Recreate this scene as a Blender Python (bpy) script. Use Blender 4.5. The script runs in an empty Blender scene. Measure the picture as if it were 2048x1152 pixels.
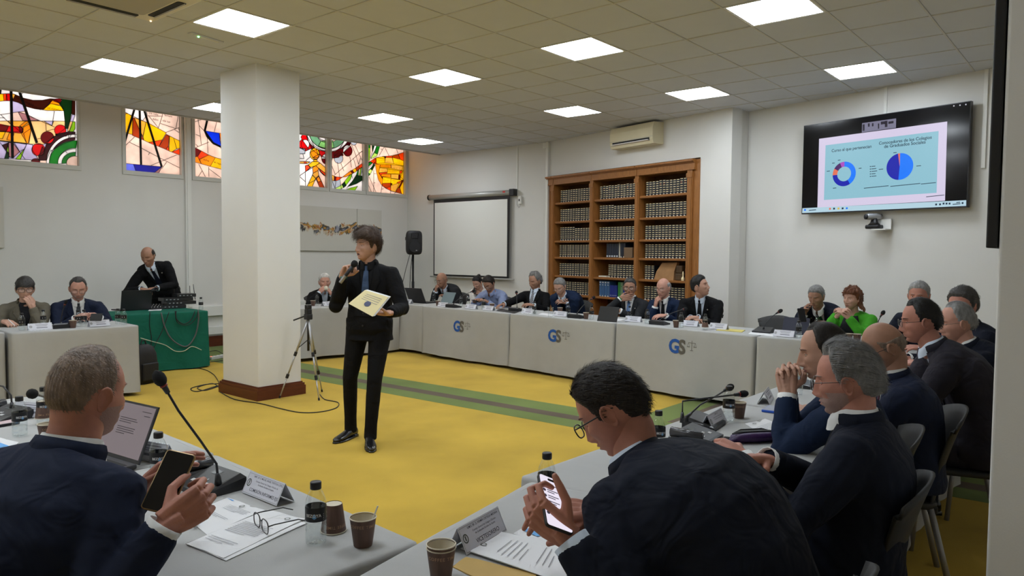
import bpy, bmesh, math, random, itertools
import numpy as np
from mathutils import Vector, Matrix, noise, geometry
from mathutils.bvhtree import BVHTree
random.seed(7); rng = np.random.default_rng(7)
SC = bpy.context.scene; COL = SC.collection
PI = math.pi; R = math.radians

# ------------------------------------------------------------------ camera
FPX, YAW, PITCH, ROLL, CZ = 1467.754, 0.694816, 0.047364, 0.008496, 1.545
_f = np.array([math.cos(YAW)*math.cos(PITCH), math.sin(YAW)*math.cos(PITCH), -math.sin(PITCH)])
_r = np.array([math.sin(YAW), -math.cos(YAW), 0.0]); _u = np.cross(_r, _f)
CR = math.cos(ROLL)*_r + math.sin(ROLL)*_u; CU = -math.sin(ROLL)*_r + math.cos(ROLL)*_u; CF = _f
cam = bpy.data.cameras.new('camera'); cam.sensor_width = 36.0; cam.lens = FPX*36.0/2048.0
cam.clip_start = 0.05; cam.clip_end = 200
camo = bpy.data.objects.new('camera', cam); COL.objects.link(camo)
m4 = Matrix.Identity(4)
for i in range(3):
    m4[i][0] = CR[i]; m4[i][1] = CU[i]; m4[i][2] = -CF[i]
m4[2][3] = CZ; camo.matrix_world = m4
SC.camera = camo

# ------------------------------------------------------------------ world (overcast daylight behind the stained glass) and exposure
W = bpy.data.worlds.new('world'); SC.world = W; W.use_nodes = True
W.node_tree.nodes['Background'].inputs[0].default_value = (0.93, 0.96, 1.0, 1)
W.node_tree.nodes['Background'].inputs[1].default_value = 1.0
SC.view_settings.view_transform = 'Standard'; SC.view_settings.look = 'None'
SC.view_settings.gamma = 1.0; SC.view_settings.use_curve_mapping = False
SC.view_settings.exposure = 1.25
PANEL_STRENGTH = 9.0
DISP = 2**-1.25                                  # brightness of lit screens at this exposure

# ------------------------------------------------------------------ measuring helpers (photograph pixel -> place in the room)
def ray(px): return CF + CR*(px[0]-1024)/FPX - CU*(px[1]-576)/FPX
def at_z(px, z):
    r = ray(px); t = (z-CZ)/r[2]; return Vector((r[0]*t, r[1]*t, z))
def at_x(px, x):
    r = ray(px); t = x/r[0]; return Vector((x, r[1]*t, CZ+r[2]*t))
def at_y(px, y):
    r = ray(px); t = y/r[1]; return Vector((r[0]*t, y, CZ+r[2]*t))
def at_plane(px, p0, d):
    """vertical plane through p0 with horizontal direction d"""
    r = ray(px); n = (-d[1], d[0]); t = (p0[0]*n[0]+p0[1]*n[1])/(r[0]*n[0]+r[1]*n[1])
    return Vector((r[0]*t, r[1]*t, CZ+r[2]*t))
def at_d(px, d):
    r = ray(px); return Vector((r[0]*d, r[1]*d, CZ+r[2]*d))
def project(P):
    q = np.asarray(P, float) - [0, 0, CZ]; d = q@CF
    return 1024+FPX*(q@CR)/d, 576-FPX*(q@CU)/d, d

# ------------------------------------------------------------------ materials
def lin(c):
    c = c/255.0
    return c/12.92 if c <= 0.04045 else ((c+0.055)/1.055)**2.4
def rgb(r, g, b): return (lin(r), lin(g), lin(b))
MATS = {}
def mat(key, col=(0.5, 0.5, 0.5), rough=0.6, metal=0.0, vary=0.0, vscale=8.0, bump=0.0, bscale=60.0, emit=None, estr=1.0,
        alpha=1.0, trans=0.0, ior=1.45, coat=0.0, sheen=0.0, stretch=None, spec=0.5, sss=0.0):
    if key in MATS: return MATS[key]
    m = bpy.data.materials.new(key); m.use_nodes = True; MATS[key] = m
    nt = m.node_tree; b = nt.nodes['Principled BSDF']; L = nt.links
    b.inputs['Base Color'].default_value = (*col, 1); b.inputs['Roughness'].default_value = rough
    b.inputs['Metallic'].default_value = metal; b.inputs['IOR'].default_value = ior
    b.inputs['Transmission Weight'].default_value = trans; b.inputs['Alpha'].default_value = alpha
    b.inputs['Coat Weight'].default_value = coat; b.inputs['Sheen Weight'].default_value = sheen
    b.inputs['Specular IOR Level'].default_value = spec
    if sss: b.inputs['Subsurface Weight'].default_value = sss; b.inputs['Subsurface Radius'].default_value = (.012, .005, .003)
    if emit: b.inputs['Emission Color'].default_value = (*emit, 1); b.inputs['Emission Strength'].default_value = estr
    if vary or bump:
        tc = nt.nodes.new('ShaderNodeTexCoord'); mp = nt.nodes.new('ShaderNodeMapping'); L.new(tc.outputs['Object'], mp.inputs[0])
        if stretch: mp.inputs['Scale'].default_value = stretch
    if vary:
        n = nt.nodes.new('ShaderNodeTexNoise'); n.inputs['Scale'].default_value = vscale; n.inputs['Detail'].default_value = 6
        L.new(mp.outputs[0], n.inputs['Vector'])
        r = nt.nodes.new('ShaderNodeMapRange'); r.inputs[1].default_value = .3; r.inputs[2].default_value = .7
        r.inputs[3].default_value = 1-vary; r.inputs[4].default_value = 1+vary; L.new(n.outputs['Fac'], r.inputs[0])
        x = nt.nodes.new('ShaderNodeVectorMath'); x.operation = 'SCALE'; x.inputs[0].default_value = col
        L.new(r.outputs[0], x.inputs['Scale']); L.new(x.outputs[0], b.inputs['Base Color'])
    if bump:
        n2 = nt.nodes.new('ShaderNodeTexNoise'); n2.inputs['Scale'].default_value = bscale; n2.inputs['Detail'].default_value = 4
        L.new(mp.outputs[0], n2.inputs['Vector'])
        bp = nt.nodes.new('ShaderNodeBump'); bp.inputs['Strength'].default_value = bump; bp.inputs['Distance'].default_value = .01
        L.new(n2.outputs['Fac'], bp.inputs['Height']); L.new(bp.outputs[0], b.inputs['Normal'])
    return m
def glassmat(key, col, through=1.0, rough=.35):
    """coloured window glass: daylight from outside shines through it"""
    if key in MATS: return MATS[key]
    m = bpy.data.materials.new(key); m.use_nodes = True; MATS[key] = m
    nt = m.node_tree; nt.nodes.remove(nt.nodes['Principled BSDF']); out = nt.nodes['Material Output']; L = nt.links
    tr = nt.nodes.new('ShaderNodeBsdfTranslucent'); gl = nt.nodes.new('ShaderNodeBsdfGlossy'); mx = nt.nodes.new('ShaderNodeMixShader')
    tc = nt.nodes.new('ShaderNodeTexCoord'); n = nt.nodes.new('ShaderNodeTexNoise'); n.inputs['Scale'].default_value = 5; n.inputs['Detail'].default_value = 5
    L.new(tc.outputs['Object'], n.inputs['Vector'])
    r = nt.nodes.new('ShaderNodeMapRange'); r.inputs[1].default_value = .25; r.inputs[2].default_value = .75; r.inputs[3].default_value = .72*through; r.inputs[4].default_value = 1.08*through
    L.new(n.outputs['Fac'], r.inputs[0]); x = nt.nodes.new('ShaderNodeVectorMath'); x.operation = 'SCALE'; x.inputs[0].default_value = col
    L.new(r.outputs[0], x.inputs['Scale']); L.new(x.outputs[0], tr.inputs['Color'])
    gl.inputs['Roughness'].default_value = rough; gl.inputs['Color'].default_value = (.5, .5, .5, 1)
    mx.inputs[0].default_value = .06; L.new(tr.outputs[0], mx.inputs[1]); L.new(gl.outputs[0], mx.inputs[2]); L.new(mx.outputs[0], out.inputs[0])
    return m
def fabric(key, col, rough=.85, fold=.5, fscale=9, weave=.12, vary=.12, sheen=0.0):
    """cloth: soft folds plus a fine weave"""
    if key in MATS: return MATS[key]
    m = mat(key, col, rough, vary=vary, vscale=5, sheen=sheen, spec=.2)
    nt = m.node_tree; b = nt.nodes['Principled BSDF']; L = nt.links
    tc = nt.nodes.new('ShaderNodeTexCoord')
    n = nt.nodes.new('ShaderNodeTexNoise'); n.inputs['Scale'].default_value = fscale; n.inputs['Detail'].default_value = 2; n.inputs['Distortion'].default_value = 1.2
    w = nt.nodes.new('ShaderNodeTexNoise'); w.inputs['Scale'].default_value = 600
    for q in (n, w): L.new(tc.outputs['Object'], q.inputs['Vector'])
    b1 = nt.nodes.new('ShaderNodeBump'); b1.inputs['Strength'].default_value = fold; b1.inputs['Distance'].default_value = .03
    b2 = nt.nodes.new('ShaderNodeBump'); b2.inputs['Strength'].default_value = weave; b2.inputs['Distance'].default_value = .002
    L.new(n.outputs['Fac'], b1.inputs['Height']); L.new(w.outputs['Fac'], b2.inputs['Height'])
    L.new(b1.outputs[0], b2.inputs['Normal']); L.new(b2.outputs[0], b.inputs['Normal'])
    return m

# ------------------------------------------------------------------ mesh builder
def perp(d):
    d = Vector(d).normalized(); a = Vector((0, 0, 1)) if abs(d.z) < .9 else Vector((1, 0, 0))
    x = a.cross(d).normalized(); return x, d.cross(x).normalized()
class MB:
    def __init__(s): s.v = []; s.f = []; s.m = []
    def add(s, vs, fs, mi=0, M=None):
        o = len(s.v)
        s.v.extend([tuple(M@Vector(p)) for p in vs] if M is not None else [tuple(p) for p in vs])
        s.f.extend([tuple(i+o for i in f) for f in fs]); s.m.extend([mi]*len(fs) if not isinstance(mi, list) else mi); return s
    def box(s, lo, hi, mi=0, M=None):
        x0, y0, z0 = lo; x1, y1, z1 = hi
        return s.add([(x0,y0,z0),(x1,y0,z0),(x1,y1,z0),(x0,y1,z0),(x0,y0,z1),(x1,y0,z1),(x1,y1,z1),(x0,y1,z1)],
                     [(0,3,2,1),(4,5,6,7),(0,1,5,4),(1,2,6,5),(2,3,7,6),(3,0,4,7)], mi, M)
    def cbox(s, c, sz, mi=0, M=None):
        return s.box([c[i]-sz[i]/2 for i in range(3)], [c[i]+sz[i]/2 for i in range(3)], mi, M)
    def rbox(s, lo, hi, r, mi=0, M=None, n=3, rz=None):
        """box with rounded vertical edges and softened top/bottom rims"""
        x0, y0, z0 = lo; x1, y1, z1 = hi; rz = min(r, (z1-z0)/2)*.6 if rz is None else rz
        def ring(ins, z):
            o = []; rr = max(r-ins, .0003)
            for cx, cy, a0 in ((x1-r, y1-r, 0), (x0+r, y1-r, 90), (x0+r, y0+r, 180), (x1-r, y0+r, 270)):
                for k in range(n+1):
                    a = R(a0+90*k/n); o.append((cx+rr*math.cos(a), cy+rr*math.sin(a), z))
            return o
        rings = [ring(rz, z0), ring(rz*.3, z0+rz*.3), ring(0, z0+rz), ring(0, z1-rz), ring(rz*.3, z1-rz*.3), ring(rz, z1)]
        return s.loft(rings, mi, M)
    def loft(s, rings, mi=0, M=None, cap=True, closed=True):
        n = len(rings[0]); vs = [p for r in rings for p in r]; fs = []
        for i in range(len(rings)-1):
            for j in range(n if closed else n-1):
                k = (j+1) % n; fs.append((i*n+j, i*n+k, (i+1)*n+k, (i+1)*n+j))
        if cap and closed: fs.append(tuple(reversed(range(n)))); fs.append(tuple((len(rings)-1)*n+j for j in range(n)))
        return s.add(vs, fs, mi, M)
    def tube(s, pts, rad, n=8, mi=0, M=None, cap=True, flat=1.0):
        pts = [Vector(p) for p in pts]; rad = rad if isinstance(rad, (list, tuple)) else [rad]*len(pts)
        rings = []; x = None
        for i, p in enumerate(pts):
            d = (pts[min(i+1, len(pts)-1)]-pts[max(i-1, 0)])
            if d.length < 1e-9: d = Vector((0, 0, 1))
            d.normalize()
            if x is None: x, y = perp(d)
            else:
                x = (x-d*x.dot(d)); x = x.normalized() if x.length > 1e-6 else perp(d)[0]; y = d.cross(x)
            rings.append([p+(x*math.cos(2*PI*k/n)+y*math.sin(2*PI*k/n)*flat)*rad[i] for k in range(n)])
        return s.loft(rings, mi, M, cap)
    def lathe(s, prof, n=16, mi=0, M=None, cap=True):
        return s.loft([[(r*math.cos(2*PI*k/n), r*math.sin(2*PI*k/n), z) for k in range(n)] for r, z in prof], mi, M, cap)
    def prism(s, poly, z0, z1, mi=0, M=None):
        n = len(poly)
        return s.add([(x, y, z0) for x, y in poly]+[(x, y, z1) for x, y in poly],
                     [tuple(reversed(range(n))), tuple(range(n, 2*n))]+[(i, (i+1) % n, n+(i+1) % n, n+i) for i in range(n)], mi, M)
    def ball(s, c, r, nu=12, nv=8, mi=0, M=None):
        r = r if isinstance(r, (tuple, list)) else (r, r, r); rings = []
        for i in range(nv+1):
            t = PI*i/nv; q = max(math.sin(t), .02)
            rings.append([(c[0]+r[0]*q*math.cos(2*PI*k/nu), c[1]+r[1]*q*math.sin(2*PI*k/nu), c[2]-r[2]*math.cos(t)) for k in range(nu)])
        return s.loft(rings, mi, M)
    def mesh(s, name, mats, smooth=False):
        me = bpy.data.meshes.new(name); me.from_pydata(s.v, [], s.f)
        for m in (mats if isinstance(mats, (list, tuple)) else [mats]): me.materials.append(m)
        if any(s.m): me.polygons.foreach_set('material_index', s.m)
        if smooth: me.polygons.foreach_set('use_smooth', [True]*len(s.f))
        me.update(); return me
    def build(s, name, mats, parent=None, smooth=False, M=None):
        return link(name, s.mesh(name, mats, smooth), parent, M)
def smooth_by_angle(me, deg=40):
    me.polygons.foreach_set('use_smooth', [True]*len(me.polygons))
    bm = bmesh.new(); bm.from_mesh(me)
    for e in bm.edges:
        if len(e.link_faces) == 2 and e.calc_face_angle(0) > R(deg): e.smooth = False
    bm.to_mesh(me); bm.free(); return me
def link(name, me, parent=None, M=None):
    o = bpy.data.objects.new(name, me); COL.objects.link(o)
    if parent is not None: o.parent = parent
    if M is not None: o.matrix_local = M
    return o
def tag(o, label=None, cat=None, group=None, kind=None):
    if label: o['label'] = label
    if cat: o['category'] = cat
    if group: o['group'] = group
    if kind: o['kind'] = kind
    return o
def thing(name, label, cat, loc=(0, 0, 0), rz=0.0, group=None):
    o = bpy.data.objects.new(name, None); COL.objects.link(o); o.empty_display_size = .1
    o.location = loc; o.rotation_euler = (0, 0, rz); return tag(o, label, cat, group)
def copy_tree(o, parent=None):
    c = o.copy(); COL.objects.link(c); c.parent = parent
    for ch in list(o.children): copy_tree(ch, c)
    return c
def frame(o, x, y, z): return Matrix(((x[0], y[0], z[0], o[0]), (x[1], y[1], z[1], o[1]), (x[2], y[2], z[2], o[2]), (0, 0, 0, 1)))
def rz_m(a, loc=(0, 0, 0)): return Matrix.Translation(loc) @ Matrix.Rotation(a, 4, 'Z')
def text_mesh(s, size=1.0, bold=0.0, align='LEFT', extrude=0.0, space=1.0, mats=None, res=3):
    cu = bpy.data.curves.new('lettering', 'FONT'); cu.body = s; cu.size = size; cu.align_x = align; cu.align_y = 'BOTTOM_BASELINE'
    cu.offset = bold*size; cu.extrude = extrude; cu.space_character = space; cu.resolution_u = res
    ob = bpy.data.objects.new('lettering', cu); me = bpy.data.meshes.new_from_object(ob)
    bpy.data.objects.remove(ob); bpy.data.curves.remove(cu)
    if mats: me.materials.clear(); me.materials.append(mats)
    return me
def smoothstep(a, b, x):
    t = np.clip((x-a)/(b-a), 0, 1); return t*t*(3-2*t)
# ================================================================== ROOM
CH = 3.445                                       # ceiling height
m_wall = mat('painted_plaster', (.71, .70, .67), .85, vary=.02, vscale=1.5, bump=.05, bscale=180)
m_wallB = m_wall
m_white = mat('white_enamel', (.78, .78, .75), .45)
m_trimwood = mat('mahogany_skirting', rgb(92, 44, 26), .4, vary=.15, vscale=6, stretch=(1, 1, 8))
WA0, WA1 = (10.16, 11.26), (10.08, 7.63)        # screen wall
WB1 = (9.15, 3.95)                              # bookcase wall end, corner of the jutting pier
WT0, WT1 = (9.56, 3.90), (8.22, -1.25)          # television wall
YL, XN, YR = 11.26, -2.2, -1.25

def wallbox(b, p, q, z0, z1, th=.18, mi=0):
    """upright slab from p to q; th goes to the right of p->q"""
    d = Vector((q[0]-p[0], q[1]-p[1])).normalized(); n = Vector((d.y, -d.x))*th
    b.prism([p, q, (q[0]+n.x, q[1]+n.y), (p[0]+n.x, p[1]+n.y)][::-1], z0, z1, mi)

b = MB()                                         # left wall with its window openings
WINS = [(2.85, 4.07), (4.62, 5.52), (5.66, 6.62), (7.26, 8.22), (8.245, 9.07), (9.095, 10.12)]
ZS, ZT = 2.66, 4.05
b.box((XN, YL, 0), (10.4, YL+.3, ZS)); b.box((XN, YL, ZT), (10.4, YL+.3, 4.5))
prev = XN
for x0, x1 in WINS:
    if x0-prev > .001: b.box((prev, YL, ZS), (x0, YL+.3, ZT))
    prev = x1
b.box((prev, YL, ZS), (10.4, YL+.3, ZT))
tag(b.build('wall_left', m_wall), kind='structure')
b = MB(); wallbox(b, WA0, WA1, 0, 4.5, -.2); tag(b.build('wall_back', m_wall), kind='structure')
# bookcase wall: niche opening for the bookcase
BC0, BC1, BCZ = Vector((10.075, 7.60)), Vector((9.275, 4.44)), 2.86
bd = (BC1-BC0).normalized(); bn = Vector((bd.y, -bd.x))        # bn points into the room
if bn.x > 0: bn = -bn
b = MB(); wallbox(b, tuple(BC1), WB1, 0, 3.7, -.2); wallbox(b, tuple(BC0), tuple(BC1), BCZ, 3.7, -.2); wallbox(b, WA1, tuple(BC0), 0, 3.7, -.2)
wallbox(b, (BC0.x-bn.x*.36, BC0.y-bn.y*.36), (BC1.x-bn.x*.36, BC1.y-bn.y*.36), 0, 3.7, -.1)
b.prism([WB1, (WT0[0]+.05, WT0[1]-.0), (WT0[0]+.2, WT0[1]+.3), (WB1[0]+.25, WB1[1]+.3)], 0, 3.7)
tag(b.build('wall_bookcase', m_wallB), kind='structure')
b = MB(); wallbox(b, WT0, WT1, 0, 3.7, -.2); tag(b.build('wall_right', m_wallB), kind='structure')
b = MB(); b.box((XN, YR-.2, 0), (8.6, YR, 3.7)); tag(b.build('wall_side', m_wall), kind='structure')
b = MB(); b.box((XN-.2, YR-.2, 0), (XN, YL+.3, 4.5)); tag(b.build('wall_behind', m_wall), kind='structure')

# floor: yellow carpet with green / brown border strips laid into it
def carpet(key, c):
    return mat(key, c, .95, vary=.13, vscale=1.6, bump=.5, bscale=420, sheen=.1, spec=.1)
m_yel = carpet('yellow_carpet', (.565, .372, .048)); m_grn = carpet('green_carpet', (.165, .215, .060)); m_brn = carpet('brown_carpet', (.13, .095, .068))
b = MB(); b.box((XN-.2, YR-.2, -.1), (10.6, YL+.3, 0)); flo = tag(b.build('floor', m_yel), kind='structure')
def strip(xa, xb, ya, yb, m, z=.0012, sk=-.03):
    b = MB(); y0, y1 = ya, yb
    b.prism([(xa+sk*(y0-6.2), y0), (xb+sk*(y0-6.2), y0), (xb+sk*(y1-6.2), y1), (xa+sk*(y1-6.2), y1)], 0, z)
    o = b.build('carpet_strip', m, flo); return o
strip(5.25, 5.50, YR, 10.0, m_grn); strip(5.50, 5.66, YR, 10.0, m_brn); strip(5.66, 5.98, YR, 10.0, m_grn)
b = MB(); b.box((6.075, 3.19, 0), (9.1, 3.50, .0012)); b.build('carpet_strip', m_grn, flo)
b = MB(); b.box((6.08, 3.04, 0), (9.1, 3.19, .0012)); b.build('carpet_strip', m_brn, flo)
b = MB(); b.box((XN, 10.0, 0), (10.1, YL, .0016)); b.build('carpet_strip', m_grn, flo)

# skirting, trunking
b = MB(); b.box((XN, YL-.025, 0), (10.15, YL, .17)); b.box((XN, YL-.03, .15), (10.15, YL, .17)); tag(b.build('baseboard_left', m_trimwood), kind='structure')
b = MB(); wallbox(b, (WA0[0]-.0, WA0[1]), WA1, 0, .15, .025); tag(b.build('baseboard_back', m_trimwood), kind='structure')
b = MB(); wallbox(b, WT0, WT1, 0, .15, .025); tag(b.build('baseboard_right', m_trimwood), kind='structure')
b = MB(); b.rbox((XN, YL-.06, .50), (10.1, YL-.0, .66), .01); b.box((XN, YL-.035, .2), (10.1, YL, .32))
tag(b.build('trim_1', m_white), kind='structure')
b = MB(); b.box((5.53, YL-.06, .66), (5.62, YL-.0, ZT)); b.box((5.55, YL-.075, .66), (5.60, YL-.06, ZT))
tag(b.build('trim_2', m_white), kind='structure')

# ------------------------------------------------------------------ ceiling: tile grid, light panels
TX, TY, TS = 5.4338, 3.6507, .6
m_tile = mat('mineral_tile', (.605, .625, .69), .92, vary=.03, vscale=2, bump=.12, bscale=260)
m_bar = mat('ceiling_grid', (.58, .57, .56), .6)
YE = 10.31
LIGHTS = [(0, 0), (0, 3), (4, 3), (4, 0), (4, -3), (0, -3), (2, 7), (5, 9), (-1, 9), (-4, 7), (-4, 3), (-4, 0), (-8, 3), (-8, 7), (-4, -3), (-8, 0), (-8, -3), (-12, 0), (-12, 3)]  # tail from the right row's light on: unseen fixtures added to brighten the foreground
b = MB(); b.box((XN-.2, YR-.2, CH+.06), (10.4, YE-.02, CH+.2)); b.box((XN-.2, YE-.02, 4.35), (10.4, YL+.3, 4.5))
ceil = tag(b.build('ceiling', m_wall), kind='structure')
b = MB(); b.box((XN-.2, YE-.02, CH-.012), (10.2, YE+.012, 4.36)); b.build('fascia', m_bar, ceil)
b = MB(); g = .0075; ix0, ix1, iy0, iy1 = -12, 8, -8, 11
for i in range(ix0, ix1+1):
    x = TX+TS*i
    b.box((x-g, YR, CH-.004), (x+g, YE, CH+.004))
for j in range(iy0, iy1+1):
    y = TY+TS*j
    b.box((XN, y-g, CH-.0039), (10.2, y+g, CH+.0041))
gb = b.build('grid_bars', m_bar, ceil); gb['kind'] = 'stuff'
cand = []
CASS = (1.97, 2.81, 5.37, 6.21)
for i in range(ix0, ix1):
    for j in range(iy0, iy1+1):
        if (i, j) in LIGHTS: continue
        x, y = TX+TS*i, TY+TS*j
        if y > YE-.1 or x < XN-.5: continue
        q = [project((x+a*TS, y+c*TS, CH)) for a, c in ((0, 0), (1, 0), (1, 1), (0, 1))]
        area = 0
        if all(p[2] > .3 for p in q):
            mx = sum(p[0] for p in q)/4; my = sum(p[1] for p in q)/4
            if -60 < mx < 2110 and -40 < my < 600 and x < 10.1-.27*max(0, 7.6-y):
                area = abs(sum(q[k][0]*q[(k+1) % 4][1]-q[(k+1) % 4][0]*q[k][1] for k in range(4)))/2
        cand.append((area, i, j))
cand.sort(reverse=True)
def tile_mesh(w, d):
    b = MB(); r = .003
    b.loft([[(r, r, .001), (w-r, r, .001), (w-r, d-r, .001), (r, d-r, .001)][::-1], [(0, 0, .0025), (w, 0, .0025), (w, d, .0025), (0, d, .0025)][::-1],
            [(0, 0, .025), (w, 0, .025), (w, d, .025), (0, d, .025)][::-1]])
    return b
tm = tile_mesh(TS-2*g, TS-2*g).mesh('tile', m_tile); rest = MB()
for k, (area, i, j) in enumerate(cand):
    x, y = TX+TS*i+g, TY+TS*j+g; w = TS-2*g; d = min(w, YE-.02-y)
    if area > 0 and k < 300:
        me = tm if d > w-.001 else tile_mesh(w, d).mesh('tile', m_tile)
        o = link('tile', me, ceil, Matrix.Translation((x, y, CH)))
        # one or two lightly sagging / darker joints like the photo
        dz = random.choice([0]*8+[.002, -.001]); o.location.z = CH+dz
    else:
        t = tile_mesh(w, d); rest.add(t.v, t.f, M=Matrix.Translation((x, y, CH)))
ro = rest.build('tile', m_tile, ceil); ro['kind'] = 'stuff'

m_led = mat('led_diffuser', (.9, .9, .9), .4, emit=(.89, .97, 1.05), estr=PANEL_STRENGTH)
m_ledw = mat('led_diffuser_warm', (.9, .9, .9), .4, emit=(1.0, .95, .84), estr=PANEL_STRENGTH)
m_ledf = mat('led_frame', (.8, .8, .8), .4)
LBL = {(0, 0): 'recessed square ceiling light directly above the middle of the back tables',
       (0, 3): 'recessed square ceiling light right of the white column, second row', (4, 3): 'recessed square ceiling light just left of the wall air conditioner',
       (4, 0): 'recessed square ceiling light above the jutting white wall pier', (4, -3): 'recessed square ceiling light just above the wall television',
       (0, -3): 'large recessed ceiling light cut by the top picture edge at right', (2, 7): 'warm white recessed ceiling light beside the column, over the painting',
       (5, 9): 'smallest recessed ceiling light, above the corner with the projection screen', (-1, 9): 'recessed ceiling light half hidden behind the white column',
       (-4, 7): 'recessed ceiling light above the two left stained glass windows', (-4, 3): 'recessed ceiling light beside the small green emergency indicator',
       (-4, 0): 'recessed ceiling light overhead outside the picture', (-8, 3): 'recessed ceiling light behind the ceiling air conditioner', (-8, 7): 'recessed ceiling light far over the near left table', (-4, -3): 'unseen ceiling light added above the right row to brighten the foreground',
       (-8, 0): 'unseen ceiling light added over the nearest table to brighten the foreground', (-8, -3): 'unseen ceiling light added behind the close beige column to brighten the foreground', (-12, 0): 'unseen ceiling light added behind the viewer to brighten the beige column', (-12, 3): 'unseen ceiling light added behind the viewer as fill, towards the windows'}  # fixtures behind the viewer are unseen, added to light the near column
lm = None
for (i, j) in LIGHTS:
    x, y = TX+TS*(i+.5), TY+TS*(j+.5)
    t = thing('ceiling_light', LBL[(i, j)], 'ceiling light', (x, y, CH), 0, 'recessed ceiling lights')
    b = MB(); h = .2925; q = .2755
    for (x0, y0, x1, y1) in ((-h, -h, h, -q), (-h, q, h, h), (-h, -q, -q, q), (q, -q, h, q)): b.box((x0, y0, -.002), (x1, y1, .02))
    b.build('frame', m_ledf, t)
    b = MB(); b.box((-q, -q, .002), (q, q, .012)); b.build('diffuser', m_ledw if (i, j) in ((2, 7),) else m_led, t)

# emergency indicator, ceiling cassette
t = thing('emergency_light', 'thin white emergency fixture with green indicator set in ceiling tile', 'emergency light', (3.345, 6.365, CH), .2)
b = MB(); b.rbox((-.17, -.035, -.010), (.17, .035, .004), .012); b.build('body', m_tile, t)
b = MB(); b.box((-.13, -.02, -.013), (.13, .012, -.009)); b.build('lens', mat('opal_lens', (.6, .6, .55), .3), t)
b = MB(); b.ball((-.08, .0, -.014), .009, 8, 6); b.build('indicator', mat('green_led', (.1, .8, .2), .4, emit=(.1, 1, .2), estr=6), t)
t = thing('ceiling_air_conditioner', 'square cassette air conditioner set into ceiling at upper left', 'air conditioner', ((CASS[0]+CASS[1])/2, (CASS[2]+CASS[3])/2, CH), 0)
h = .42; b = MB(); m_ac = mat('ac_plastic', (.68, .65, .58), .5)
b.rbox((-h, -h, -.03), (h, h, .02), .05, n=5); b.build('panel', m_ac, t)
m_dk = mat('dark_slot', (.02, .02, .02), .7)
for a in range(4):
    Mz = Matrix.Rotation(a*PI/2, 4, 'Z'); b = MB(); b.rbox((.30, -.26, -.034), (.37, .26, -.028), .02, M=Mz); b.build('air_slot', m_dk, t)
    b = MB(); b.box((.352, -.25, -.045), (.358, .25, -.030), M=Mz); b.build('louvre', m_ac, t)
b = MB(); b.rbox((-.28, -.28, -.036), (.28, .28, -.028), .03); b.build('grille', mat('ac_grille', (.42, .40, .36), .6), t)
b = MB(); b.ball((.385, .385, -.032), .007, 8, 6); b.build('indicator', mat('red_led', (.9, .3, .1), .4, emit=(1, .45, .2), estr=4), t)

# ------------------------------------------------------------------ columns
def column(name, x0, x1, y0, y1, base=True):
    b = MB(); b.rbox((x0, y0, 0), (x1, y1, CH+.05), .008, rz=.0005); o = tag(b.build(name, m_wallB, smooth=False), kind='structure')
    if base:
        e = .035; b = MB(); b.box((x0-e, y0-e, 0), (x1+e, y1+e, .10)); b.box((x0-e*.75, y0-e*.75, .10), (x1+e*.75, y1+e*.75, .125)); b.box((x0-e*.3, y0-e*.3, .125), (x1+e*.3, y1+e*.3, .14)); b.build('skirting', m_trimwood, o)
    return o
tag(column('column_white', 4.108, 4.62, 6.822, 7.53), 'white square column with mahogany skirting on the yellow carpet')
tag(column('column_right', 2.30, 2.85, -.45, .255, False), 'close beige column at the right picture edge')
# black display panel on the near column, seen edge-on
t = thing('wall_display', 'black display seen edge-on fixed high on the close beige column', 'display', (2.33, .256, 1.57))
b = MB(); b.rbox((-.03, .002, 0), (.50, .028, 1.75), .004); b.build('casing', mat('black_plastic', (.012, .012, .014), .45), t)
b = MB(); b.box((.06, 0, .3), (.4, .004, 1.4)); b.build('bracket', mat('black_metal', (.02, .02, .02), .5, .6), t)

# conduits and pipes
def conduit(label, p, z0, z1, w=.03, off=.02, d=None, name='cable_conduit'):
    b = MB(); M = frame((p[0], p[1], 0), (d[0], d[1], 0), (-d[1], d[0], 0), (0, 0, 1))
    b.rbox((-w/2, -off, z0), (w/2, off, z1), .004, M=M); return tag(b.build(name, m_white), label, 'conduit')
dA = Vector((WA1[0]-WA0[0], WA1[1]-WA0[1])).normalized(); dT = Vector((WT1[0]-WT0[0], WT1[1]-WT0[1])).normalized()
def on_wall(px, p0, d, off=.0):
    q = at_plane(px, p0, d); n = Vector((d.y, -d.x)); n = n if n.x < 0 else -n
    return Vector((q.x+n.x*off, q.y+n.y*off, q.z))
q = on_wall((1035, 340), WA0, dA); conduit('thin white conduit dropping from ceiling to projection screen switch', q, 2.55, CH, .03, .015, dA)
q = on_wall((1098, 320), WA0, dA, .033); conduit('grey white conduit pair running down beside the bookcase', q, 0, CH, .05, .03, dA)
q = on_wall((1772, 200), WT0, dT); conduit('white conduit between ceiling and television top', q, 2.9, CH, .035, .015, dT)
q = on_wall((1972, 200), WT0, dT); conduit('short white conduit right of the television', q, 2.45, CH, .04, .015, dT)
q = on_wall((1093, 292), WA0, dA, .03); b = MB(); M = frame(q, (dA.x, dA.y, 0), (-dA.y, dA.x, 0), (0, 0, 1)); b.rbox((-.04, -.03, -.05), (.04, .03, .05), .008, M=M)
tag(b.build('junction_box', m_white), 'small white junction box at ceiling beside the grey conduit', 'junction box')
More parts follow.
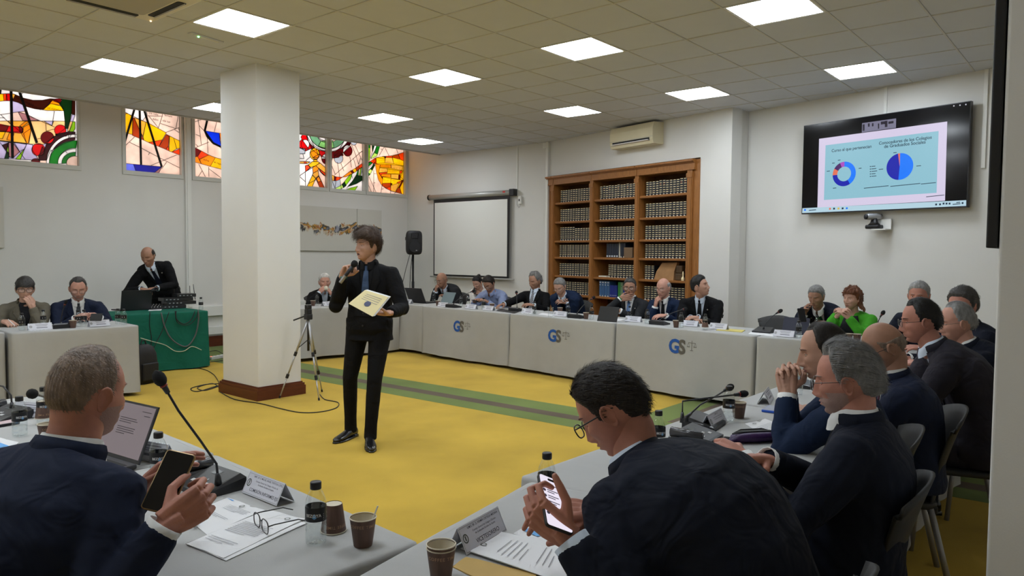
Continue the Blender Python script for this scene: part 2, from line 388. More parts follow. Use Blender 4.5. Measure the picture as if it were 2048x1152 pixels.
# ================================================================== STAINED GLASS
GC = {'pink': (.93, .74, .64), 'pale': (.90, .84, .80), 'lav': (.70, .62, .74), 'mauve': (.62, .38, .38), 'yel': (.98, .66, .02), 'gold': (.95, .47, .02), 'amber': (.93, .60, .18), 'peach': (.95, .70, .42),
      'orange': (.95, .20, .03), 'dorange': (.62, .17, .01), 'red': (.80, .02, .04), 'dred': (.33, .006, .03), 'wine': (.16, .006, .03), 'brown': (.16, .035, .012), 'green': (.05, .36, .07), 'dgreen': (.012, .13, .035),
      'lime': (.48, .68, .06), 'plime': (.75, .90, .35), 'blue': (.02, .15, .75), 'navy': (.05, .03, .48), 'sky': (.35, .38, .85), 'sage': (.36, .55, .38), 'lsage': (.48, .72, .36), 'grey': (.62, .62, .64), 'rope': (.03, .03, .03)}
def circ(cx, cy, rx, ry=None, a0=0, a1=360, n=22):
    ry = ry or rx; return [(cx+rx*math.cos(R(a0+(a1-a0)*k/n)), cy+ry*math.sin(R(a0+(a1-a0)*k/n))) for k in range(n+(0 if a1-a0 >= 360 else 1))]
def ringp(cx, cy, r0, r1, ry=1.0, a0=0, a1=360, n=30):
    return circ(cx, cy, r1, r1*ry, a0, a1, n)+circ(cx, cy, r0, r0*ry, a0, a1, n)[::-1]
def band(p, q, w):
    d = Vector((q[0]-p[0], q[1]-p[1])).normalized(); n = Vector((-d.y, d.x))*w/2
    return [(p[0]+n.x, p[1]+n.y), (q[0]+n.x, q[1]+n.y), (q[0]-n.x, q[1]-n.y), (p[0]-n.x, p[1]-n.y)]
m_lead = mat('lead_came', (.012, .012, .012), .6, .3)
m_wframe = mat('window_frame_paint', (.62, .62, .58), .5)
GY = YL+.045
def inside(pt, poly):
    x, y = pt; c = False; n = len(poly); j = n-1
    for i in range(n):
        xi, yi = poly[i]; xj, yj = poly[j]
        if (yi > y) != (yj > y) and x < (xj-xi)*(y-yi)/(yj-yi)+xi: c = not c
        j = i
    return c
def stained(idx, x0, x1, conv, shapes, lines, label, bg='pink', bgs=(), came=.0042, texts=()):
    fw = .05; gx0, gx1, gz0, gz1 = x0+fw, x1-fw*.6, ZS+fw, ZT-fw
    b = MB()
    for (a, c, e, f) in ((x0, x1, ZS-.012, ZS+fw), (x0, x1, ZT-fw, ZT), (x0, x0+fw, ZS+fw, ZT-fw), (x1-fw*.6, x1, ZS+fw, ZT-fw)): b.box((a, YL-.018, e), (c, YL+.09, f))
    win = tag(b.build('window_%d' % idx, m_wframe), label, kind='structure')
    def W2(p):
        q = at_y(conv(p), GY); return (q.x, q.z)
    polys = [(c, [W2(p) for p in poly]) for c, poly in shapes]
    vs, es = [], []
    def addpoly(pts, closed):
        o = len(vs); vs.extend(Vector(p) for p in pts); n = len(pts)
        es.extend((o+i, o+(i+1) % n) for i in range(n if closed else n-1))
    addpoly([(gx0, gz0), (gx1, gz0), (gx1, gz1), (gx0, gz1)], True)
    for c, p in polys: addpoly(p, True)
    for l in lines: addpoly([W2(p) for p in l], False)
    V, E, F, ov, oe, of = geometry.delaunay_2d_cdt(vs, es, [], 0, 1e-4, True)
    cons = {tuple(sorted(e)) for e, o in zip(E, oe) if len(o)}
    e2f = {}
    for fi, f in enumerate(F):
        for k in range(len(f)): e2f.setdefault(tuple(sorted((f[k], f[(k+1) % len(f)]))), []).append(fi)
    comp = [-1]*len(F); nc = 0
    for s0 in range(len(F)):
        if comp[s0] >= 0: continue
        st = [s0]; comp[s0] = nc
        while st:
            a = st.pop(); f = F[a]
            for k in range(len(f)):
                e = tuple(sorted((f[k], f[(k+1) % len(f)])))
                if e in cons: continue
                for c2 in e2f[e]:
                    if comp[c2] < 0: comp[c2] = nc; st.append(c2)
        nc += 1
    groups = {}
    for fi, c in enumerate(comp): groups.setdefault(c, []).append(fi)
    used = set()
    for c, fl in groups.items():
        best, ba = None, -1; tot = 0
        for fi in fl:
            p = [V[k] for k in F[fi]]; ar = abs((p[1]-p[0]).cross(p[2]-p[0]))/2; tot += ar
            if ar > ba: ba, best = ar, sum((Vector(q) for q in p), Vector((0, 0)))/3
        if tot < 2e-5 or not (gx0-.001 <= best.x <= gx1+.001 and gz0-.001 <= best.y <= gz1+.001): continue
        col = None
        for cc, p in polys:
            if inside(best, p): col = cc
        if col is None:
            col = bgs[(c*7) % len(bgs)] if bgs else bg
        idxs = sorted({k for fi in fl for k in F[fi]}); mp = {k: i for i, k in enumerate(idxs)}; n = len(idxs)
        mb = MB(); vv = [(V[k].x, GY-.002, V[k].y) for k in idxs]+[(V[k].x, GY+.002, V[k].y) for k in idxs]
        fs = [tuple(mp[k] for k in F[fi]) for fi in fl]
        cnt = {}
        for f in fs:
            for k in range(3):
                a, d = f[k], f[(k+1) % 3]; cnt[(a, d)] = 1
        side = [(a, d, d+n, a+n) for (a, d) in cnt if (d, a) not in cnt]
        mb.add(vv, fs+[tuple(k+n for k in reversed(f)) for f in fs]+side)
        me = mb.mesh('pane', glassmat('glass_'+col, GC[col]) if col != 'rope' else m_lead)
        link('pane', me, win)
        for fi in fl:
            f = F[fi]
            for k in range(3): used.add(tuple(sorted((f[k], f[(k+1) % 3]))))
    mb = MB()
    for e in cons:
        if e not in used: continue
        p, q = V[e[0]], V[e[1]]; d = (q-p)
        if d.length < 1e-4: continue
        d.normalize(); nrm = Vector((-d.y, d.x))*came/2
        mb.add([(p.x+nrm.x, GY-.006, p.y+nrm.y), (q.x+nrm.x, GY-.006, q.y+nrm.y), (q.x-nrm.x, GY-.006, q.y-nrm.y), (p.x-nrm.x, GY-.006, p.y-nrm.y),
                (p.x+nrm.x, GY+.006, p.y+nrm.y), (q.x+nrm.x, GY+.006, q.y+nrm.y), (q.x-nrm.x, GY+.006, q.y-nrm.y), (p.x-nrm.x, GY+.006, p.y-nrm.y)],
               [(0, 1, 2, 3), (7, 6, 5, 4), (0, 4, 5, 1), (2, 6, 7, 3)])
    o = mb.build('lead_came', m_lead, win); o['kind'] = 'stuff'
    for s, p, px_h, ang in texts:
        if s == '~':                              # illegible handwriting: a looping pen stroke
            mb = MB(); n = int(px_h/7); ca, sa = math.cos(R(ang)), math.sin(R(ang)); pts = []
            for k in range(n):
                dx, dy = k*7, (random.uniform(3, 15) if k % 2 else random.uniform(-14, -2))
                if k % 6 == 5: dy *= 1.4
                a = W2((p[0]+dx*ca-dy*sa*0, p[1]-dx*sa+dy)); pts.append((a[0], GY-.008, a[1]))
            mb.tube(pts, .0013, 4); mb.build('lettering', m_lead, win); continue
        a = W2(p); hgt = abs(W2((p[0], p[1]-px_h))[1]-a[1])
        me = text_mesh(s, hgt*1.35, .008); o = link('lettering', me, win); me.materials.append(m_lead)
        o.matrix_local = Matrix.Translation((a[0], GY-.008, a[1])) @ Matrix.Rotation(R(90), 4, 'X') @ Matrix.Rotation(R(ang), 4, 'Z')
    return win
cA = lambda p: (p[0]/6.4, p[1]/6.4+170)
cB = lambda p: (p[0]/6.777+235, p[1]/6.777+200)
cC = lambda p: (p[0]/8.535+595, p[1]/8.535+260)
# window with the seated scales, cherries and green rosette
S = [('peach', [(-200, 470), (90, 460), (830, 463), (830, 560), (560, 760), (370, 755), (-200, 690)]),
     ('amber', [(100, 460), (370, 462), (390, 560), (300, 620), (340, 745), (-200, 690), (-200, 600), (60, 600), (260, 600)]),
     ('mauve', [(230, 345), (340, 375), (500, 455), (290, 458)]), ('lav', [(560, 463), (685, 463), (665, 520)]),
     ('gold', [(250, 525), (330, 462), (370, 470), (285, 540)]), ('gold', [(300, 540), (385, 490), (395, 580), (360, 745), (340, 745), (275, 625)]),
     ('yel', [(-200, 590), (70, 597), (30, 690), (-200, 650)]), ('gold', [(120, 610), (180, 620), (150, 715), (85, 700)]),
     ('lav', [(-200, 700), (340, 755), (420, 765), (410, 830), (500, 965), (330, 955), (-200, 930)]), ('lav', [(180, 735), (340, 760), (310, 820), (250, 850)]),
     ('wine', [(25, 770), (110, 738), (80, 840)]), ('mauve', [(110, 735), (170, 745), (250, 855), (170, 930), (110, 920)]),
     ('dgreen', [(85, 840), (115, 880), (110, 945), (55, 945)]), ('lime', [(100, 760), (115, 880), (85, 850)]), ('lime', [(195, 950), (315, 815), (260, 955)]),
     ('brown', [(150, 110), (200, 125), (290, 165), (420, 195), (540, 195), (640, 175), (690, 178), (600, 270), (550, 318), (440, 305), (330, 275), (230, 225), (160, 205)]),
     ('gold', [(690, 178), (630, 235), (760, 258), (775, 240)]), ('dred', [(690, 178), (790, 172), (775, 240), (680, 205)]), ('yel', [(550, 318), (645, 237), (800, 275), (815, 330), (600, 326)]),
     ('yel', [(-200, 130), (40, 113), (50, 203), (-200, 230)]), ('orange', [(40, 113), (80, 112), (95, 203), (50, 203)]), ('red', [(80, 112), (140, 110), (150, 203), (75, 203)]), ('amber', [(150, 110), (195, 122), (165, 190)]),
     ('dgreen', [(770, 165), (925, 175), (915, 350), (870, 560), (840, 560), (815, 330), (755, 235), (795, 200)]), ('brown', [(920, 180), (960, 185), (960, 380), (915, 370)]),
     ('lav', [(920, 380), (960, 385), (930, 470), (895, 465)]), ('peach', [(895, 465), (930, 470), (885, 590), (860, 585)]), ('lime', [(930, 470), (960, 470), (960, 560), (870, 700), (885, 600)]),
     ('red', [(-200, 500), (0, 500), (120, 525), (270, 535), (295, 560), (295, 600), (265, 617), (-200, 580)]), ('dred', [(-200, 500), (110, 522), (80, 592), (-200, 575)]), ('dred', [(235, 535), (270, 535), (298, 565), (290, 610), (265, 615)]),
     ('wine', [(500, 965), (490, 900), (560, 850), (590, 760), (680, 660), (800, 620), (870, 595), (960, 600), (960, 700), (800, 760), (640, 850), (595, 965)]),
     ('pale', ringp(955, 995, 325, 362, 1, 175, 275)), ('green', ringp(955, 995, 215, 325, .87, 175, 275)), ('pale', ringp(955, 995, 165, 215, .82, 175, 275)), ('green', ringp(955, 995, 105, 165, .82, 175, 275)), ('pink', circ(955, 995, 105, 85)),
     ('red', circ(770, 580, 75, 70)), ('wine', [(705, 630), (840, 605), (865, 620), (850, 655), (770, 665), (720, 650)]), ('dred', circ(605, 675, 85, 80)), ('red', [(580, 745), (690, 672), (688, 710), (650, 750)]), ('red', circ(490, 828, 85, 80)), ('dred', [(500, 905), (540, 785), (575, 830), (560, 890)]), ('dred', circ(455, 975, 55, 34)),
     ('rope', band((140, 60), (160, 935), 30)), ('rope', band((245, 75), (470, 740), 30)), ('rope', band((10, 40), (0, 110), 20))]
LN = [[(-200, 400), (10, 380), (230, 345), (345, 332)], [(10, 380), (130, 500)], [(695, 335), (665, 520)], [(390, 405), (700, 540)], [(585, 490), (590, 590), (695, 565)], [(395, 580), (370, 750)], [(480, 690), (520, 683)], [(0, 735), (130, 930)],
      [(170, 745), (320, 950)], [(340, 755), (315, 820)], [(270, 120), (310, 90)], [(-200, 420), (60, 420)], [(640, 830), (665, 845)], [(840, 850), (860, 875)]]
stained(1, *WINS[0], cA, S, LN, 'stained glass window with red cherries and a green rosette', bg='pale', bgs=('pale', 'pink', 'pale', 'lav'), texts=[('GRADUADOS', (195, 165), 26, -22), ('SOCIALES', (355, 255), 26, -18), ('DE ESPAÑA', (600, 305), 24, -3)])
# window with the scale pan
S = [('gold', [(60, 150), (130, 180), (75, 215)]), ('yel', [(75, 215), (130, 180), (205, 225), (200, 470), (70, 430)]), ('dorange', [(210, 240), (225, 245), (290, 390), (355, 545), (200, 480)]), ('amber', [(225, 240), (385, 300), (345, 500), (290, 390)]),
     ('yel', [(385, 300), (440, 325), (660, 445), (605, 540), (420, 575), (355, 545), (345, 480)]), ('orange', [(420, 578), (605, 540), (560, 630), (500, 610)]), ('dorange', [(660, 465), (700, 500), (690, 620), (655, 670), (560, 632)]), ('orange', [(660, 465), (705, 487), (700, 500)]),
     ('orange', [(655, 672), (690, 620), (697, 690)]), ('yel', [(705, 487), (760, 515), (800, 660), (735, 705), (697, 692)]), ('yel', [(760, 515), (890, 580), (890, 640), (800, 663)]), ('orange', [(890, 640), (850, 750), (735, 705)]), ('wine', [(890, 690), (890, 770), (850, 750)]),
     ('sky', [(85, 858), (215, 870), (248, 965), (90, 962)]), ('navy', [(215, 870), (600, 905), (500, 985), (248, 965)]), ('mauve', [(600, 905), (560, 988), (500, 985)]), ('pale', [(60, 60), (380, 60), (400, 200), (340, 280), (60, 150)]),
     ('rope', band((235, 100), (85, 610), 24)), ('rope', band((298, 100), (318, 875), 24)), ('rope', band((355, 120), (598, 905), 24))]
LN = [[(60, 60), (890, -200)], [(400, 215), (605, 220), (620, 60)], [(605, 220), (552, 380)], [(430, 225), (555, 380)], [(580, 318), (790, 388), (840, 100)], [(790, 388), (880, 355)], [(655, 440), (790, 390)], [(820, 380), (860, 460), (880, 470)], [(770, 400), (860, 460)], [(85, 640), (230, 500)], [(165, 575), (300, 640)], [(328, 655), (545, 770), (890, 945)],
      [(450, 888), (800, 745)], [(435, 715), (415, 745)], [(90, 770), (110, 772)], [(665, 840), (600, 930)]]
stained(2, *WINS[1], cB, S, LN, 'stained glass window with hanging blue scale pan and Latin motto', bgs=('pink', 'pink', 'pale'), texts=[('Da mihi', (420, 185), 30, -4), ('factum', (630, 215), 30, -4), ('dabo', (470, 268), 30, -4), ('tibi ius', (605, 290), 30, -4)])
S = [('dred', [(1040, 640), (1135, 690), (1085, 765), (1040, 770)]), ('orange', [(1135, 690), (1235, 745), (1105, 805), (1085, 765)]), ('gold', [(1085, 765), (1135, 865), (1040, 840), (1040, 775)]), ('gold', [(1235, 745), (1325, 780), (1255, 900), (1135, 865), (1110, 805)]), ('yel', [(1325, 780), (1415, 805), (1600, 830), (1600, 960), (1415, 940), (1255, 900)]),
     ('blue', [(1170, 415), (1380, 450), (1385, 540), (1410, 645), (1300, 590), (1215, 500)]), ('gold', [(1380, 450), (1700, 470), (1700, 640), (1410, 645)]), ('rope', [(1170, 415), (1195, 425), (1300, 575), (1415, 632), (1410, 652), (1290, 595), (1205, 500)]), ('rope', band((1222, 240), (1182, 415), 24))]
LN = [[(1085, 235), (1105, 345), (1135, 605)], [(1050, 295), (1180, 250)], [(1105, 345), (1170, 415)], [(1060, 465), (1115, 490)], [(1060, 645), (1240, 570)], [(1215, 500), (1225, 720)], [(1350, 270), (1310, 430)], [(1100, 870), (1190, 1040)], [(1145, 960), (1080, 1065)], [(1235, 905), (1238, 1040)], [(1235, 930), (1415, 1065)], [(1060, 600), (1090, 630)], [(1395, 650), (1600, 800)], [(1500, 940), (1600, 1060)]]
stained(3, *WINS[2], cB, S, LN, 'stained glass window with blue pan half hidden behind the column', texts=[('solve', (1160, 815), 30, -12), ('et reputo', (1300, 850), 30, -12)])
# window with the golden figure
S = [('red', [(55, 120), (100, 60), (150, 75), (210, 190), (290, 300), (200, 330), (140, 360), (30, 300), (-60, 260), (-60, 180), (40, 190), (75, 160)]), ('dred', [(150, 75), (180, 60), (280, 270), (400, 340), (500, 365), (640, 370), (640, 480), (500, 480), (430, 450), (330, 400), (240, 330), (200, 230)]),
     ('red', [(350, 340), (500, 375), (640, 380), (640, 490), (400, 460)]),
     ('pale', ringp(520, 40, 320, 375, .88, 20, 195)), ('sage', ringp(520, 40, 200, 318, .9, 10, 190)), ('lsage', [(400, 185), (520, 195), (520, 320), (440, 305), (355, 275)]), ('pale', ringp(520, 40, 130, 200, .75, 10, 190)),
     ('pale', circ(130, 245, 70, 80)), ('red', [(62, 170), (75, 160), (190, 325), (140, 360), (30, 290), (30, 210)]), ('grey', [(20, 310), (130, 320), (125, 405), (20, 410)]), ('pale', circ(500, 490, 90, 85, 180, 360)), ('dred', circ(500, 490, 90, 95, 0, 180)),
     ('yel', circ(293, 410, 84, 100)), ('gold', [(215, 380), (325, 330), (340, 400), (360, 470), (300, 470), (255, 470)]), ('gold', [(255, 475), (380, 400), (360, 470), (320, 500)]),
     ('amber', [(30, 540), (110, 535), (215, 545), (160, 575), (30, 570)]), ('orange', [(110, 535), (145, 538), (150, 572), (115, 572)]),
     ('yel', [(275, 500), (335, 510), (330, 540), (270, 535)]), ('yel', [(250, 540), (350, 540), (380, 565), (310, 610), (215, 640), (175, 600)]), ('orange', [(130, 610), (180, 595), (225, 640), (135, 715)]), ('amber', [(380, 560), (490, 655), (480, 745), (370, 660), (310, 610)]),
     ('gold', [(255, 640), (310, 610), (360, 655), (350, 690), (265, 740)]), ('amber', [(265, 740), (350, 690), (360, 775), (310, 825), (250, 770)]), ('yel', [(255, 768), (310, 825), (250, 968), (160, 968)]), ('dorange', [(310, 825), (360, 775), (460, 990), (380, 990)]), ('gold', [(320, 830), (360, 790), (400, 870), (350, 890)]),
     ('orange', [(360, 660), (480, 745), (500, 800), (440, 770)]), ('dred', [(370, 690), (440, 750), (470, 785), (420, 750)])]
LN = [[(140, 525), (215, 460)], [(30, 480), (110, 490), (90, 410)], [(30, 785), (130, 715)], [(130, 715), (135, 968)], [(30, 790), (130, 880)], [(130, 715), (260, 640)], [(215, 640), (130, 720)], [(185, 915), (310, 850)], [(-100, 600), (30, 610)], [(-100, 300), (30, 330)], [(-150, 800), (30, 785)]]
stained(4, *WINS[3], cC, S, LN, 'stained glass window with a golden standing figure under a red rosette', bgs=('pale', 'pink', 'pale'), came=.0075)
S = [('dred', [(440, 370), (640, 365), (720, 310), (800, 180), (915, 190), (900, 250), (780, 390), (640, 480), (440, 490)]), ('wine', [(800, 180), (915, 190), (880, 260), (780, 330), (720, 320)]), ('pale', ringp(520, 40, 320, 375, .88, -15, 100)), ('sage', ringp(520, 40, 200, 318, .9, -20, 100)), ('lsage', [(500, 195), (600, 180), (620, 300), (500, 320)]), ('pale', ringp(520, 40, 130, 200, .75, -10, 100)), ('wine', circ(520, 40, 130, 95)),
     ('dred', circ(700, 440, 80, 75, 180, 360)), ('grey', circ(700, 490, 75, 80)), ('dred', [(622, 480), (640, 420), (700, 385), (770, 410), (700, 470)]), ('pale', circ(855, 355, 78, 95)), ('dred', [(905, 270), (932, 350), (915, 420), (870, 450), (820, 435), (785, 390)]), ('grey', circ(960, 200, 55, 60)), ('pale', circ(500, 490, 90, 85, 180, 360)), ('dred', circ(500, 490, 90, 95, 0, 180)),
     ('orange', [(545, 740), (580, 765), (595, 860), (550, 860)]), ('amber', [(580, 765), (625, 785), (625, 868), (595, 865)]), ('dred', [(625, 785), (660, 800), (650, 868), (620, 868)]), ('orange', [(660, 800), (765, 805), (700, 855), (650, 868)]), ('gold', [(765, 805), (900, 700), (935, 745), (820, 800)]), ('dred', [(900, 700), (935, 685), (965, 730), (935, 745)]), ('yel', [(935, 685), (990, 650), (1005, 705), (965, 730)]), ('dorange', [(990, 650), (1040, 610), (1060, 665), (1005, 705)]), ('orange', [(1040, 610), (1120, 560), (1120, 620), (1060, 665)]),
     ('plime', [(590, 1015), (700, 970), (760, 930), (780, 985), (700, 1022)]), ('dgreen', [(755, 930), (800, 880), (830, 950), (785, 985)]), ('lime', [(800, 880), (870, 790), (935, 740), (905, 840), (825, 945)]), ('dgreen', [(850, 970), (930, 880), (1000, 770), (1120, 790), (1120, 850), (1000, 920)]), ('lime', [(800, 1030), (900, 990), (1025, 960), (970, 1042), (900, 1042)]), ('green', [(1000, 770), (1030, 680), (1045, 670), (1035, 780)]), ('lime', [(1050, 780), (1075, 640), (1095, 640), (1070, 780)]), ('pale', [(1080, 780), (1120, 620), (1130, 790)])]
LN = [[(575, 590), (640, 750)], [(680, 545), (750, 1030)], [(740, 570), (790, 700)], [(630, 770), (1100, 360)], [(890, 450), (920, 640)], [(950, 480), (1000, 640)], [(920, 250), (1000, 450), (1040, 580)], [(980, 260), (1100, 520)], [(1050, 390), (1100, 370)], [(590, 870), (635, 985)], [(655, 870), (640, 985)], [(920, 760), (940, 830)], [(1075, 480), (1040, 590)], [(840, 1000), (850, 970)]]
stained(5, *WINS[4], cC, S, LN, 'stained glass window with curving ribbon and long green leaves', bgs=('pink', 'pink', 'pale', 'grey'), came=.0055)
S = [('green', [(1198, 235), (1245, 240), (1240, 310), (1198, 295)]), ('lime', [(1198, 295), (1240, 310), (1230, 520), (1190, 530)]), ('dgreen', [(1268, 245), (1315, 250), (1275, 370)]), ('green', [(1355, 255), (1408, 262), (1370, 400), (1360, 410), (1310, 390), (1330, 340)]), ('plime', [(1310, 390), (1365, 415), (1345, 450), (1250, 490), (1275, 440)]), ('pale', [(1315, 255), (1350, 258), (1320, 350), (1250, 480), (1240, 470), (1290, 350)]),
     ('orange', [(1160, 560), (1250, 530), (1320, 480), (1335, 520), (1310, 580), (1240, 540), (1170, 580)]), ('green', [(1175, 600), (1240, 540), (1285, 560), (1210, 625), (1175, 660)]), ('pale', [(1175, 680), (1310, 560), (1250, 650), (1175, 710)]), ('dgreen', [(1310, 575), (1320, 600), (1275, 690), (1240, 660)]), ('plime', [(1240, 665), (1275, 690), (1240, 755), (1200, 720)]), ('green', [(1175, 745), (1200, 720), (1240, 755), (1175, 830)]),
     ('yel', [(1340, 470), (1480, 450), (1600, 440), (1720, 410), (1810, 380), (1815, 1100), (1590, 1040), (1440, 950), (1380, 850), (1345, 720), (1325, 580)]),
     ('gold', [(1325, 580), (1415, 590), (1385, 720), (1455, 840), (1440, 950), (1380, 850), (1345, 720)]), ('orange', [(1310, 490), (1340, 475), (1345, 575), (1325, 580), (1300, 540)]), ('orange', [(1440, 450), (1620, 445), (1610, 475), (1500, 470)]), ('dorange', [(1620, 445), (1720, 415), (1745, 500), (1620, 470)]), ('orange', [(1720, 415), (1810, 380), (1810, 525), (1755, 505)]), ('wine', [(1475, 455), (1510, 455), (1495, 495)]),
     ('amber', [(1500, 465), (1615, 475), (1640, 575), (1490, 560)]), ('gold', [(1415, 590), (1590, 590), (1595, 650), (1400, 635)]), ('amber', [(1595, 590), (1795, 620), (1785, 690), (1600, 655)]), ('amber', [(1400, 645), (1530, 660), (1535, 715), (1385, 730)]), ('gold', [(1440, 750), (1590, 755), (1590, 810), (1420, 790)]), ('amber', [(1595, 755), (1725, 760), (1720, 840), (1595, 820)]), ('orange', [(1385, 735), (1530, 720), (1525, 745), (1440, 750), (1420, 785)]), ('dred', [(1425, 795), (1455, 800), (1450, 840)]),
     ('orange', [(1745, 695), (1790, 695), (1770, 740), (1740, 745)]), ('dred', [(1725, 765), (1755, 755), (1750, 850), (1725, 845)]), ('dorange', [(1455, 910), (1590, 905), (1585, 965), (1500, 995), (1440, 945)]), ('orange', [(1500, 995), (1585, 965), (1590, 1035)]), ('wine', [(1590, 905), (1620, 920), (1590, 945)]), ('amber', [(1590, 950), (1735, 905), (1670, 1060), (1590, 1035)]), ('orange', [(1690, 900), (1790, 855), (1735, 910)]), ('dred', [(1790, 855), (1815, 850), (1745, 985), (1715, 985)]), ('dorange', [(1715, 985), (1745, 990), (1775, 1088), (1670, 1060)])]
LN = [[(1480, 285), (1390, 440)], [(1480, 285), (1560, 440)], [(1680, 310), (1715, 400)], [(1420, 320), (1450, 340)], [(1640, 575), (1815, 615)], [(1345, 470), (1490, 495), (1490, 560), (1345, 575)], [(1535, 665), (1740, 700)], [(1535, 745), (1740, 745)], [(1620, 470), (1640, 575)], [(1455, 800), (1595, 830), (1590, 905)], [(1595, 830), (1815, 860)], [(1750, 800), (1815, 850)], [(1815, 660), (1760, 800)], [(1180, 870), (1265, 1070)], [(1220, 800), (1345, 1075)], [(1300, 680), (1300, 1070)], [(1300, 745), (1340, 745)], [(1440, 955), (1420, 1080)], [(1590, 1040), (1580, 1095)], [(1670, 1060), (1645, 1105)], [(1300, 900), (1325, 902)], [(1430, 1010), (1470, 1000)]]
scr = [('~', (1365, 515), 130, -4), ('~', (1515, 540), 100, -4), ('~', (1655, 555), 120, -8), ('~', (1425, 615), 150, -3), ('~', (1615, 635), 150, -5), ('~', (1410, 690), 110, 0), ('~', (1550, 700), 150, -4), ('~', (1460, 780), 110, -2), ('~', (1610, 790), 90, 0), ('~', (1475, 860), 90, 0), ('~', (1610, 865), 60, 0)]
stained(6, *WINS[5], cC, S, LN, 'stained glass window with lettered golden shield in the room corner', came=.0045, texts=scr)
# ================================================================== BOOKCASE
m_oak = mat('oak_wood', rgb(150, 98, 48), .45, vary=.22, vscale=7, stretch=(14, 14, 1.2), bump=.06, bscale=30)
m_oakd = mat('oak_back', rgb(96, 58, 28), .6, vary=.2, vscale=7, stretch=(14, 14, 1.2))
bcase = thing('bookcase', 'tall oak bookcase of three bays set into the wall', 'bookcase', (BC0.x, BC0.y, 0), math.atan2(bd.y, bd.x))
# local: x to the right along the wall, y into the room is -, i.e. y+ goes ... (bn is room side)
side = 1 if (Matrix.Rotation(math.atan2(bd.y, bd.x), 3, 'Z') @ Vector((0, 1, 0))).to_2d().dot(bn) > 0 else -1
def bbox_(b, x0, x1, d0, d1, z0, z1):   # d measured into the room (+) / into the wall (-)
    b.box((x0, min(side*d0, side*d1), z0), (x1, max(side*d0, side*d1), z1)); return b
SX = [(.18, 1.08), (1.16, 2.07), (2.15, 3.06)]
SZ = [2.385, 2.067, 1.748, 1.475, 1.165, .86, .55, .24]
for x0, x1 in ((.10, .18), (1.08, 1.16), (2.07, 2.15), (3.06, 3.15)):
    b = MB(); bbox_(b, x0, x1, -.32, .03, 0, 2.70); bbox_(b, x0+.015, x1-.015, .03, .038, .15, 2.60); bbox_(b, x0-.006, x1+.006, .03, .045, 2.60, 2.66); b.build('upright', m_oak, bcase)
b = MB(); bbox_(b, 3.15, 3.262, -.34, .005, 0, 2.84); b.build('side_panel', m_oak, bcase)
b = MB(); bbox_(b, -.0, .10, -.34, .005, 0, 2.70); b.build('side_panel', m_oak, bcase)
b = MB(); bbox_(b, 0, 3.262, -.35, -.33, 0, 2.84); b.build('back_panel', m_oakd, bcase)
for x0, x1 in ((-.0, .155), (.165, 1.115), (1.125, 2.105), (2.115, 3.19)):
    b = MB(); bbox_(b, x0, x1, -.32, .045, 2.70, 2.725); bbox_(b, x0, x1, -.32, .035, 2.725, 2.80); bbox_(b, x0, x1, -.32, .06, 2.80, 2.815); bbox_(b, x0, x1, -.32, .085, 2.815, 2.842); b.build('cornice', m_oak, bcase)
for x0, x1 in SX:
    for z in SZ:
        b = MB(); bbox_(b, x0, x1, -.32, .0, z-.019, z+.016); bbox_(b, x0, x1, 0, .008, z-.012, z+.010); b.build('shelf', m_oak, bcase)
    b = MB(); bbox_(b, x0, x1, -.32, .0, 0, .10); b.build('plinth', m_oak, bcase)
m_leather = mat('navy_leather', (.012, .013, .020), .4, vary=.3, vscale=20)
m_gold = mat('gold_tooling', (.95, .80, .48), .45, .15)
m_cream = mat('cream_label', (.72, .68, .58), .7)
def book_mesh(w, h, mats, bands=(.20, .34, .50, .66, .82, .965), bh=.0085, label=True, dep=.16, red=False):
    b = MB(); r = w*.16
    prof = [(-w/2, side*-dep), (-w/2, side*-.012), (-w*.28, side*-.003), (0, 0), (w*.28, side*-.003), (w/2, side*-.012), (w/2, side*-dep)]
    if side < 0: prof = prof[::-1]
    b.prism(prof[::-1] if side > 0 else prof[::-1], 0, h, 0)
    def sp(z0, z1, mi, wf=1.0, off=.0015):
        p = [(-w*.5*wf, side*(-.0125+off)), (-w*.28*wf, side*(-.003+off)), (0, side*off), (w*.28*wf, side*(-.003+off)), (w*.5*wf, side*(-.0125+off)), (w*.3*wf, side*-.014), (-w*.3*wf, side*-.014)]
        b.prism(p if side < 0 else p[::-1], z0, z1, mi)
    for f in bands: sp(h*f-bh/2, h*f+bh/2, 1, .92)
    if label: sp(.004, .020, 2, .55); sp(.001, .007, 2, .9)
    sp(h*.715, h*.775, 3, .8, .0008)
    return b.mesh('book', mats)
m_redl = mat('red_spine_label', (.16, .02, .012), .5)
BK = [book_mesh(.064, hh, [m_leather, m_gold, m_cream, q]) for hh, q in ((.205, m_leather), (.212, m_redl), (.20, m_leather), (.222, m_leather))]
ORD = ['first', 'second', 'third', 'fourth', 'fifth', 'sixth', 'seventh', 'eighth', 'ninth', 'tenth', 'eleventh', 'twelfth', 'thirteenth']
ROWN = ['top', 'second', 'third', 'fourth', 'fifth', 'sixth']; BAYN = ['left', 'middle', 'right']
bcM = rz_m(math.atan2(bd.y, bd.x), (BC0.x, BC0.y, 0))
def put_book(me, x, z, label, group, d=-.05, rot=0, cat='book', name='book', dz=0):
    o = link(name, me, None, bcM @ Matrix.Translation((x, side*d, z+.0165+dz)) @ Matrix.Rotation(rot, 4, 'Z')); return tag(o, label, cat, group)
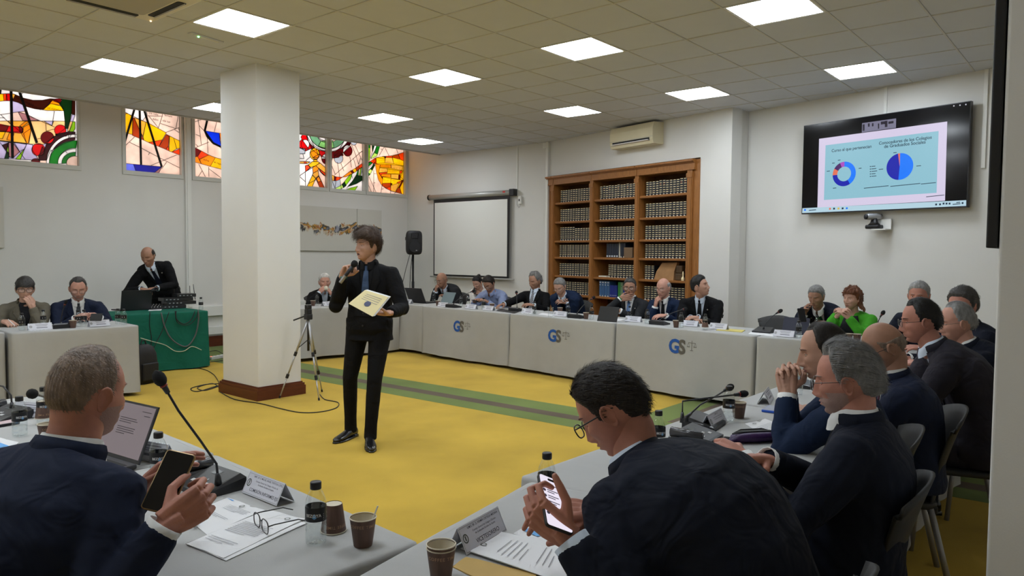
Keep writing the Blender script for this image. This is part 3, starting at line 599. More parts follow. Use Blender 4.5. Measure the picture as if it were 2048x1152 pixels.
for bay in range(3):
    x0, x1 = SX[bay]
    for row in range(6):
        if (bay, row) in ((1, 3), (1, 5)): continue
        n = 13; xs = x0+.045+.032
        if bay == 1 and row == 4: xs = x0+.29; n = 9
        if bay == 2 and row == 4: n = 3
        if row == 5: n = 12
        grp = 'law volumes, %s shelf, %s bay' % (ROWN[row], BAYN[bay])
        tall = {(1, 1): 5, (0, 2): 6}.get((bay, row), 0)
        for k in range(n):
            x = xs+k*.0648
            if x+.033 > x1: break
            kk = 3 if k < tall else (1 if (bay, row) in ((1, 0), (2, 0)) and random.random() < .45 else (0 if row < 2 else 2))
            put_book(BK[kk], x, SZ[row], 'navy gold-banded law volume, %s from left, %s shelf, %s bookcase bay' % (ORD[k], ROWN[row], BAYN[bay]), grp, d=-.06-random.uniform(0, .006))
x0 = SX[1][0]
m_bind = mat('dark_blue_binder', (.015, .02, .035), .5); m_lblue = mat('pale_blue_volume', (.045, .12, .26), .5); m_rblue = mat('royal_blue_volume', (.015, .03, .22), .5); m_bgreen = mat('green_volume', (.03, .20, .04), .5)
m_silver = mat('silver_print', (.6, .65, .7), .4)
for k in range(5): put_book(book_mesh(.05, .215, [m_bind, m_silver, m_silver, m_bind], (.1,), .02, False), x0+.25+k*.054, SZ[3], '%s dark blue binder from left, fourth shelf of middle bay' % ORD[k], 'dark binders in the middle bay')
put_book(book_mesh(.015, .235, [m_cream, m_cream, m_cream, m_cream], (), .01, False), x0+.515, SZ[3], 'thin pale folder between dark binders, fourth shelf, middle bay', None)
for k in range(2): put_book(book_mesh(.05, .22, [m_bind, m_silver, m_cream, m_bind], (), .02, True), x0+.56+k*.055, SZ[3], '%s dark binder right of the pale folder, middle bay' % ORD[k], 'dark binders right of the folder')
b = MB(); b.rbox((-.08, -.03, 0), (.08, .03, .155), .008); me = b.mesh('card_box', mat('buff_card', rgb(120, 96, 72), .8)); put_book(me, x0+.735, SZ[3], 'buff card box leaning on the fourth shelf of middle bay', None, d=-.05, cat='box', name='card_box', rot=.15)
b = MB(); b.prism([(-.05, -.05), (.05, -.05), (.05, .05), (-.05, .05)], 0, .012); b.ball((0, 0, .02), (.055, .045, .02), 10, 6); put_book(b.mesh('leather_case', m_leather), x0+.845, SZ[3], 'low dark leather case on the fourth shelf of middle bay', None, d=-.08, cat='case', name='leather_case')
b = MB(); b.rbox((-.09, -.04, 0), (.09, .04, .022), .012); put_book(b.mesh('paper_bundle', m_cream), x0+.19, SZ[4], 'flat pale paper bundle beside law volumes, fifth shelf, middle bay', None, d=-.05, cat='papers', name='paper_bundle')
put_book(book_mesh(.055, .20, [m_cream, m_redl, m_cream, m_redl], (), .01, False), x0+.875, SZ[4], 'cream book with red label at end of fifth shelf, middle bay', None)
for k in range(4): put_book(book_mesh(.056, .245, [m_lblue, m_silver, m_cream, m_silver], (.9,), .02), x0+.10+k*.06, SZ[5], '%s tall pale blue volume from left, sixth shelf, middle bay' % ORD[k], 'pale blue volumes')
for k in range(4): put_book(book_mesh(.035, .185, [m_rblue, m_silver, m_silver, m_rblue], (.15,), .006, False), x0+.335+k*.04, SZ[5], '%s short royal blue volume right of the pale blue ones' % ORD[k], 'royal blue volumes')
put_book(book_mesh(.055, .24, [m_bgreen, m_silver, m_silver, m_bgreen], (), .006, False), x0+.52, SZ[5], 'bright green volume on the sixth shelf of the middle bay', None)
put_book(book_mesh(.05, .235, [mat('pale_green_volume', (.16, .24, .14), .6), m_silver, m_silver, m_bgreen], (), .006, False), x0+.575, SZ[5], 'dull grey green volume beside the bright green one', None)
for k in range(5): put_book(book_mesh(.045, .19, [m_rblue, m_silver, m_silver, m_rblue], (.15,), .006, False), x0+.63+k*.048, SZ[5], '%s blue volume right of the green ones, sixth shelf' % ORD[k], 'blue volumes right of the green ones')
x0 = SX[2][0]
m_kraft = mat('kraft_paper', rgb(168, 126, 84), .85, vary=.12, vscale=9, bump=.3, bscale=14)
b = MB(); sg = -side   # brown paper bag slumped on the shelf
b.loft([[(-.20, sg*.0, 0), (.17, sg*.0, 0), (.17, sg*.10, 0), (-.20, sg*.10, 0)], [(-.16, sg*.01, .12), (.17, sg*.01, .12), (.165, sg*.10, .12), (-.16, sg*.10, .12)], [(-.09, sg*.05, .245), (.20, sg*.04, .255), (.20, sg*.09, .255), (-.09, sg*.09, .245)]])
put_book(b.mesh('paper_bag', m_kraft), x0+.465, SZ[4], 'large brown paper bag slumped on the fifth shelf of right bay', None, d=-.04, cat='paper bag', name='paper_bag')
b = MB(); b.rbox((-.06, -.05, 0), (.06, .05, .10), .02); b.rbox((-.05, -.045, .10), (.06, .045, .21), .02); put_book(b.mesh('leather_bag', mat('brown_leather', rgb(84, 62, 38), .5, vary=.3)), x0+.728, SZ[4], 'brown leather bag between paper bag and red books', None, d=-.08, cat='bag', name='leather_bag')
b = MB(); b.lathe([(.022, 0), (.024, .03), (.010, .06), (.012, .10), (.004, .13)], 10); put_book(b.mesh('figurine', m_gold), x0+.81, SZ[4], 'small gilt figurine beside the red books', None, d=-.04, cat='figurine', name='figurine')
m_redb = mat('oxblood_volume', (.09, .010, .014), .45)
for k in range(1): put_book(book_mesh(.07, .17, [m_redb, m_gold, m_gold, m_redb], (.5,), .01, False), x0+.86+k*.0, SZ[4], 'oxblood red volume at the end of fifth shelf, right bay', None)

# ================================================================== PROJECTION SCREEN (screen wall)
nA = Vector((dA.y, -dA.x)); nA = nA if nA.x < 0 else -nA
pA = (WA0[0]+nA.x*.08, WA0[1]+nA.y*.08)
def onA(px): return at_plane(px, pA, dA)
a0, a1 = onA((858, 396)), onA((1031, 384)); sw = (a1-a0).to_2d().length; zc = .5*(a0.z+a1.z)
t = thing('projection_screen', 'pulled-down white projection screen with black border on the back wall', 'projection screen', (a0.x, a0.y, zc), math.atan2(dA.y, dA.x))
m_alu = mat('grey_casing', (.45, .45, .43), .4, .3); m_blk = mat('black_plastic', (.012, .012, .014), .45)
b = MB(); b.tube([(.03, 0, 0), (sw-.10, 0, 0)], .05, 16); b.build('casing', m_alu, t, True)
b = MB(); b.tube([(0, 0, 0), (.035, 0, 0)], .054, 16); b.build('end_cap', m_blk, t)
b = MB(); b.rbox((sw-.11, -.055, -.06), (sw, .055, .06), .01); b.build('motor_head', m_blk, t)
b = MB(); b.box((sw-.26, -.0515, .0), (sw-.20, -.0505, .03)); b.build('badge', mat('red_badge', (.5, .02, .02), .5), t)
zb = onA((945, 556)).z-zc
b = MB(); b.box((.14, -.004, zb+.02), (sw-.14, .0, -.03)); b.build('border', m_blk, t)
b = MB(); b.box((.17, -.0055, zb+.05), (sw-.185, -.004, -.11)); b.build('canvas', mat('screen_canvas', (.80, .80, .76), .7), t)
b = MB(); b.tube([(.05, -.002, zb), (sw-.02, -.002, zb)], .014, 10); b.build('bottom_bar', m_alu, t, True)
q = onA((1037, 400)); t = thing('screen_switch', 'small white wall switch with looped cable beside the projection screen', 'switch', (q.x, q.y, q.z), math.atan2(dA.y, dA.x))
b = MB(); b.rbox((-.035, .02, -.07), (.035, .065, .07), .008); b.build('housing', m_white, t)
b = MB(); b.box((-.01, .015, -.02), (.01, .022, .02)); b.build('rocker', m_blk, t)
b = MB(); b.tube([(-.03, .045, .05), (-.07, .05, 0), (-.075, .05, -.08), (-.03, .05, -.13), (.0, .05, -.10), (.0, .045, -.06)], .004, 6); b.build('cable', m_alu, t)

# ================================================================== WALL AIR CONDITIONER
w0 = Vector((9.44, 5.09)); acM = math.atan2(bd.y, bd.x)
t = thing('wall_air_conditioner', 'cream wall air conditioner with open louvre above the bookcase', 'air conditioner', (w0.x, w0.y, 3.11), acM)
m_acw = mat('cream_plastic', rgb(214, 204, 172), .4, vary=.03)
prof = [(0, 0), (.20, .0), (.225, .06), (.225, .22), (.20, .30), (0, .31)]
def sweep(b, prof, x0, x1, mi=0):
    v0 = [(x0, side*y, z) for y, z in prof]; v1 = [(x1, side*y, z) for y, z in prof]; b.loft([v0, v1] if side > 0 else [v1, v0], mi)
b = MB(); sweep(b, prof, -.86, 0); b.build('body', m_acw, t)
b = MB(); bbox_(b, -.80, -.06, .12, .232, .045, .085); b.build('air_slot', m_dk, t)
b = MB(); sweep(b, [(.15, .03), (.155, .024), (.262, .046), (.260, .054)], -.80, -.06); b.build('louvre', mat('louvre_white', (.8, .8, .82), .4), t)
b = MB(); bbox_(b, -.86, .0, .224, .228, .095, .099); b.build('panel_line', m_alu, t)

# ================================================================== TELEVISION
nT = Vector((dT.y, -dT.x)); nT = nT if nT.x < 0 else -nT
pT = (WT0[0]+nT.x*.11, WT0[1]+nT.y*.11)
cT = lambda p: (p[0]/3.84+1540, p[1]/3.84+180)
def tv_w(p): return at_plane(cT(p), pT, dT)
tl, tr, br, bl = tv_w((258, 278)), tv_w((1548, 77)), tv_w((1512, 900)), tv_w((242, 955))
tvw = .5*((tr-tl).to_2d().length+(br-bl).to_2d().length); zt, zb = .5*(tl.z+tr.z), .5*(bl.z+br.z); o2 = (tl.to_2d()+bl.to_2d())/2
t = thing('television', 'large black wall television showing a slide with two charts', 'television', (o2.x, o2.y, zb), math.atan2(dT.y, dT.x))
sT = 1 if (Matrix.Rotation(math.atan2(dT.y, dT.x), 3, 'Z') @ Vector((0, 1, 0))).to_2d().dot(nT) > 0 else -1
tvh = zt-zb
b = MB(); ys = sorted((0, -sT*.05)); b.rbox((0, ys[0], 0), (tvw, ys[1], tvh), .004); b.build('casing', mat('tv_casing', (.05, .05, .055), .3, .5), t)
b = MB(); ys = sorted((-sT*.05, -sT*.10)); b.box((tvw*.3, ys[0], tvh*.25), (tvw*.7, ys[1], tvh*.75)); b.build('wall_bracket', m_blk, t)
b = MB(); ys = sorted((0, sT*.002)); b.box((.008, ys[0], .018), (tvw-.008, ys[1], tvh-.008)); scr_ = b.build('screen', mat('dark_screen', (.004, .004, .006), .12), t)
def tuv(p):
    q = tv_w(p); return ((q.to_2d()-o2).dot(dT), q.z-zb)
def emi(key, c, s=1.0): return mat(key, (.0, .0, .0), .25, emit=c, estr=s*DISP)
def screen_poly(name, pts, m, lay):
    b = MB(); n = len(pts); y = sT*(.0022+.0004*lay); uv = [tuv(p) for p in pts]
    b.add([(u, y, v) for u, v in uv], [tuple(range(n)) if sT < 0 else tuple(reversed(range(n)))]); return b.build(name, m, scr_)
screen_poly('slide', [(378, 375), (365, 903), (1345, 850), (1362, 242)], emi('slide_white', rgb(212, 203, 228)), 0)
screen_poly('slide_field', [(428, 425), (415, 845), (1280, 790), (1296, 315)], emi('slide_teal', rgb(140, 190, 206)), 1)
screen_poly('taskbar', [(250, 908), (248, 945), (1507, 890), (1508, 846)], emi('taskbar_blue', rgb(178, 208, 222)), 1)
screen_poly('video_thumbnail', [(708, 255), (706, 327), (968, 290), (970, 218)], emi('thumb_grey', rgb(120, 118, 140)), 1)
for k, (x, y, w, h) in enumerate([(720, 290, 16, 50), (760, 270, 14, 26), (790, 268, 12, 24), (835, 278, 10, 40), (893, 262, 20, 48), (870, 255, 36, 22), (930, 252, 40, 18)]):
    screen_poly('thumbnail_figure', [(x-w/2, y-h/2), (x-w/2, y+h/2), (x+w/2, y+h/2-w*.14), (x+w/2, y-h/2-w*.14)], emi('thumb_dark', rgb(40, 36, 48)), 2)
def wedge(c, r0, r1, a0, a1, m, lay, name):
    u0, v0 = tuv(c); n = max(3, int((a1-a0)/6)); ro = abs(tuv((c[0], c[1]-r1))[1]-v0); ri = ro*r0/r1
    A = [R(90-(a0+(a1-a0)*k/n)) for k in range(n+1)]
    p = [(u0+ro*math.cos(a), v0+ro*math.sin(a)) for a in A]+([(u0+ri*math.cos(a), v0+ri*math.sin(a)) for a in reversed(A)] if r0 else [(u0, v0)])
    b = MB(); y = sT*(.0022+.0004*lay); b.add([(u, y, v) for u, v in p], [tuple(range(len(p))) if sT > 0 else tuple(reversed(range(len(p))))]); b.build(name, m, scr_)
e1, e2, e3, e4, e5 = emi('chart_blue', rgb(20, 120, 250)), emi('chart_navy', rgb(18, 28, 170)), emi('chart_orange', rgb(226, 112, 84)), emi('chart_plum', rgb(70, 24, 100)), emi('chart_pink', rgb(170, 70, 190))
for a0, a1, m in ((0, 148, e1), (148, 268, e2), (268, 300, e3), (300, 338, e4), (338, 360, e5)): wedge((570, 645), 56, 94, a0, a1, m, 2, 'ring_chart_segment')
for a0, a1, m in ((0, 184, e1), (184, 351, e2), (351, 360, e3)): wedge((997, 588), 0, 102, a0, a1, m, 2, 'pie_chart_segment')
e_ink = emi('screen_ink', rgb(22, 44, 66))
def screen_text(s, p0, p1, lay=2, bold=.012):
    u0, v0 = tuv(p0); u1, v1 = tuv(p1); me = text_mesh(s, 1.0, bold, space=.97, mats=e_ink); wd = max(v.co.x for v in me.vertices)
    k = (u1-u0)/wd; o = link('slide_text', me, scr_); ang = math.atan2(v1-v0, u1-u0)
    ex = Vector((1, 0, 0)) if True else None
    o.matrix_local = Matrix.Translation((u0, sT*(.0022+.0004*lay), v0)) @ Matrix.Rotation(-ang if False else 0, 4, 'Y') @ Matrix.Rotation(R(90), 4, 'X') @ Matrix.Scale(k, 4)
screen_text('Curso al que pertenecian', (473, 478), (780, 448)); screen_text('Conocedores de los Colegios', (836, 421), (1243, 374)); screen_text('de Graduados Sociales', (876, 446), (1196, 410))
def tick(x, y, w, h=7, m=e_ink, lay=2): screen_poly('small_print', [(x, y), (x, y+h), (x+w, y+h-w*.1), (x+w, y-w*.1)], m, lay)
for k in range(5): tick(768, 585+k*19, 8, 7); tick(780, 585+k*19, 30+(k*7) % 20, 5)
for x, y, w in ((437, 622, 24), (478, 560, 20), (522, 537, 20), (682, 600, 22), (484, 752, 26), (948, 480, 26), (836, 608, 34), (1125, 582, 36), (722, 752, 190), (925, 738, 230), (1160, 720, 115), (1200, 818, 140)): tick(x, y, w, 5)
for x, y, m in ((263, 915, e1), (455, 906, e3), (486, 905, e_ink), (520, 904, emi('icon_yellow', rgb(220, 180, 60))), (552, 903, e_ink), (584, 902, e1), (1270, 873, e_ink), (1300, 872, e_ink), (1327, 866, e_ink), (1350, 866, e_ink), (1373, 866, e_ink), (1473, 862, e_ink)): tick(x, y, 14, 14, m, 3)
tick(300, 922, 55, 6, e_ink, 3); tick(1432, 862, 30, 6, e_ink, 3); tick(1404, 876, 60, 6, e_ink, 3)
for x in (1408, 1455, 1500): tick(x, 118-(x-1408)*.12, 10, 10, emi('icon_grey', rgb(190, 190, 200)), 1)

# conference camera on bracket below the television
q = at_plane((1748, 456), pT, dT); t = thing('conference_camera', 'small black and silver conference camera on white bracket below television', 'camera', (q.x, q.y, q.z-.02), math.atan2(dT.y, dT.x))
m_sil = mat('silver_plastic', (.42, .42, .43), .35, .4)
b = MB(); b.rbox((-.085, -.06, .01), (.085, .06, .055), .03, n=5); b.build('base', m_blk, t, True)
b = MB(); b.loft([[(.07*math.cos(a)*k, .05*math.sin(a)*k, z) for a in [2*PI*i/14 for i in range(14)]] for k, z in ((1, .055), (.6, .085), (.42, .13))]); b.build('yoke', m_blk, t, True)
yy = sT
b = MB(); b.tube([(-.05, yy*.075, .145), (-.04, yy*.05, .147), (.03, -yy*.05, .15), (.035, -yy*.07, .15)], [.033, .036, .036, .03], 14); b.build('barrel', m_sil, t, True)
b = MB(); b.tube([(-.056, yy*.088, .1445), (-.05, yy*.076, .145)], .03, 14); b.build('lens', m_blk, t, True)
b = MB(); b.box((.0, -.07 if sT > 0 else -.06, -.004), (.16, .06 if sT > 0 else .07, .008)); ys = sorted((-sT*.06, -sT*.075)); b.box((.0, ys[0], -.004), (.16, ys[1], .12)); b.build('bracket', m_white, t)

# ================================================================== PAINTINGS
def painting_mat(key, strokes=True):
    m = bpy.data.materials.new(key); m.use_nodes = True; nt = m.node_tree; L = nt.links; N = nt.nodes; b = N['Principled BSDF']; b.inputs['Roughness'].default_value = .7
    tc = N.new('ShaderNodeTexCoord')
    base = (.60, .585, .53, 1)
    if not strokes: b.inputs['Base Color'].default_value = base; return m
    sx = N.new('ShaderNodeSeparateXYZ'); L.new(tc.outputs['Object'], sx.inputs[0])
    def math_(op, a, c=None):
        n = N.new('ShaderNodeMath'); n.operation = op
        for i, v in enumerate((a, c)):
            if v is None: continue
            if isinstance(v, (int, float)): n.inputs[i].default_value = v
            else: L.new(v, n.inputs[i])
        return n.outputs[0]
    def noise_(scale, sc3, det=5, dist=.6):
        mp = N.new('ShaderNodeMapping'); mp.inputs['Scale'].default_value = sc3; L.new(tc.outputs['Object'], mp.inputs[0]); n = N.new('ShaderNodeTexNoise'); n.inputs['Scale'].default_value = scale; n.inputs['Detail'].default_value = det; n.inputs['Distortion'].default_value = dist; L.new(mp.outputs[0], n.inputs['Vector']); return n
    # a smear of colour sweeping across at mid height, dripping down
    wob = noise_(1.6, (1, 1, 0), 2); zc_ = math_('ADD', math_('MULTIPLY', wob.outputs['Fac'], .30), -.10)
    dz = math_('SUBTRACT', sx.outputs['Z'], zc_)
    up = math_('MULTIPLY', math_('MAXIMUM', dz, 0.0), 5.0); dn = math_('MULTIPLY', math_('MAXIMUM', math_('MULTIPLY', dz, -1.0), 0.0), 2.6)
    fall = math_('ADD', up, dn)
    blot = noise_(2.6, (1, 1, 1), 6, 1.0); drip = noise_(6, (2.5, 2.5, .35), 4, .8)
    mask = math_('SUBTRACT', math_('ADD', math_('MULTIPLY', blot.outputs['Fac'], .9), math_('MULTIPLY', drip.outputs['Fac'], .75)), math_('ADD', fall, .57))
    ms = N.new('ShaderNodeMapRange'); ms.inputs[1].default_value = 0; ms.inputs[2].default_value = .10; L.new(mask, ms.inputs[0])
    ramp = N.new('ShaderNodeValToRGB'); cr = ramp.color_ramp; cr.interpolation = 'EASE'
    cols = [(0, rgb(34, 36, 42)), (.36, rgb(120, 128, 146)), (.42, rgb(60, 54, 40)), (.47, rgb(196, 150, 66)), (.50, rgb(150, 84, 46)), (.54, rgb(206, 190, 160)), (.61, rgb(40, 40, 46)), (.68, rgb(150, 152, 165))]
    cr.elements[0].color = (*cols[0][1], 1); cr.elements[1].position = cols[1][0]; cr.elements[1].color = (*cols[1][1], 1)
    for p, c in cols[2:]: e = cr.elements.new(p); e.color = (*c, 1)
    cn = noise_(3.2, (1, 1, 1.6), 5, .9); L.new(cn.outputs['Fac'], ramp.inputs[0])
    mx = N.new('ShaderNodeMix'); mx.data_type = 'RGBA'; L.new(ms.outputs[0], mx.inputs[0]); mx.inputs[6].default_value = base; L.new(ramp.outputs[0], mx.inputs[7]); L.new(mx.outputs[2], b.inputs['Base Color'])
    return m
pm = painting_mat('abstract_paint')
for x0, x1, lab in ((7.0, 8.845, 'wide abstract canvas with dark gold smear beside the column'), (8.855, 9.45, 'narrow abstract canvas right of the wide one, behind the speaker')):
    t = thing('painting', lab, 'painting', ((x0+x1)/2, YL-.02, 1.96), 0, 'abstract canvases')
    w = (x1-x0)/2; b = MB(); b.box((-w, -.02, -.40), (w, .018, .40)); b.build('canvas', pm, t)
    b = MB(); b.box((-w, .0, -.405), (w, .0195, -.39)); b.build('stretcher_edge', mat('canvas_edge', (.35, .34, .3), .8), t)
t = thing('painting', 'pale canvas cut by the left picture edge', 'painting', (2.55, YL-.02, 1.955), 0); b = MB(); b.box((-.56, -.02, -.395), (.57, .018, .395)); b.build('canvas', painting_mat('pale_paint', False), t)

# ================================================================== LOUDSPEAKER ON STAND
sp = at_x((826, 520), 9.35)
t = thing('speaker_stand', 'black tripod pole stand carrying the loudspeaker in the corner', 'speaker stand', (sp.x, sp.y, 0))
m_bm = mat('black_metal', (.02, .02, .02), .5, .6)
b = MB(); b.tube([(0, 0, .45), (0, 0, 1.5)], .02, 10); b.build('pole', m_bm, t, True)
b = MB(); b.tube([(0, 0, .10), (0, 0, 1.0)], .026, 10); b.tube([(0, 0, .66), (0, 0, .72)], .045, 10); b.tube([(-.07, 0, .69), (.07, 0, .69)], .014, 8); b.build('collar', m_bm, t, True)
for k in range(3):
    a = 2*PI*k/3+.5; b = MB(); b.tube([(0, 0, .55), (.5*math.cos(a), .5*math.sin(a), .015)], .012, 8); b.tube([(0, 0, .15), (.27*math.cos(a), .27*math.sin(a), .30)], .007, 6); b.build('leg', m_bm, t, True)
cang = math.atan2(-sp.y, -sp.x)
t = thing('loudspeaker', 'black loudspeaker with rounded top on a pole in the corner', 'loudspeaker', (sp.x, sp.y, 1.50), cang+PI/2+.25)
b = MB(); ring = lambda k, kz: [(x*k, y, z) for x, y, z in []]
def spk(b):
    rr = []
    for y, sx_, sz in ((-.125, .90, .93), (-.11, .985, .985), (-.06, 1, 1), (.10, .78, .9), (.13, .7, .85)):
        o = []
        for k in range(28):
            a = 2*PI*k/28; ca, sa = math.cos(a), math.sin(a); e = .36
            o.append((.150*sx_*math.copysign(abs(ca)**e, ca), y, .225+.225*sz*math.copysign(abs(sa)**e, sa)))
        rr.append(o)
    b.loft(rr)
spk(b); b.build('cabinet', m_blk, t, True)
b = MB(); b.tube([(0, -.127, .15), (0, -.122, .15)], .105, 24); b.build('woofer', mat('grille_black', (.02, .02, .022), .8), t)
b = MB(); b.rbox((-.07, -.129, .30), (.07, -.12, .40), .02); b.build('horn', m_blk, t)
b = MB(); b.box((.02, -.132, .075), (.045, -.126, .09)); b.build('badge', m_sil, t)
for s_ in (-1, 1): b = MB(); b.rbox((s_*.135-.012, -.06, .27), (s_*.135+.012, .02, .33), .01); b.build('handle', m_dk, t)
for k, (dx, px) in enumerate((((-.09, .0), (800, 590)), ((-.02, .02), (820, 590)))):
    e = at_x((px[0], px[1]), 9.45); b = MB(); x0 = Vector((sp.x, sp.y, 1.5))+Vector((0, -dx[0], 0))
    b.tube([x0, x0.lerp(e, .3)+Vector((0, .03, -.05)), x0.lerp(e, .7)+Vector((0, .02, -.03)), e, Vector((e.x, e.y, .005))], .006, 6)
    tag(b.build('speaker_cable', m_blk), ('black cable hanging slanted from the loudspeaker', 'black cable hanging straight beside the loudspeaker pole')[k], 'cable')
# ================================================================== TABLES UNDER CLOTHS
TZ = .745
m_cloth = fabric('grey_tablecloth', (.41, .41, .40), .9, fold=.12, fscale=4, weave=.2, vary=.03)
m_green = fabric('green_tablecloth', (.010, .115, .075), .85, fold=.4, fscale=5, weave=.2, vary=.06)
def cloth_fn(seed):
    rr = random.Random(seed); ks = [(rr.uniform(3, 6), rr.uniform(0, 6), 1.0), (rr.uniform(8, 13), rr.uniform(0, 6), .55), (rr.uniform(18, 26), rr.uniform(0, 6), .25)]
    def f(u, z):
        d = max(0.0, (TZ-z)/TZ)
        return d**1.3*(.020+.016*sum(a*math.sin(k*u+ph+1.2*d) for k, ph, a in ks))+.004*d*noise.noise(Vector((u*5, z*6, seed)))
    return f
def tablecloth(label, A, B, depth, seed, m=None, zb=.045, r=.025, group='grey tablecloths', name='tablecloth', top_wave=.0015, amp=1.5):
    """A, B: front corners of the table top (front face looks away from 'depth'); local x A->B, y to the back"""
    A, B = Vector(A), Vector(B); d = (B-A); L = d.length; d.normalize(); ang = math.atan2(d.y, d.x)
    t = thing(name, label, 'tablecloth', (A.x, A.y, 0), ang, group)
    sy = 1 if depth > 0 else -1; D = abs(depth); f = cloth_fn(seed)
    # perimeter samples
    P = []
    def seg(p, q, n, nx, ny):
        for k in range(n): P.append((p[0]+(q[0]-p[0])*k/n, p[1]+(q[1]-p[1])*k/n, nx, ny))
    def arc(cx, cy, a0):
        for k in range(5): a = R(a0+90*k/5); P.append((cx+r*math.cos(a), cy+r*math.sin(a), math.cos(a), math.sin(a)))
    nl, ns = max(24, int(L/.04)), max(10, int(D/.05))
    seg((r, 0), (L-r, 0), nl, 0, -1); arc(L-r, r, -90); seg((L, r), (L, D-r), ns, 1, 0); arc(L-r, D-r, 0); seg((L-r, D), (r, D), nl//2, 0, 1); arc(r, D-r, 90); seg((0, D-r), (0, r), ns, -1, 0); arc(r, r, 180)
    n = len(P); rings = []
    su = [0]
    for k in range(1, n): su.append(su[-1]+math.hypot(P[k][0]-P[k-1][0], P[k][1]-P[k-1][1]))
    for ins, z in ((.03, TZ+.0), (.012, TZ), (.003, TZ-.004), (0, TZ-.014)): rings.append([(x-nx*ins, y-ny*ins, z+top_wave*noise.noise(Vector((x*6, y*6, seed)))) for x, y, nx, ny in P])
    for k in range(1, 11):
        z = TZ-.014-(TZ-.014-zb)*k/10
        rings.append([(x+nx*amp*f(su[i], z)*.12, y+ny*amp*f(su[i], z), z+(.008*math.sin(su[i]*3+seed) if k == 10 else 0)) for i, (x, y, nx, ny) in enumerate(P)])
    rings = [[(x, sy*y, z) for x, y, z in rg] for rg in rings]
    b = MB(); vs = [p for rg in rings for p in rg]; fs = []
    for i in range(len(rings)-1):
        for j in range(n): k = (j+1) % n; q = (i*n+j, (i+1)*n+j, (i+1)*n+k, i*n+k); fs.append(q if sy > 0 else q[::-1])
    b.add(vs, fs)
    # top
    nx_, ny_ = max(8, int(L/.08)), max(6, int(D/.08)); b2 = []; o = len(b.v)
    for i in range(ny_+1):
        for j in range(nx_+1):
            x = .03+(L-.06)*j/nx_; y = .03+(D-.06)*i/ny_; b.v.append((x, sy*y, TZ+top_wave*noise.noise(Vector((x*6, y*6, seed)))*.5))
    for i in range(ny_):
        for j in range(nx_):
            a = o+i*(nx_+1)+j; q = (a, a+1, a+nx_+2, a+nx_+1); b.f.append(q if sy > 0 else q[::-1]); b.m.append(0)
    cl = b.build('cloth', m or m_cloth, t, True)
    return t, cl, (lambda u, z: amp*f(u, z)), L
m_logob = mat('logo_blue', (.012, .085, .36), .7); m_logog = mat('logo_grey', (.11, .10, .085), .7)
def gs_logo(t, cl, f, L, px, A, B, h=.15):
    A, B = Vector(A), Vector(B); d = (B-A).normalized(); q = at_plane(px, A, d); u0 = (q.to_2d()-A).dot(d); z0 = q.z-h/2
    def conform(me, name, m):
        bm = bmesh.new(); bm.from_mesh(me); bmesh.ops.subdivide_edges(bm, edges=[e for e in bm.edges if e.calc_length() > .03], cuts=1); bm.to_mesh(me); bm.free()
        for v in me.vertices: u, z = v.co.x, v.co.y; v.co = (u, -f(u-.025, z)-.005, z)
        me.materials.clear(); me.materials.append(m); link(name, me, cl)
    for ch, off, m in (('G', -.135, m_logob), ('S', -.008, m_logog)):
        me = text_mesh(ch, h*1.37, .035)
        for v in me.vertices: v.co.x = v.co.x*.95+u0+off; v.co.y = v.co.y+z0
        conform(me, 'logo_letter', m)
    b = MB(); s = .10; cx, cz = u0+.16, z0+h*.62
    def bar(p, q_, w): dd = Vector((q_[0]-p[0], q_[1]-p[1])); n_ = Vector((-dd.y, dd.x)).normalized()*w/2; b.add([(p[0]+n_.x, p[1]+n_.y, 0), (q_[0]+n_.x, q_[1]+n_.y, 0), (q_[0]-n_.x, q_[1]-n_.y, 0), (p[0]-n_.x, p[1]-n_.y, 0)], [(0, 1, 2, 3)])
    bar((cx, cz-.05), (cx, cz+.055), .005); bar((cx-.045, cz+.03), (cx+.045, cz+.03), .004)
    for s_ in (-1, 1): bar((cx+s_*.042, cz+.03), (cx+s_*.058, cz-.01), .0025); bar((cx+s_*.042, cz+.03), (cx+s_*.026, cz-.01), .0025); bar((cx+s_*.06, cz-.012), (cx+s_*.024, cz-.012), .006)
    bar((cx-.02, cz-.05), (cx+.02, cz-.05), .005)
    conform(b.mesh('logo_scales', m_logog), 'logo_scales', m_logog)
LOGOS = []
# back row, left to right in the picture (local x must run so that the front faces the room)
c1, c2, c3, c4, c5 = (7.545, 8.04), (7.44, 6.25), (7.295, 4.52), (7.10, 2.78), (7.00, 1.70)
g_ = .012
for lab, a, b_, px, sd in (('grey cloth with letters GS, leftmost of the three logo tables', c1, c2, (921, 652), 1), ('grey cloth with letters GS, middle of the three logo tables', c2, c3, (1113, 671), 2), ('grey cloth with letters GS, rightmost of the three logo tables', c3, c4, (1359, 692), 3)):
    va, vb_ = Vector(a), Vector(b_); dd = (vb_-va).normalized()*g_; a2, b2 = va+dd, vb_-dd
    # front faces -X: local x runs A->B (towards -Y), back is +X => depth sign
    t, cl, f, L = tablecloth(lab, a2, b2, .74, sd); gs_logo(t, cl, f, L, px, a2, b2)
tablecloth('plain grey cloth on the table right of the logo tables', (7.075, 2.755), (7.20, 1.64), .74, 4)
tablecloth('narrow grey cloth on the corner table left of logo tables', (7.68, 9.28), (7.60, 8.07), .74, 5)
tablecloth('grey cloth on the table behind tripod and column', (5.55, 8.86), (7.60, 8.585), .72, 6)
# left side
tablecloth('grey cloth on the table before the seated woman and bearded man', (2.29, 8.09), (3.44, 8.03), .72, 7)
tablecloth('grey cloth at the far left picture edge', (1.0, 8.30), (2.27, 8.20), .72, 8)
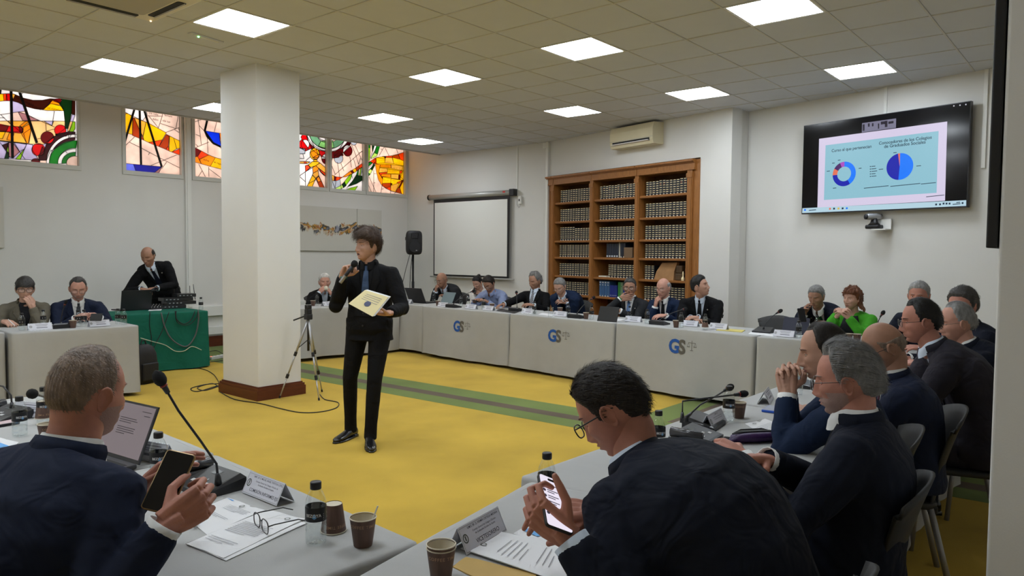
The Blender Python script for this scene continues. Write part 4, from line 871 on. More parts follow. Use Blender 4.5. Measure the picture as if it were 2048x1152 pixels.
# near row (front faces +X) and right row (front faces +Y)
tablecloth('grey cloth on nearest table with open spectacles and papers', (1.455, 2.72), (1.375, 1.465), -.76, 9)
tablecloth('grey cloth on the next table behind the man with laptop', (1.53, 4.55), (1.46, 2.735), -.76, 10)
tablecloth('grey cloth on corner table under the brown envelope', (1.05, 1.42), (2.005, 1.58), -.80, 11)
tablecloth('grey cloth on table before the two men nearest at right', (2.02, 1.645), (3.80, 1.625), -.76, 12)
tablecloth('grey cloth on table before the bald man at right', (3.82, 1.62), (5.60, 1.58), -.76, 13)
tablecloth('grey cloth on table at the far end of right row', (5.62, 1.58), (7.12, 1.57), -.76, 14)
# green equipment table
tablecloth('green cloth on the equipment table by the left wall', (3.62, 9.42), (4.90, 9.34), .75, 15, m_green, zb=.02, group=None, amp=2.0)

# ================================================================== CHAIRS
m_cshell = mat('charcoal_chair_shell', (.020, .0195, .019), .6, vary=.05)
m_cleg = mat('grey_steel_leg', (.30, .30, .31), .4, .5)
def chair_proto():
    t = thing('conference_chair', 'x', 'chair')
    b = MB(); nu, nv = 11, 12; F, B_ = [], []        # curved back shell, flaring at the top
    for i in range(nv):
        q = i/(nv-1); z = .40+.46*q; w = np.interp(q, [0, .25, .5, .8, 1.0], [.205, .175, .165, .205, .225]); y0 = -.19-.10*q-.03*q*q
        for j in range(nu):
            u = -1+2*j/(nu-1); zz = z-(.05*u*u if q > .85 else 0); y = y0+.06*u*u*(.5+q*.6); F.append((w*u, y, zz)); B_.append((w*u*.985, y-.012, zz))
    n = nu*nv; fs = []
    for i in range(nv-1):
        for j in range(nu-1): a = i*nu+j; c = a+nu; fs.append((a, a+1, c+1, c)); fs.append((a+n, c+n, c+1+n, a+1+n))
    for i in range(nv-1):
        a = i*nu; c = a+nu; fs.append((a, c, c+n, a+n)); a += nu-1; c += nu-1; fs.append((a, a+n, c+n, c))
    for j in range(nu-1): a = j; fs.append((a, a+n, a+1+n, a+1)); a = (nv-1)*nu+j; fs.append((a, a+1, a+1+n, a+n))
    b.add(F+B_, fs); link('backrest', b.mesh('backrest', m_cshell, True), t)
    b = MB(); b.rbox((-.215, -.20, .415), (.215, .24, .445), .06, n=5); link('seat', b.mesh('seat', m_cshell, True), t)
    b = MB(); b.rbox((-.20, -.20, .395), (.20, -.16, .43), .01); b.rbox((-.20, .16, .395), (.20, .20, .43), .01); link('seat_frame', b.mesh('seat_frame', m_cshell), t)
    for sx in (-1, 1):
        for top, bot in (((sx*.195, -.17, .42), (sx*.235, -.27, 0)), ((sx*.195, .18, .42), (sx*.225, .22, 0))):
            b = MB(); b.tube([top, bot], .0135, 10); link('leg', b.mesh('leg', m_cleg, True), t)
    return t
CHP = chair_proto(); CHU = [0]
def chair(label, loc, bearing):
    o = CHP if not CHU[0] else copy_tree(CHP); CHU[0] = 1
    o.location = (loc[0], loc[1], 0); o.rotation_euler = (0, 0, R(bearing)-PI/2); return tag(o, label, 'chair', 'conference chairs')
# ================================================================== PEOPLE
TMP = bpy.data.scenes.new('workbench'); TVL = TMP.view_layers[0]
def remesh(mb, voxel, smooth=4, fac=.5):
    """weld overlapping closed shells into one continuous skin"""
    me = bpy.data.meshes.new('w'); me.from_pydata(mb.v, [], mb.f); ob = bpy.data.objects.new('w', me); TMP.collection.objects.link(ob)
    md = ob.modifiers.new('r', 'REMESH'); md.mode = 'VOXEL'; md.voxel_size = voxel; md.adaptivity = 0
    if smooth: sm = ob.modifiers.new('s', 'SMOOTH'); sm.factor = fac; sm.iterations = smooth
    TVL.update(); dg = TVL.depsgraph; ev = ob.evaluated_get(dg); m2 = ev.to_mesh()
    n = len(m2.vertices); co = np.empty(n*3, np.float32); m2.vertices.foreach_get('co', co)
    fs = [tuple(p.vertices) for p in m2.polygons]; ev.to_mesh_clear()
    bpy.data.objects.remove(ob); bpy.data.meshes.remove(me)
    return co.reshape(-1, 3).astype(float), fs
def G2(x, z, x0, z0, sx, sz): return np.exp(-((x-x0)/sx)**2-((z-z0)/sz)**2)
def head_grid(nr, nc, P):
    """head surface in head space (front +y, up +z), eyes at z = 0"""
    pol = np.linspace(.02, PI-.02, nr)[:, None]; t = np.linspace(-PI, PI, nc, endpoint=False)[None, :]; az = t-.5*np.sin(t)
    a, bb, c = .0775*P.get('wide', 1), .097, .118
    x = a*np.sin(pol)*np.sin(az); y = bb*np.sin(pol)*np.cos(az); z = c*np.cos(pol)+0*az
    return head_deform(x, y, z, P)
def head_deform(x, y, z, P):
    c = .118; full = P.get('full', 0.0); wf = P.get('fem', 0.0)
    tt = np.clip(-z/c, 0, 1)
    x = x*(1-(.30-.12*full+.05*wf)*tt**1.7)*(1+.05*np.clip(z/c, 0, 1))
    x = x*(1-.05*np.exp(-((z-.012)/.02)**2)*(y > .02))
    back = y < 0
    y = np.where(back, y*(1-.45*smoothstep(.10, .75, tt)), y*(1-.03*tt))
    y = y+.030*tt**2
    y = np.where(y > 0, y-.010*np.exp(-(x/.055)**2)*np.exp(-((z+.02)/.06)**2), y)
    w = smoothstep(.02, .06, y)
    nose = P.get('nose', 1.0); d = 0
    ridge = np.interp(z, [-.058, -.050, -.040, -.02, .004, .02], [0, .6, 1.0, .70, .34, 0])
    d = d+.027*nose*ridge*np.exp(-(x/np.interp(z, [-.05, -.035, 0], [.0125, .0105, .0085]))**2)
    d = d+.010*nose*(G2(x, z, .013, -.046, .0075, .007)+G2(x, z, -.013, -.046, .0075, .007))
    for s in (-1, 1):
        d = d-.0120*G2(x, z, s*.031, .001, .0165, .0115)+.0050*G2(x, z, s*.031, .000, .012, .0065)
        d = d+.0065*(1-.5*wf)*G2(x, z, s*.030, .021, .020, .0065)+.0065*G2(x, z, s*.046, -.026, .018, .016)
        d = d-.0035*G2(x, z, s*.036, -.052, .012, .014)+.004*full*G2(x, z, s*.045, -.065, .022, .022)
        d = d-.0028*G2(x, z, s*.026, -.050, .0045, .014)
    lip = 1+.3*wf
    d = d+.0075*lip*G2(x, z, 0, -.0645, .021, .0052)+.0078*lip*G2(x, z, 0, -.0755, .018, .0050)-.0052*G2(x, z, 0, -.0700, .023, .0022)
    d = d+.004*G2(x, z, 0, -.068, .028, .014)-.0045*G2(x, z, 0, -.0865, .022, .0055)+.0095*G2(x, z, 0, -.103, .022, .013)
    if P.get('open'): d = d-.016*G2(x, z, 0, -.070, .014, .0065)
    y = y+d*w
    return np.stack([x, y, z], -1)
def hairline(az, style):
    """lowest hair height for azimuth (0 front, 180 back)"""
    A = np.degrees(np.abs(az)); H = style
    return np.interp(A, [0, 25, 45, 60, 72, 82, 100, 112, 130, 150, 180], H)
HL = {'normal': [.070, .070, .058, .040, -.005, -.018, .022, .012, -.035, -.062, -.068],
      'recede': [.088, .090, .092, .066, .010, -.010, .022, .012, -.035, -.062, -.068],
      'high': [.098, .100, .102, .085, .025, -.005, .022, .012, -.035, -.062, -.068],
      'fringe': [.028, .030, .028, .018, -.015, -.022, .015, .010, -.035, -.075, -.080],
      'speaker': [.052, .052, .046, .034, -.008, -.020, .015, .010, -.035, -.078, -.084],
      'long': [.066, .066, .052, .020, -.040, -.070, -.070, -.075, -.085, -.090, -.092]}
def face_mats(co, P):
    return None
def hair_mesh(P, Hm, near):
    """scalp shell with thickness plus loose strands"""
    st = P['hair']; nr, nc = (64, 80) if near else (36, 48)
    g = head_grid(nr, nc, dict(P, nose=0)); x, y, z = g[..., 0], g[..., 1], g[..., 2]
    az = np.arctan2(x, y); line = hairline(az, HL[st.get('line', 'normal')])
    m = z-line
    if 'zmax' in st: m = np.minimum(m, np.interp(np.degrees(np.abs(az)), [0, 60, 90, 130, 180], [-.2, .05, st['zmax'], st['zmax'], st['zmax']-.005])-z)
    nrm = np.stack([x/.0745**2, y/.097**2, z/.118**2], -1); nrm /= np.linalg.norm(nrm, axis=-1, keepdims=True)
    top = smoothstep(-.02, .09, z)
    th = st.get('side', .008)*(1-top)+st.get('top', .016)*top
    th = th*(1-.75*np.exp(-((y+.006)/.035)**2)*smoothstep(.05, .07, np.abs(x))*(1-smoothstep(.03, .06, z)))
    if 'front' in st: th = th+st['front']*np.exp(-((y-.065)/.04)**2)*smoothstep(.03, .08, z)
    nf = np.array([[noise.noise(Vector((p[0]*38, p[1]*38, p[2]*22))) for p in row] for row in g])
    nf2 = np.array([[noise.noise(Vector((p[0]*110+5, p[1]*70, p[2]*60))) for p in row] for row in g])
    edge = smoothstep(-.002, st.get('soft', .016), m)
    off = th*edge*(1+st.get('rough', .35)*nf+.18*nf2)+.0008-.010*(1-smoothstep(-.010, .0, m))
    if st.get('curl'): off = off+edge*st['curl']*np.maximum(0, nf2)*1.2
    V = g+nrm*off[..., None]
    mb = MB(); ok = m > -.028; idx = -np.ones(ok.shape, int); vs = []
    for i in range(nr):
        for j in range(nc):
            if ok[i, j]: idx[i, j] = len(vs); vs.append(Hm @ Vector(V[i, j]))
    fs = []
    for i in range(nr-1):
        for j in range(nc):
            k = (j+1) % nc; q = (idx[i, j], idx[i+1, j], idx[i+1, k], idx[i, k])
            if min(q) >= 0: fs.append(q)
    if ok[0].all(): fs.append(tuple(idx[0, j] for j in range(nc)))
    mb.add(vs, fs)
    # strands
    n = st.get('n', 260) if not near else st.get('nn', 1500)
    ii, jj = np.where((m > .003) & (np.arange(nr)[:, None] > 0)); rr = random.Random(3)
    comb = Vector(st.get('comb', (0, -1, -.35))); Ls = st.get('len', .03); wd = .0016 if not near else .0009
    if len(ii):
        wgt = np.sin(np.linspace(.02, PI-.02, nr))[ii]; cs = np.cumsum(wgt/wgt.sum())
        for q in range(n):
            k = int(np.searchsorted(cs, rr.random())); k = min(k, len(ii)-1); i, j = ii[k], jj[k]
            p = Vector(V[i, j]); nv = Vector(nrm[i, j]); dirv = comb.copy()
            if st.get('fall'): dirv = Vector((p.x*4, p.y*3 if p.y < 0 else p.y*5, -.6))+comb*.3
            dirv = dirv-nv*dirv.dot(nv)
            if dirv.length < .05: dirv = perp(nv)[0]
            dirv.normalize(); dirv = (dirv+Vector((rr.uniform(-1, 1), rr.uniform(-1, 1), rr.uniform(-1, 1)))*st.get('mess', .25)).normalized()
            sd = dirv.cross(nv).normalized()*wd; L = Ls*rr.uniform(.5, 1.2); pts = []
            if abs(p.y+.006) < .042 and abs(p.x) > .05 and p.z < .055: L = min(L, .012)
            for s_ in range(4):
                f = s_/3; c = p+dirv*L*f+nv*(.0012+st.get('lift', .003)*math.sin(f*2.2)*rr.uniform(.3, 1.2)-L*L*f*f*4.0)
                ww = 1-.8*f; pts.append((c-sd*ww, c+sd*ww))
            vs2 = [Hm @ v for ab in pts for v in ab]; mb.add(vs2, [(2*a, 2*a+1, 2*a+3, 2*a+2) for a in range(3)])
    return mb
def two_link(S, W, l1, l2, pole):
    d = W-S; L = d.length; mx = (l1+l2)*.998
    if L > mx: W = S+d*(mx/L); d = W-S; L = mx
    a = (l1*l1-l2*l2+L*L)/(2*L); h = math.sqrt(max(l1*l1-a*a, 0)); dn = d/L
    pp = pole-dn*pole.dot(dn); pp = pp.normalized() if pp.length > 1e-4 else perp(dn)[0]
    return S+dn*a+pp*h, W
def hand_shells(mb, W, d, n, right, curl=.5, spread=.0, thumb=.5, hs=1.0, fingers=None):
    d = d.normalized(); n = (n-d*n.dot(d)).normalized(); th = d.cross(n) if right else n.cross(d)
    tips = []
    base = [(.034, .090), (.0115, .096), (-.0115, .092), (-.0325, .083)]; lens = [(.042, .025, .020), (.046, .029, .021), (.043, .027, .020), (.033, .020, .018)]
    for k, ((sx, sy), ls) in enumerate(zip(base, lens)):
        kn = W+(d*sy+th*sx)*hs; mb.tube([W+th*sx*.55*hs-d*.01, W+(d*sy*.5+th*sx*.85-n*.002)*hs, kn], [.017*hs, .0155*hs, .0125*hs], 8)
        cu = fingers[k] if fingers else curl; p = kn; ang = 0; pts = [p]; rad = [.0105*hs]; dd = (d+th*spread*(1.5-k)*.5).normalized()
        for s_, (l, f) in enumerate(zip(ls, (.75, 1.0, .7))):
            ang += cu*f*1.15; v = dd*math.cos(ang)+n*math.sin(ang); p = p+v*l*hs; pts.append(p); rad.append((.0092, .0082, .0068)[s_]*hs)
        mb.tube(pts, rad, 8); mb.ball(pts[-1], .0066*hs, 8, 6); tips.append(pts[-1])
    b0 = W+(d*.022+th*.028+n*.006)*hs; v1 = (th*.75+d*.62+n*(.25+.4*thumb)).normalized(); b1 = b0+v1*.046*hs
    v2 = (th*(.45-.7*thumb)+d*.85+n*(.2+.5*thumb)).normalized(); b2 = b1+v2*.034*hs; v3 = (v2+(n*.3-th*.3)*thumb).normalized(); b3 = b2+v3*.026*hs
    mb.tube([W+d*.005, b0, b1, b2, b3], [.016*hs, .017*hs, .0118*hs, .0102*hs, .0078*hs], 8); mb.ball(b3, .0076*hs, 8, 6)
    mb.tube([W-d*.03, W, W+d*.03*hs], [.026*hs, .027*hs, .028*hs], 10, flat=.72)
    return tips, b3
def ell_ring(c, ax, ay, rx, ryf, ryb, n=20, e=.88):
    o = []
    for k in range(n):
        a = 2*PI*k/n; ca, sa = math.cos(a), math.sin(a); ca = math.copysign(abs(ca)**e, ca); sa = math.copysign(abs(sa)**e, sa)
        o.append(c+ax*(rx*ca)+ay*((ryf if sa > 0 else ryb)*sa))
    return o
def skinmat(key, c): return mat('skin_'+key, c, .52, vary=.10, vscale=25, bump=.05, bscale=300, sss=.0, spec=.35)
SKIN = {'fair': (.52, .30, .22), 'light': (.46, .255, .18), 'tan': (.36, .19, .125), 'pink': (.52, .27, .20), 'dark': (.28, .145, .095), 'ruddy': (.45, .20, .145)}
def M_hair(key, c): return mat('hair_'+key, c, .5, vary=.35, vscale=60, bump=.35, bscale=160, stretch=(1, 1, .35), spec=.4)
HAIR = {'black': (.010, .009, .009), 'dark': (.018, .013, .010), 'brown': (.055, .030, .017), 'greydark': (.045, .042, .040), 'grey': (.19, .185, .18), 'silver': (.26, .255, .25), 'white': (.55, .53, .50), 'auburn': (.13, .042, .014), 'stubble': (.20, .145, .11), 'pepper': (.06, .055, .052)}
m_lip = mat('lips', (.36, .16, .125), .45); m_eyew = mat('eye_white', (.62, .60, .57), .25); m_iris = mat('iris', (.025, .018, .012), .2); m_mouth = mat('mouth_dark', (.05, .012, .012), .6)
m_shoe = mat('black_shoe_leather', (.010, .010, .011), .22, coat=.3)
m_gframe = mat('spectacle_frame', (.015, .014, .014), .3); m_gmetal = mat('spectacle_metal', (.25, .22, .18), .3, .8)
m_lens = mat('spectacle_lens', (.9, .95, .95), .03, alpha=.10); 

def person(label, head, face, P):
    """P: pose and look. head = world position of the head centre, face = world bearing of the body (deg)"""
    s = P.get('s', 1.0); near = P.get('near', False); fw = Vector((math.cos(R(face)), math.sin(R(face)), 0)); rt = Vector((fw.y, -fw.x, 0))
    stand = P.get('stand', False); pz = (.94 if stand else .535)*(s if stand else 1)
    Lh = .705*s; dz = head[2]-pz
    fo = P['lean'] if 'lean' in P else (math.sqrt(max(Lh*Lh-dz*dz, 0)) if dz < Lh else .02)
    so = P.get('side', 0.0)
    root = Vector((head[0], head[1], 0))-fw*fo-rt*so; ang = R(face)-PI/2
    t = thing('person', label, 'person', root, ang)
    inv = rz_m(ang, root).inverted()
    Lc = lambda w: inv @ Vector(w)
    H = Lc(head); pel = Vector((0, 0, pz)); X0 = Vector((1, 0, 0)); Z0 = Vector((0, 0, 1)); Y0 = Vector((0, 1, 0))
    up0 = (H-pel).normalized(); up = (up0*.6+Z0*.4).normalized()
    N = H-up*(P.get('neckl', .138)*s)-Vector((0, .028*s, 0))+Vector((0, 0, -.004))
    A = (N-pel).normalized(); tw = R(P.get('twist', 0)); lx = Vector((math.cos(tw), math.sin(tw), 0)); lx = (lx-A*lx.dot(A)).normalized(); fwv = A.cross(lx).normalized()
    tl = (N-pel).length; build = P.get('build', 1.0); belly = P.get('belly', .0); sw = P.get('sw', 1.0)*s
    mid = (pel+N)*.5-fwv*(.035+.25*max(0, fo-.1))*s
    def spine(q):
        if q <= 0: return pel+Vector((0, .0, q*tl*.9))
        if q >= 1: return N+A*(q-1)*tl
        return pel*(1-q)**2+(mid*2-(pel+N)*.5)*2*q*(1-q)+N*q*q
    def sect(scale, sh=0.0):
        rows = [(-.16, .178, .105, .125), (-.06, .182, .125, .13), (.10, .176, .128+belly, .115), (.28, .170, .122+belly, .105), (.46, .176, .120+belly*.5, .112), (.62, .186, .118, .118), (.74, .192, .108, .112), (.82, .200, .095, .100), (.88, .198, .080, .090), (.925, .168, .068, .080), (.958, .122, .058, .070), (.985, .080, .052, .062), (1.01, .060, .050, .056)]
        if stand: rows = [(-.27, .188, .118, .125)]+rows
        if P.get('fem'): rows = [(q, w*(.92 if q > .5 else 1.0), f+(.022 if .5 < q < .76 else 0), k) for q, w, f, k in rows]
        rr = []
        for q, w, f, k in rows:
            k_ = tw*q; ax = Vector((math.cos(k_), math.sin(k_), 0)); e = .01; tn = (spine(q+e)-spine(q-e)).normalized(); ax = (ax-tn*ax.dot(tn)).normalized(); ay = tn.cross(ax)
            wide = (build if q < .8 else 1+(build-1)*.4)*s; c = spine(q)
            rr.append(ell_ring(c, ax, ay, max(w*wide*(sw/s if q > .6 else 1)+sh, .01), max(f*wide+sh, .01), max(k*wide+sh, .01), 22))
        return rr
    Rh = Matrix.Rotation(R(P.get('hy', 0)), 4, 'Z') @ Matrix.Rotation(R(-P.get('hp', 0)), 4, 'X') @ Matrix.Rotation(R(P.get('hr', 0)), 4, 'Y')
    hs = s*P.get('hsz', 1.0); Hm = Matrix.Translation(H) @ Rh @ Matrix.Scale(hs, 4)
    Sh = {}; El = {}; Wr = {}; arms = {}
    for sg, nm in ((1, 'R'), (-1, 'L')):
        a = P.get(nm, {}); S = N-A*(.082*s)+lx*(sg*.180*sw)+fwv*a.get('sf', 0.0)-fwv*.01+A*a.get('raise', 0.0)
        if 'w' in a: Wt = Lc(a['w'])
        elif 'hw' in a: Wt = Hm @ Vector(a['hw'])
        else: Wt = Vector(a.get('l', (sg*.14, .42, .80)))
        pole = Vector(a.get('pole', (sg*.55, -.35, -.75)))
        E_, Wt = two_link(S, Wt, .295*s, .262*s, pole); Sh[nm], El[nm], Wr[nm] = S, E_, Wt
        fd = (Wt-E_).normalized(); dv = Vector(a['d']).normalized() if 'd' in a else (fd*.8+Vector((-sg*.25, .1, -.1))).normalized()
        nv = Vector(a['n']) if 'n' in a else Vector((-sg*.3, 0, -1))
        if 'hw' in a: R3 = Matrix.Rotation(R(P.get('hy', 0)), 3, 'Z'); dv = R3 @ dv; nv = R3 @ nv
        arms[nm] = (a, fd, dv, nv, sg)
    # ---- clothes: jacket or shirt = torso + sleeves in one skin
    top = P['top']; loose = P.get('loose', 0.006)
    def sleeve(mb, nm, k, endf=1.0):
        S, E_, Wt = Sh[nm], El[nm], Wr[nm]; sg = 1 if nm == 'R' else -1; r = lambda v: (v*s*(.5+.5*build)+k)
        We = E_.lerp(Wt, endf)
        mb.tube([N-A*.07*s+lx*sg*.09*sw, S, S.lerp(E_, .25), S.lerp(E_, .6), E_, E_.lerp(We, .35), E_.lerp(We, .75), We], [r(.055), r(.063), r(.064), r(.055), r(.049), r(.047), r(.040), r(.035)], 14)
        mb.ball(E_, r(.0495), 12, 8); mb.ball(S, (r(.058), r(.060), r(.058)), 12, 8)
    vox = P.get('vox', .0075 if near else .011)
    mb = MB(); tor = sect(1.0, loose); mb.loft(tor)
    if not stand: mb.loft([ell_ring(Vector((0, .0, pz-.01)), X0, Z0, .19*build*s, .10, .09), ell_ring(Vector((0, .12, pz-.0)), X0, Z0, .18*build*s, .085, .085), ell_ring(Vector((0, .16, pz)), X0, Z0, .12*build, .05, .05)])
    else:
        k = P.get('skirt', 0)
    for nm in 'RL': sleeve(mb, nm, loose+.002, P.get(nm, {}).get('sl', .96))
    co, fs = remesh(mb, vox, 5)
    amp = P.get('crease', .0045)
    for i, p in enumerate(co):     # soft cloth creases
        v = Vector((p[0]*9+3*root.x, p[1]*9, p[2]*16)); q = noise.noise(v)+.5*noise.noise(v*2.3)
        co[i, 2] += amp*q; co[i, 0] += amp*.6*noise.noise(v+Vector((7, 3, 1))); co[i, 1] += amp*.8*q
    jb = MB(); jb.add(co.tolist(), fs); topo = jb.build(P.get('topname', 'jacket'), top, t, True)
    tb = MB(); tb.loft(tor); bvh = BVHTree.FromPolygons([Vector(v) for v in tb.v], tb.f)
    def chest(u, v, eps):
        o = N-A*v+lx*u+fwv*.6; h = bvh.ray_cast(o, -fwv)
        return (h[0] if h[0] is not None else N-A*v+lx*u+fwv*.08)+fwv*eps
    def panel(name, rows, m, eps, parent=t, thick=.003, ncol=6):
        b = MB(); nr = len(rows); F, B_ = [], []
        for v, u0, u1 in rows:
            for k in range(ncol+1): u = u0+(u1-u0)*k/ncol; p = chest(u, v, eps+.002*math.sin(PI*k/ncol)); F.append(p); B_.append(p-fwv*thick)
        n = nr*(ncol+1); q = []
        for i in range(nr-1):
            for k in range(ncol):
                a = i*(ncol+1)+k; c = a+ncol+1; q.append((a, c, c+1, a+1)); q.append((a+n, a+1+n, c+1+n, c+n))
        for i in range(nr-1):
            a = i*(ncol+1); c = a+ncol+1; q.append((a, a+n, c+n, c)); a += ncol; c += ncol; q.append((a, c, c+n, a+n))
        b.add(F+B_, q); return b.build(name, m, parent, True)
    style = P.get('style', 'suit'); vb = P.get('vb', .31)*s
    if style == 'suit':
        hw = lambda v: (.060*(1-max(v, 0)/vb)**.8+.004)*s
        vs_ = [-.002+k*(vb+.002)/9 for k in range(10)]
        if P.get('shirt'): panel('shirt', [(v, -hw(v)-.004, hw(v)+.004) for v in vs_], P['shirt'], .0035)
        if P.get('tie'):
            tie = panel('tie', [(.012*s, -.020, .020), (.030*s, -.017, .017), (.046*s, -.012, .012)]+[(v, -(.014+.075*v), .014+.075*v) for v in [.05+k*(vb*.96-.05)/6 for k in range(7)]], P['tie'], .011, thick=.006)
        for sg in (-1, 1):
            rows = []
            for v in [.010+k*(vb-.010)/9 for k in range(10)]:
                lw = np.interp(v/vb, [-.05, .12, .38, .42, .8, 1.0], [.022, .040, .078, .058, .035, .012])*s
                rows.append((v, sg*hw(v), sg*(hw(v)+lw)))
            panel('lapel', rows, P.get('lapelm', top), .008, thick=.005, ncol=4)
        if P.get('pin'): b = MB(); p = chest(P['pin']*.095*s, .12*s, .014); b.ball(p, .008, 8, 6); b.build('lapel_pin', mat('pin_enamel', (.6, .55, .5), .3, .4), t)
        for k in range(1 if not stand else 2): b = MB(); p = chest(0.012, vb+.02+.1*k, .008); b.ball(p, (.008, .004, .008), 8, 6); b.build('button', m_blk, t)
    elif style == 'shirt':
        panel('placket', [(.0+k*.05, -.014, .016) for k in range(9)], P.get('placket', top), .005, ncol=2)
    # collars
    Nn = (H-N).normalized()
    def collar(name, m, r0, r1, h, ends, gap, back=0.0, flare=0.0):
        """strip round the back of the neck from one front end to the other"""
        b = MB(); n = 26; ri = [[], [], [], []]
        for k in range(n+1):
            a = R(90+gap+(360-2*gap)*k/n); ca, sa = math.cos(a), math.sin(a); fr = smoothstep(.25, 1.0, sa); bk = max(0, -sa)
            ax_ = (A*.5+Nn*.5)
            lo = N+lx*(r0+flare*fr)*ca+fwv*((r0+.012*fr+flare*fr)*sa+.002)+ax_*(-.014-ends*fr)
            hi = N+lx*r1*ca+fwv*(r1*sa+.004)+ax_*(h*(1-.62*fr)+back*bk)
            o_ = (lx*ca+fwv*sa)
            ri[0].append(lo); ri[1].append(lo.lerp(hi, .55)+o_*.004); ri[2].append(hi); ri[3].append(hi-o_*.006)
        m_ = len(ri[0]); fs_ = []
        for q_ in range(3):
            for k in range(m_-1): fs_.append((q_*m_+k, q_*m_+k+1, (q_+1)*m_+k+1, (q_+1)*m_+k))
        b.add([p for r_ in ri for p in r_], fs_); return b.build(name, m, t, True)
    if (P.get('shirt') or style == 'shirt') and not P.get('nocollar'): collar('collar', P.get('shirt') or top, .066*s*P.get('neck', 1), .0625*s*P.get('neck', 1), .040*s, (.030 if P.get('tie') else .018)*s, 10 if P.get('tie') else 16, flare=.010)
    if style == 'suit': collar('jacket_collar', top, .079*s*P.get('neck', 1), .0725*s*P.get('neck', 1), .027*s, .0, 62, back=.008)
    # ---- cuffs
    if P.get('cuff', True):
        for nm in 'RL':
            a, fd, dv, nv, sg = arms[nm]; e = a.get('sl', .96); E_, Wt = El[nm], Wr[nm]; r_ = .036*s*(.5+.5*build)+loose
            b = MB(); p0 = E_.lerp(Wt, e-.06); p1 = E_.lerp(Wt, min(e+.055, 1.03)); x_, y_ = perp(fd)
            ring = lambda p, r: [p+(x_*math.cos(2*PI*k/14)+y_*math.sin(2*PI*k/14))*r for k in range(14)]
            b.loft([ring(p0, r_-.003), ring(p1, r_-.002), ring(p1, r_-.005), ring(p0, r_-.006)], cap=False); b.build('cuff', P.get('shirt') or top, t, True)
    # ---- legs
    tr = P.get('trousers', top); lv = .013 if stand or P.get('legs_seen') else .02
    mb = MB(); hips = {}
    sole = []
    for sg, nm in ((1, 'R'), (-1, 'L')):
        hp = Vector((sg*.092*s, .0, pz-.02))
        if stand:
            ft = Lc((*P['feet'][nm][:2], 0)); kn = hp.lerp(ft+Vector((0, 0, .10)), .49)+Vector((sg*.008, .025, 0))+Vector(P.get('knee', {}).get(nm, (0, 0, 0))); an = ft+Vector((0, -.02, .085))
            mb.tube([hp+Vector((0, 0, .08)), hp, hp.lerp(kn, .35), kn, kn.lerp(an, .35), kn.lerp(an, .8), an+Vector((0, 0, -.035))], [.10*s, .098*s, .083*s, .060*s, .057*s, .050*s, .052*s], 14)
            dirf = R(P['feet'][nm][2])-ang
        else:
            kn = hp+Vector((sg*.05, .43*s, .01)); an = Vector((sg*.13, .44*s-.04+P.get('tuck', 0), .075))
            mb.tube([hp+Vector((0, -.04, 0)), hp, hp.lerp(kn, .5), kn, kn.lerp(an, .1), kn.lerp(an, .45), an+Vector((0, 0, -.02))], [.10*s, .098*s, .082*s, .064*s, .062*s, .054*s, .050*s], 12); dirf = PI/2-sg*.12; ft = Vector((an.x, an.y+.02, 0))
        sole.append((ft, dirf, an, kn))
    if stand: mb.loft([ell_ring(pel+Vector((0, 0, z)), X0, Y0, w*s*build, d_*s, d_*1.08*s) for z, w, d_ in ((-.10, .12, .10), (-.04, .165, .112), (.04, .168, .112), (.12, .155, .105))])
    else: mb.ball(pel+Vector((0, -.01, -.01)), (.172*s*build, .135*s, .098*s), 16, 10)
    co, fs = remesh(mb, lv, 4); b = MB(); b.add(co.tolist(), fs); b.build('trousers', tr, t, True)
    for ft, dr, an, _k in sole:
        b = MB(); M = rz_m(dr-PI/2, (ft.x, ft.y, 0)); L = .20*s
        prof = [(-.075, .030, .068), (-.06, .034, .085), (-.01, .036, .088), (.04, .037, .066), (.10, .044, .046), (.15, .042, .036), (.185, .030, .028), (.205, .012, .020)]
        b.loft([[M @ Vector((w*math.cos(a), y, max(.012, .012+h*.5+h*.5*math.sin(a)))) for a in [2*PI*k/14 for k in range(14)]] for y, w, h in [(y*s, w*s, h*s) for y, w, h in prof]])
        b.loft([[M @ Vector((x*s, y*s, z)) for x, y in [(-.028, -.078), (.028, -.078), (.036, -.01), (.046, .09), (.040, .16), (.014, .208), (-.014, .208), (-.040, .16), (-.046, .09), (-.036, -.01)]] for z in (.0, .013)], 0)
        b.loft([[M @ Vector((x*s, y*s, z)) for x, y in [(-.03, -.08), (.03, -.08), (.03, -.02), (-.03, -.02)]] for z in (.0, .022)], 0)
        b.build('shoe', P.get('shoe', m_shoe), t, True)
    # ---- body: torso, neck, arms, legs welded; hands and head with finer skin
    skin = skinmat(P.get('skin', 'light'), SKIN[P.get('skin', 'light')]); body = MB()
    nb = Hm @ Vector((0, -.018, -.075)); jaw = Hm @ Vector((0, .012, -.085)); nt_ = Hm @ Vector((0, -.022, -.02))
    core = MB(); core.loft(sect(1, -.018)); nk = P.get('neck', 1.0)
    core.tube([N-A*.05, N+A*.005+fwv*.002, N.lerp(nb, .55), nb, nt_], [.066*s*nk, .0575*s*nk, .0545*s*nk, .055*s*nk, .055*s*nk], 16)
    for nm in 'RL':
        S, E_, Wt = Sh[nm], El[nm], Wr[nm]; core.tube([S, S.lerp(E_, .5), E_, E_.lerp(Wt, .35), E_.lerp(Wt, .9)], [.055*s, .045*s, .038*s, .040*s, .026*s], 10)
    for sg in (1, -1):
        hp = Vector((sg*.092*s, 0, pz-.02)); an = sole[0 if sg > 0 else 1][2]
        kn = sole[0 if sg > 0 else 1][3] if stand else hp+Vector((sg*.05, .40*s, -.01))
        core.tube([hp, hp.lerp(kn, .5), kn, kn.lerp(an, .4), an], [.070*s, .056*s, .030*s, .034*s, .026*s], 10)
    co, fs = remesh(core, .011 if near else .014, 6); body.add(co.tolist(), fs)
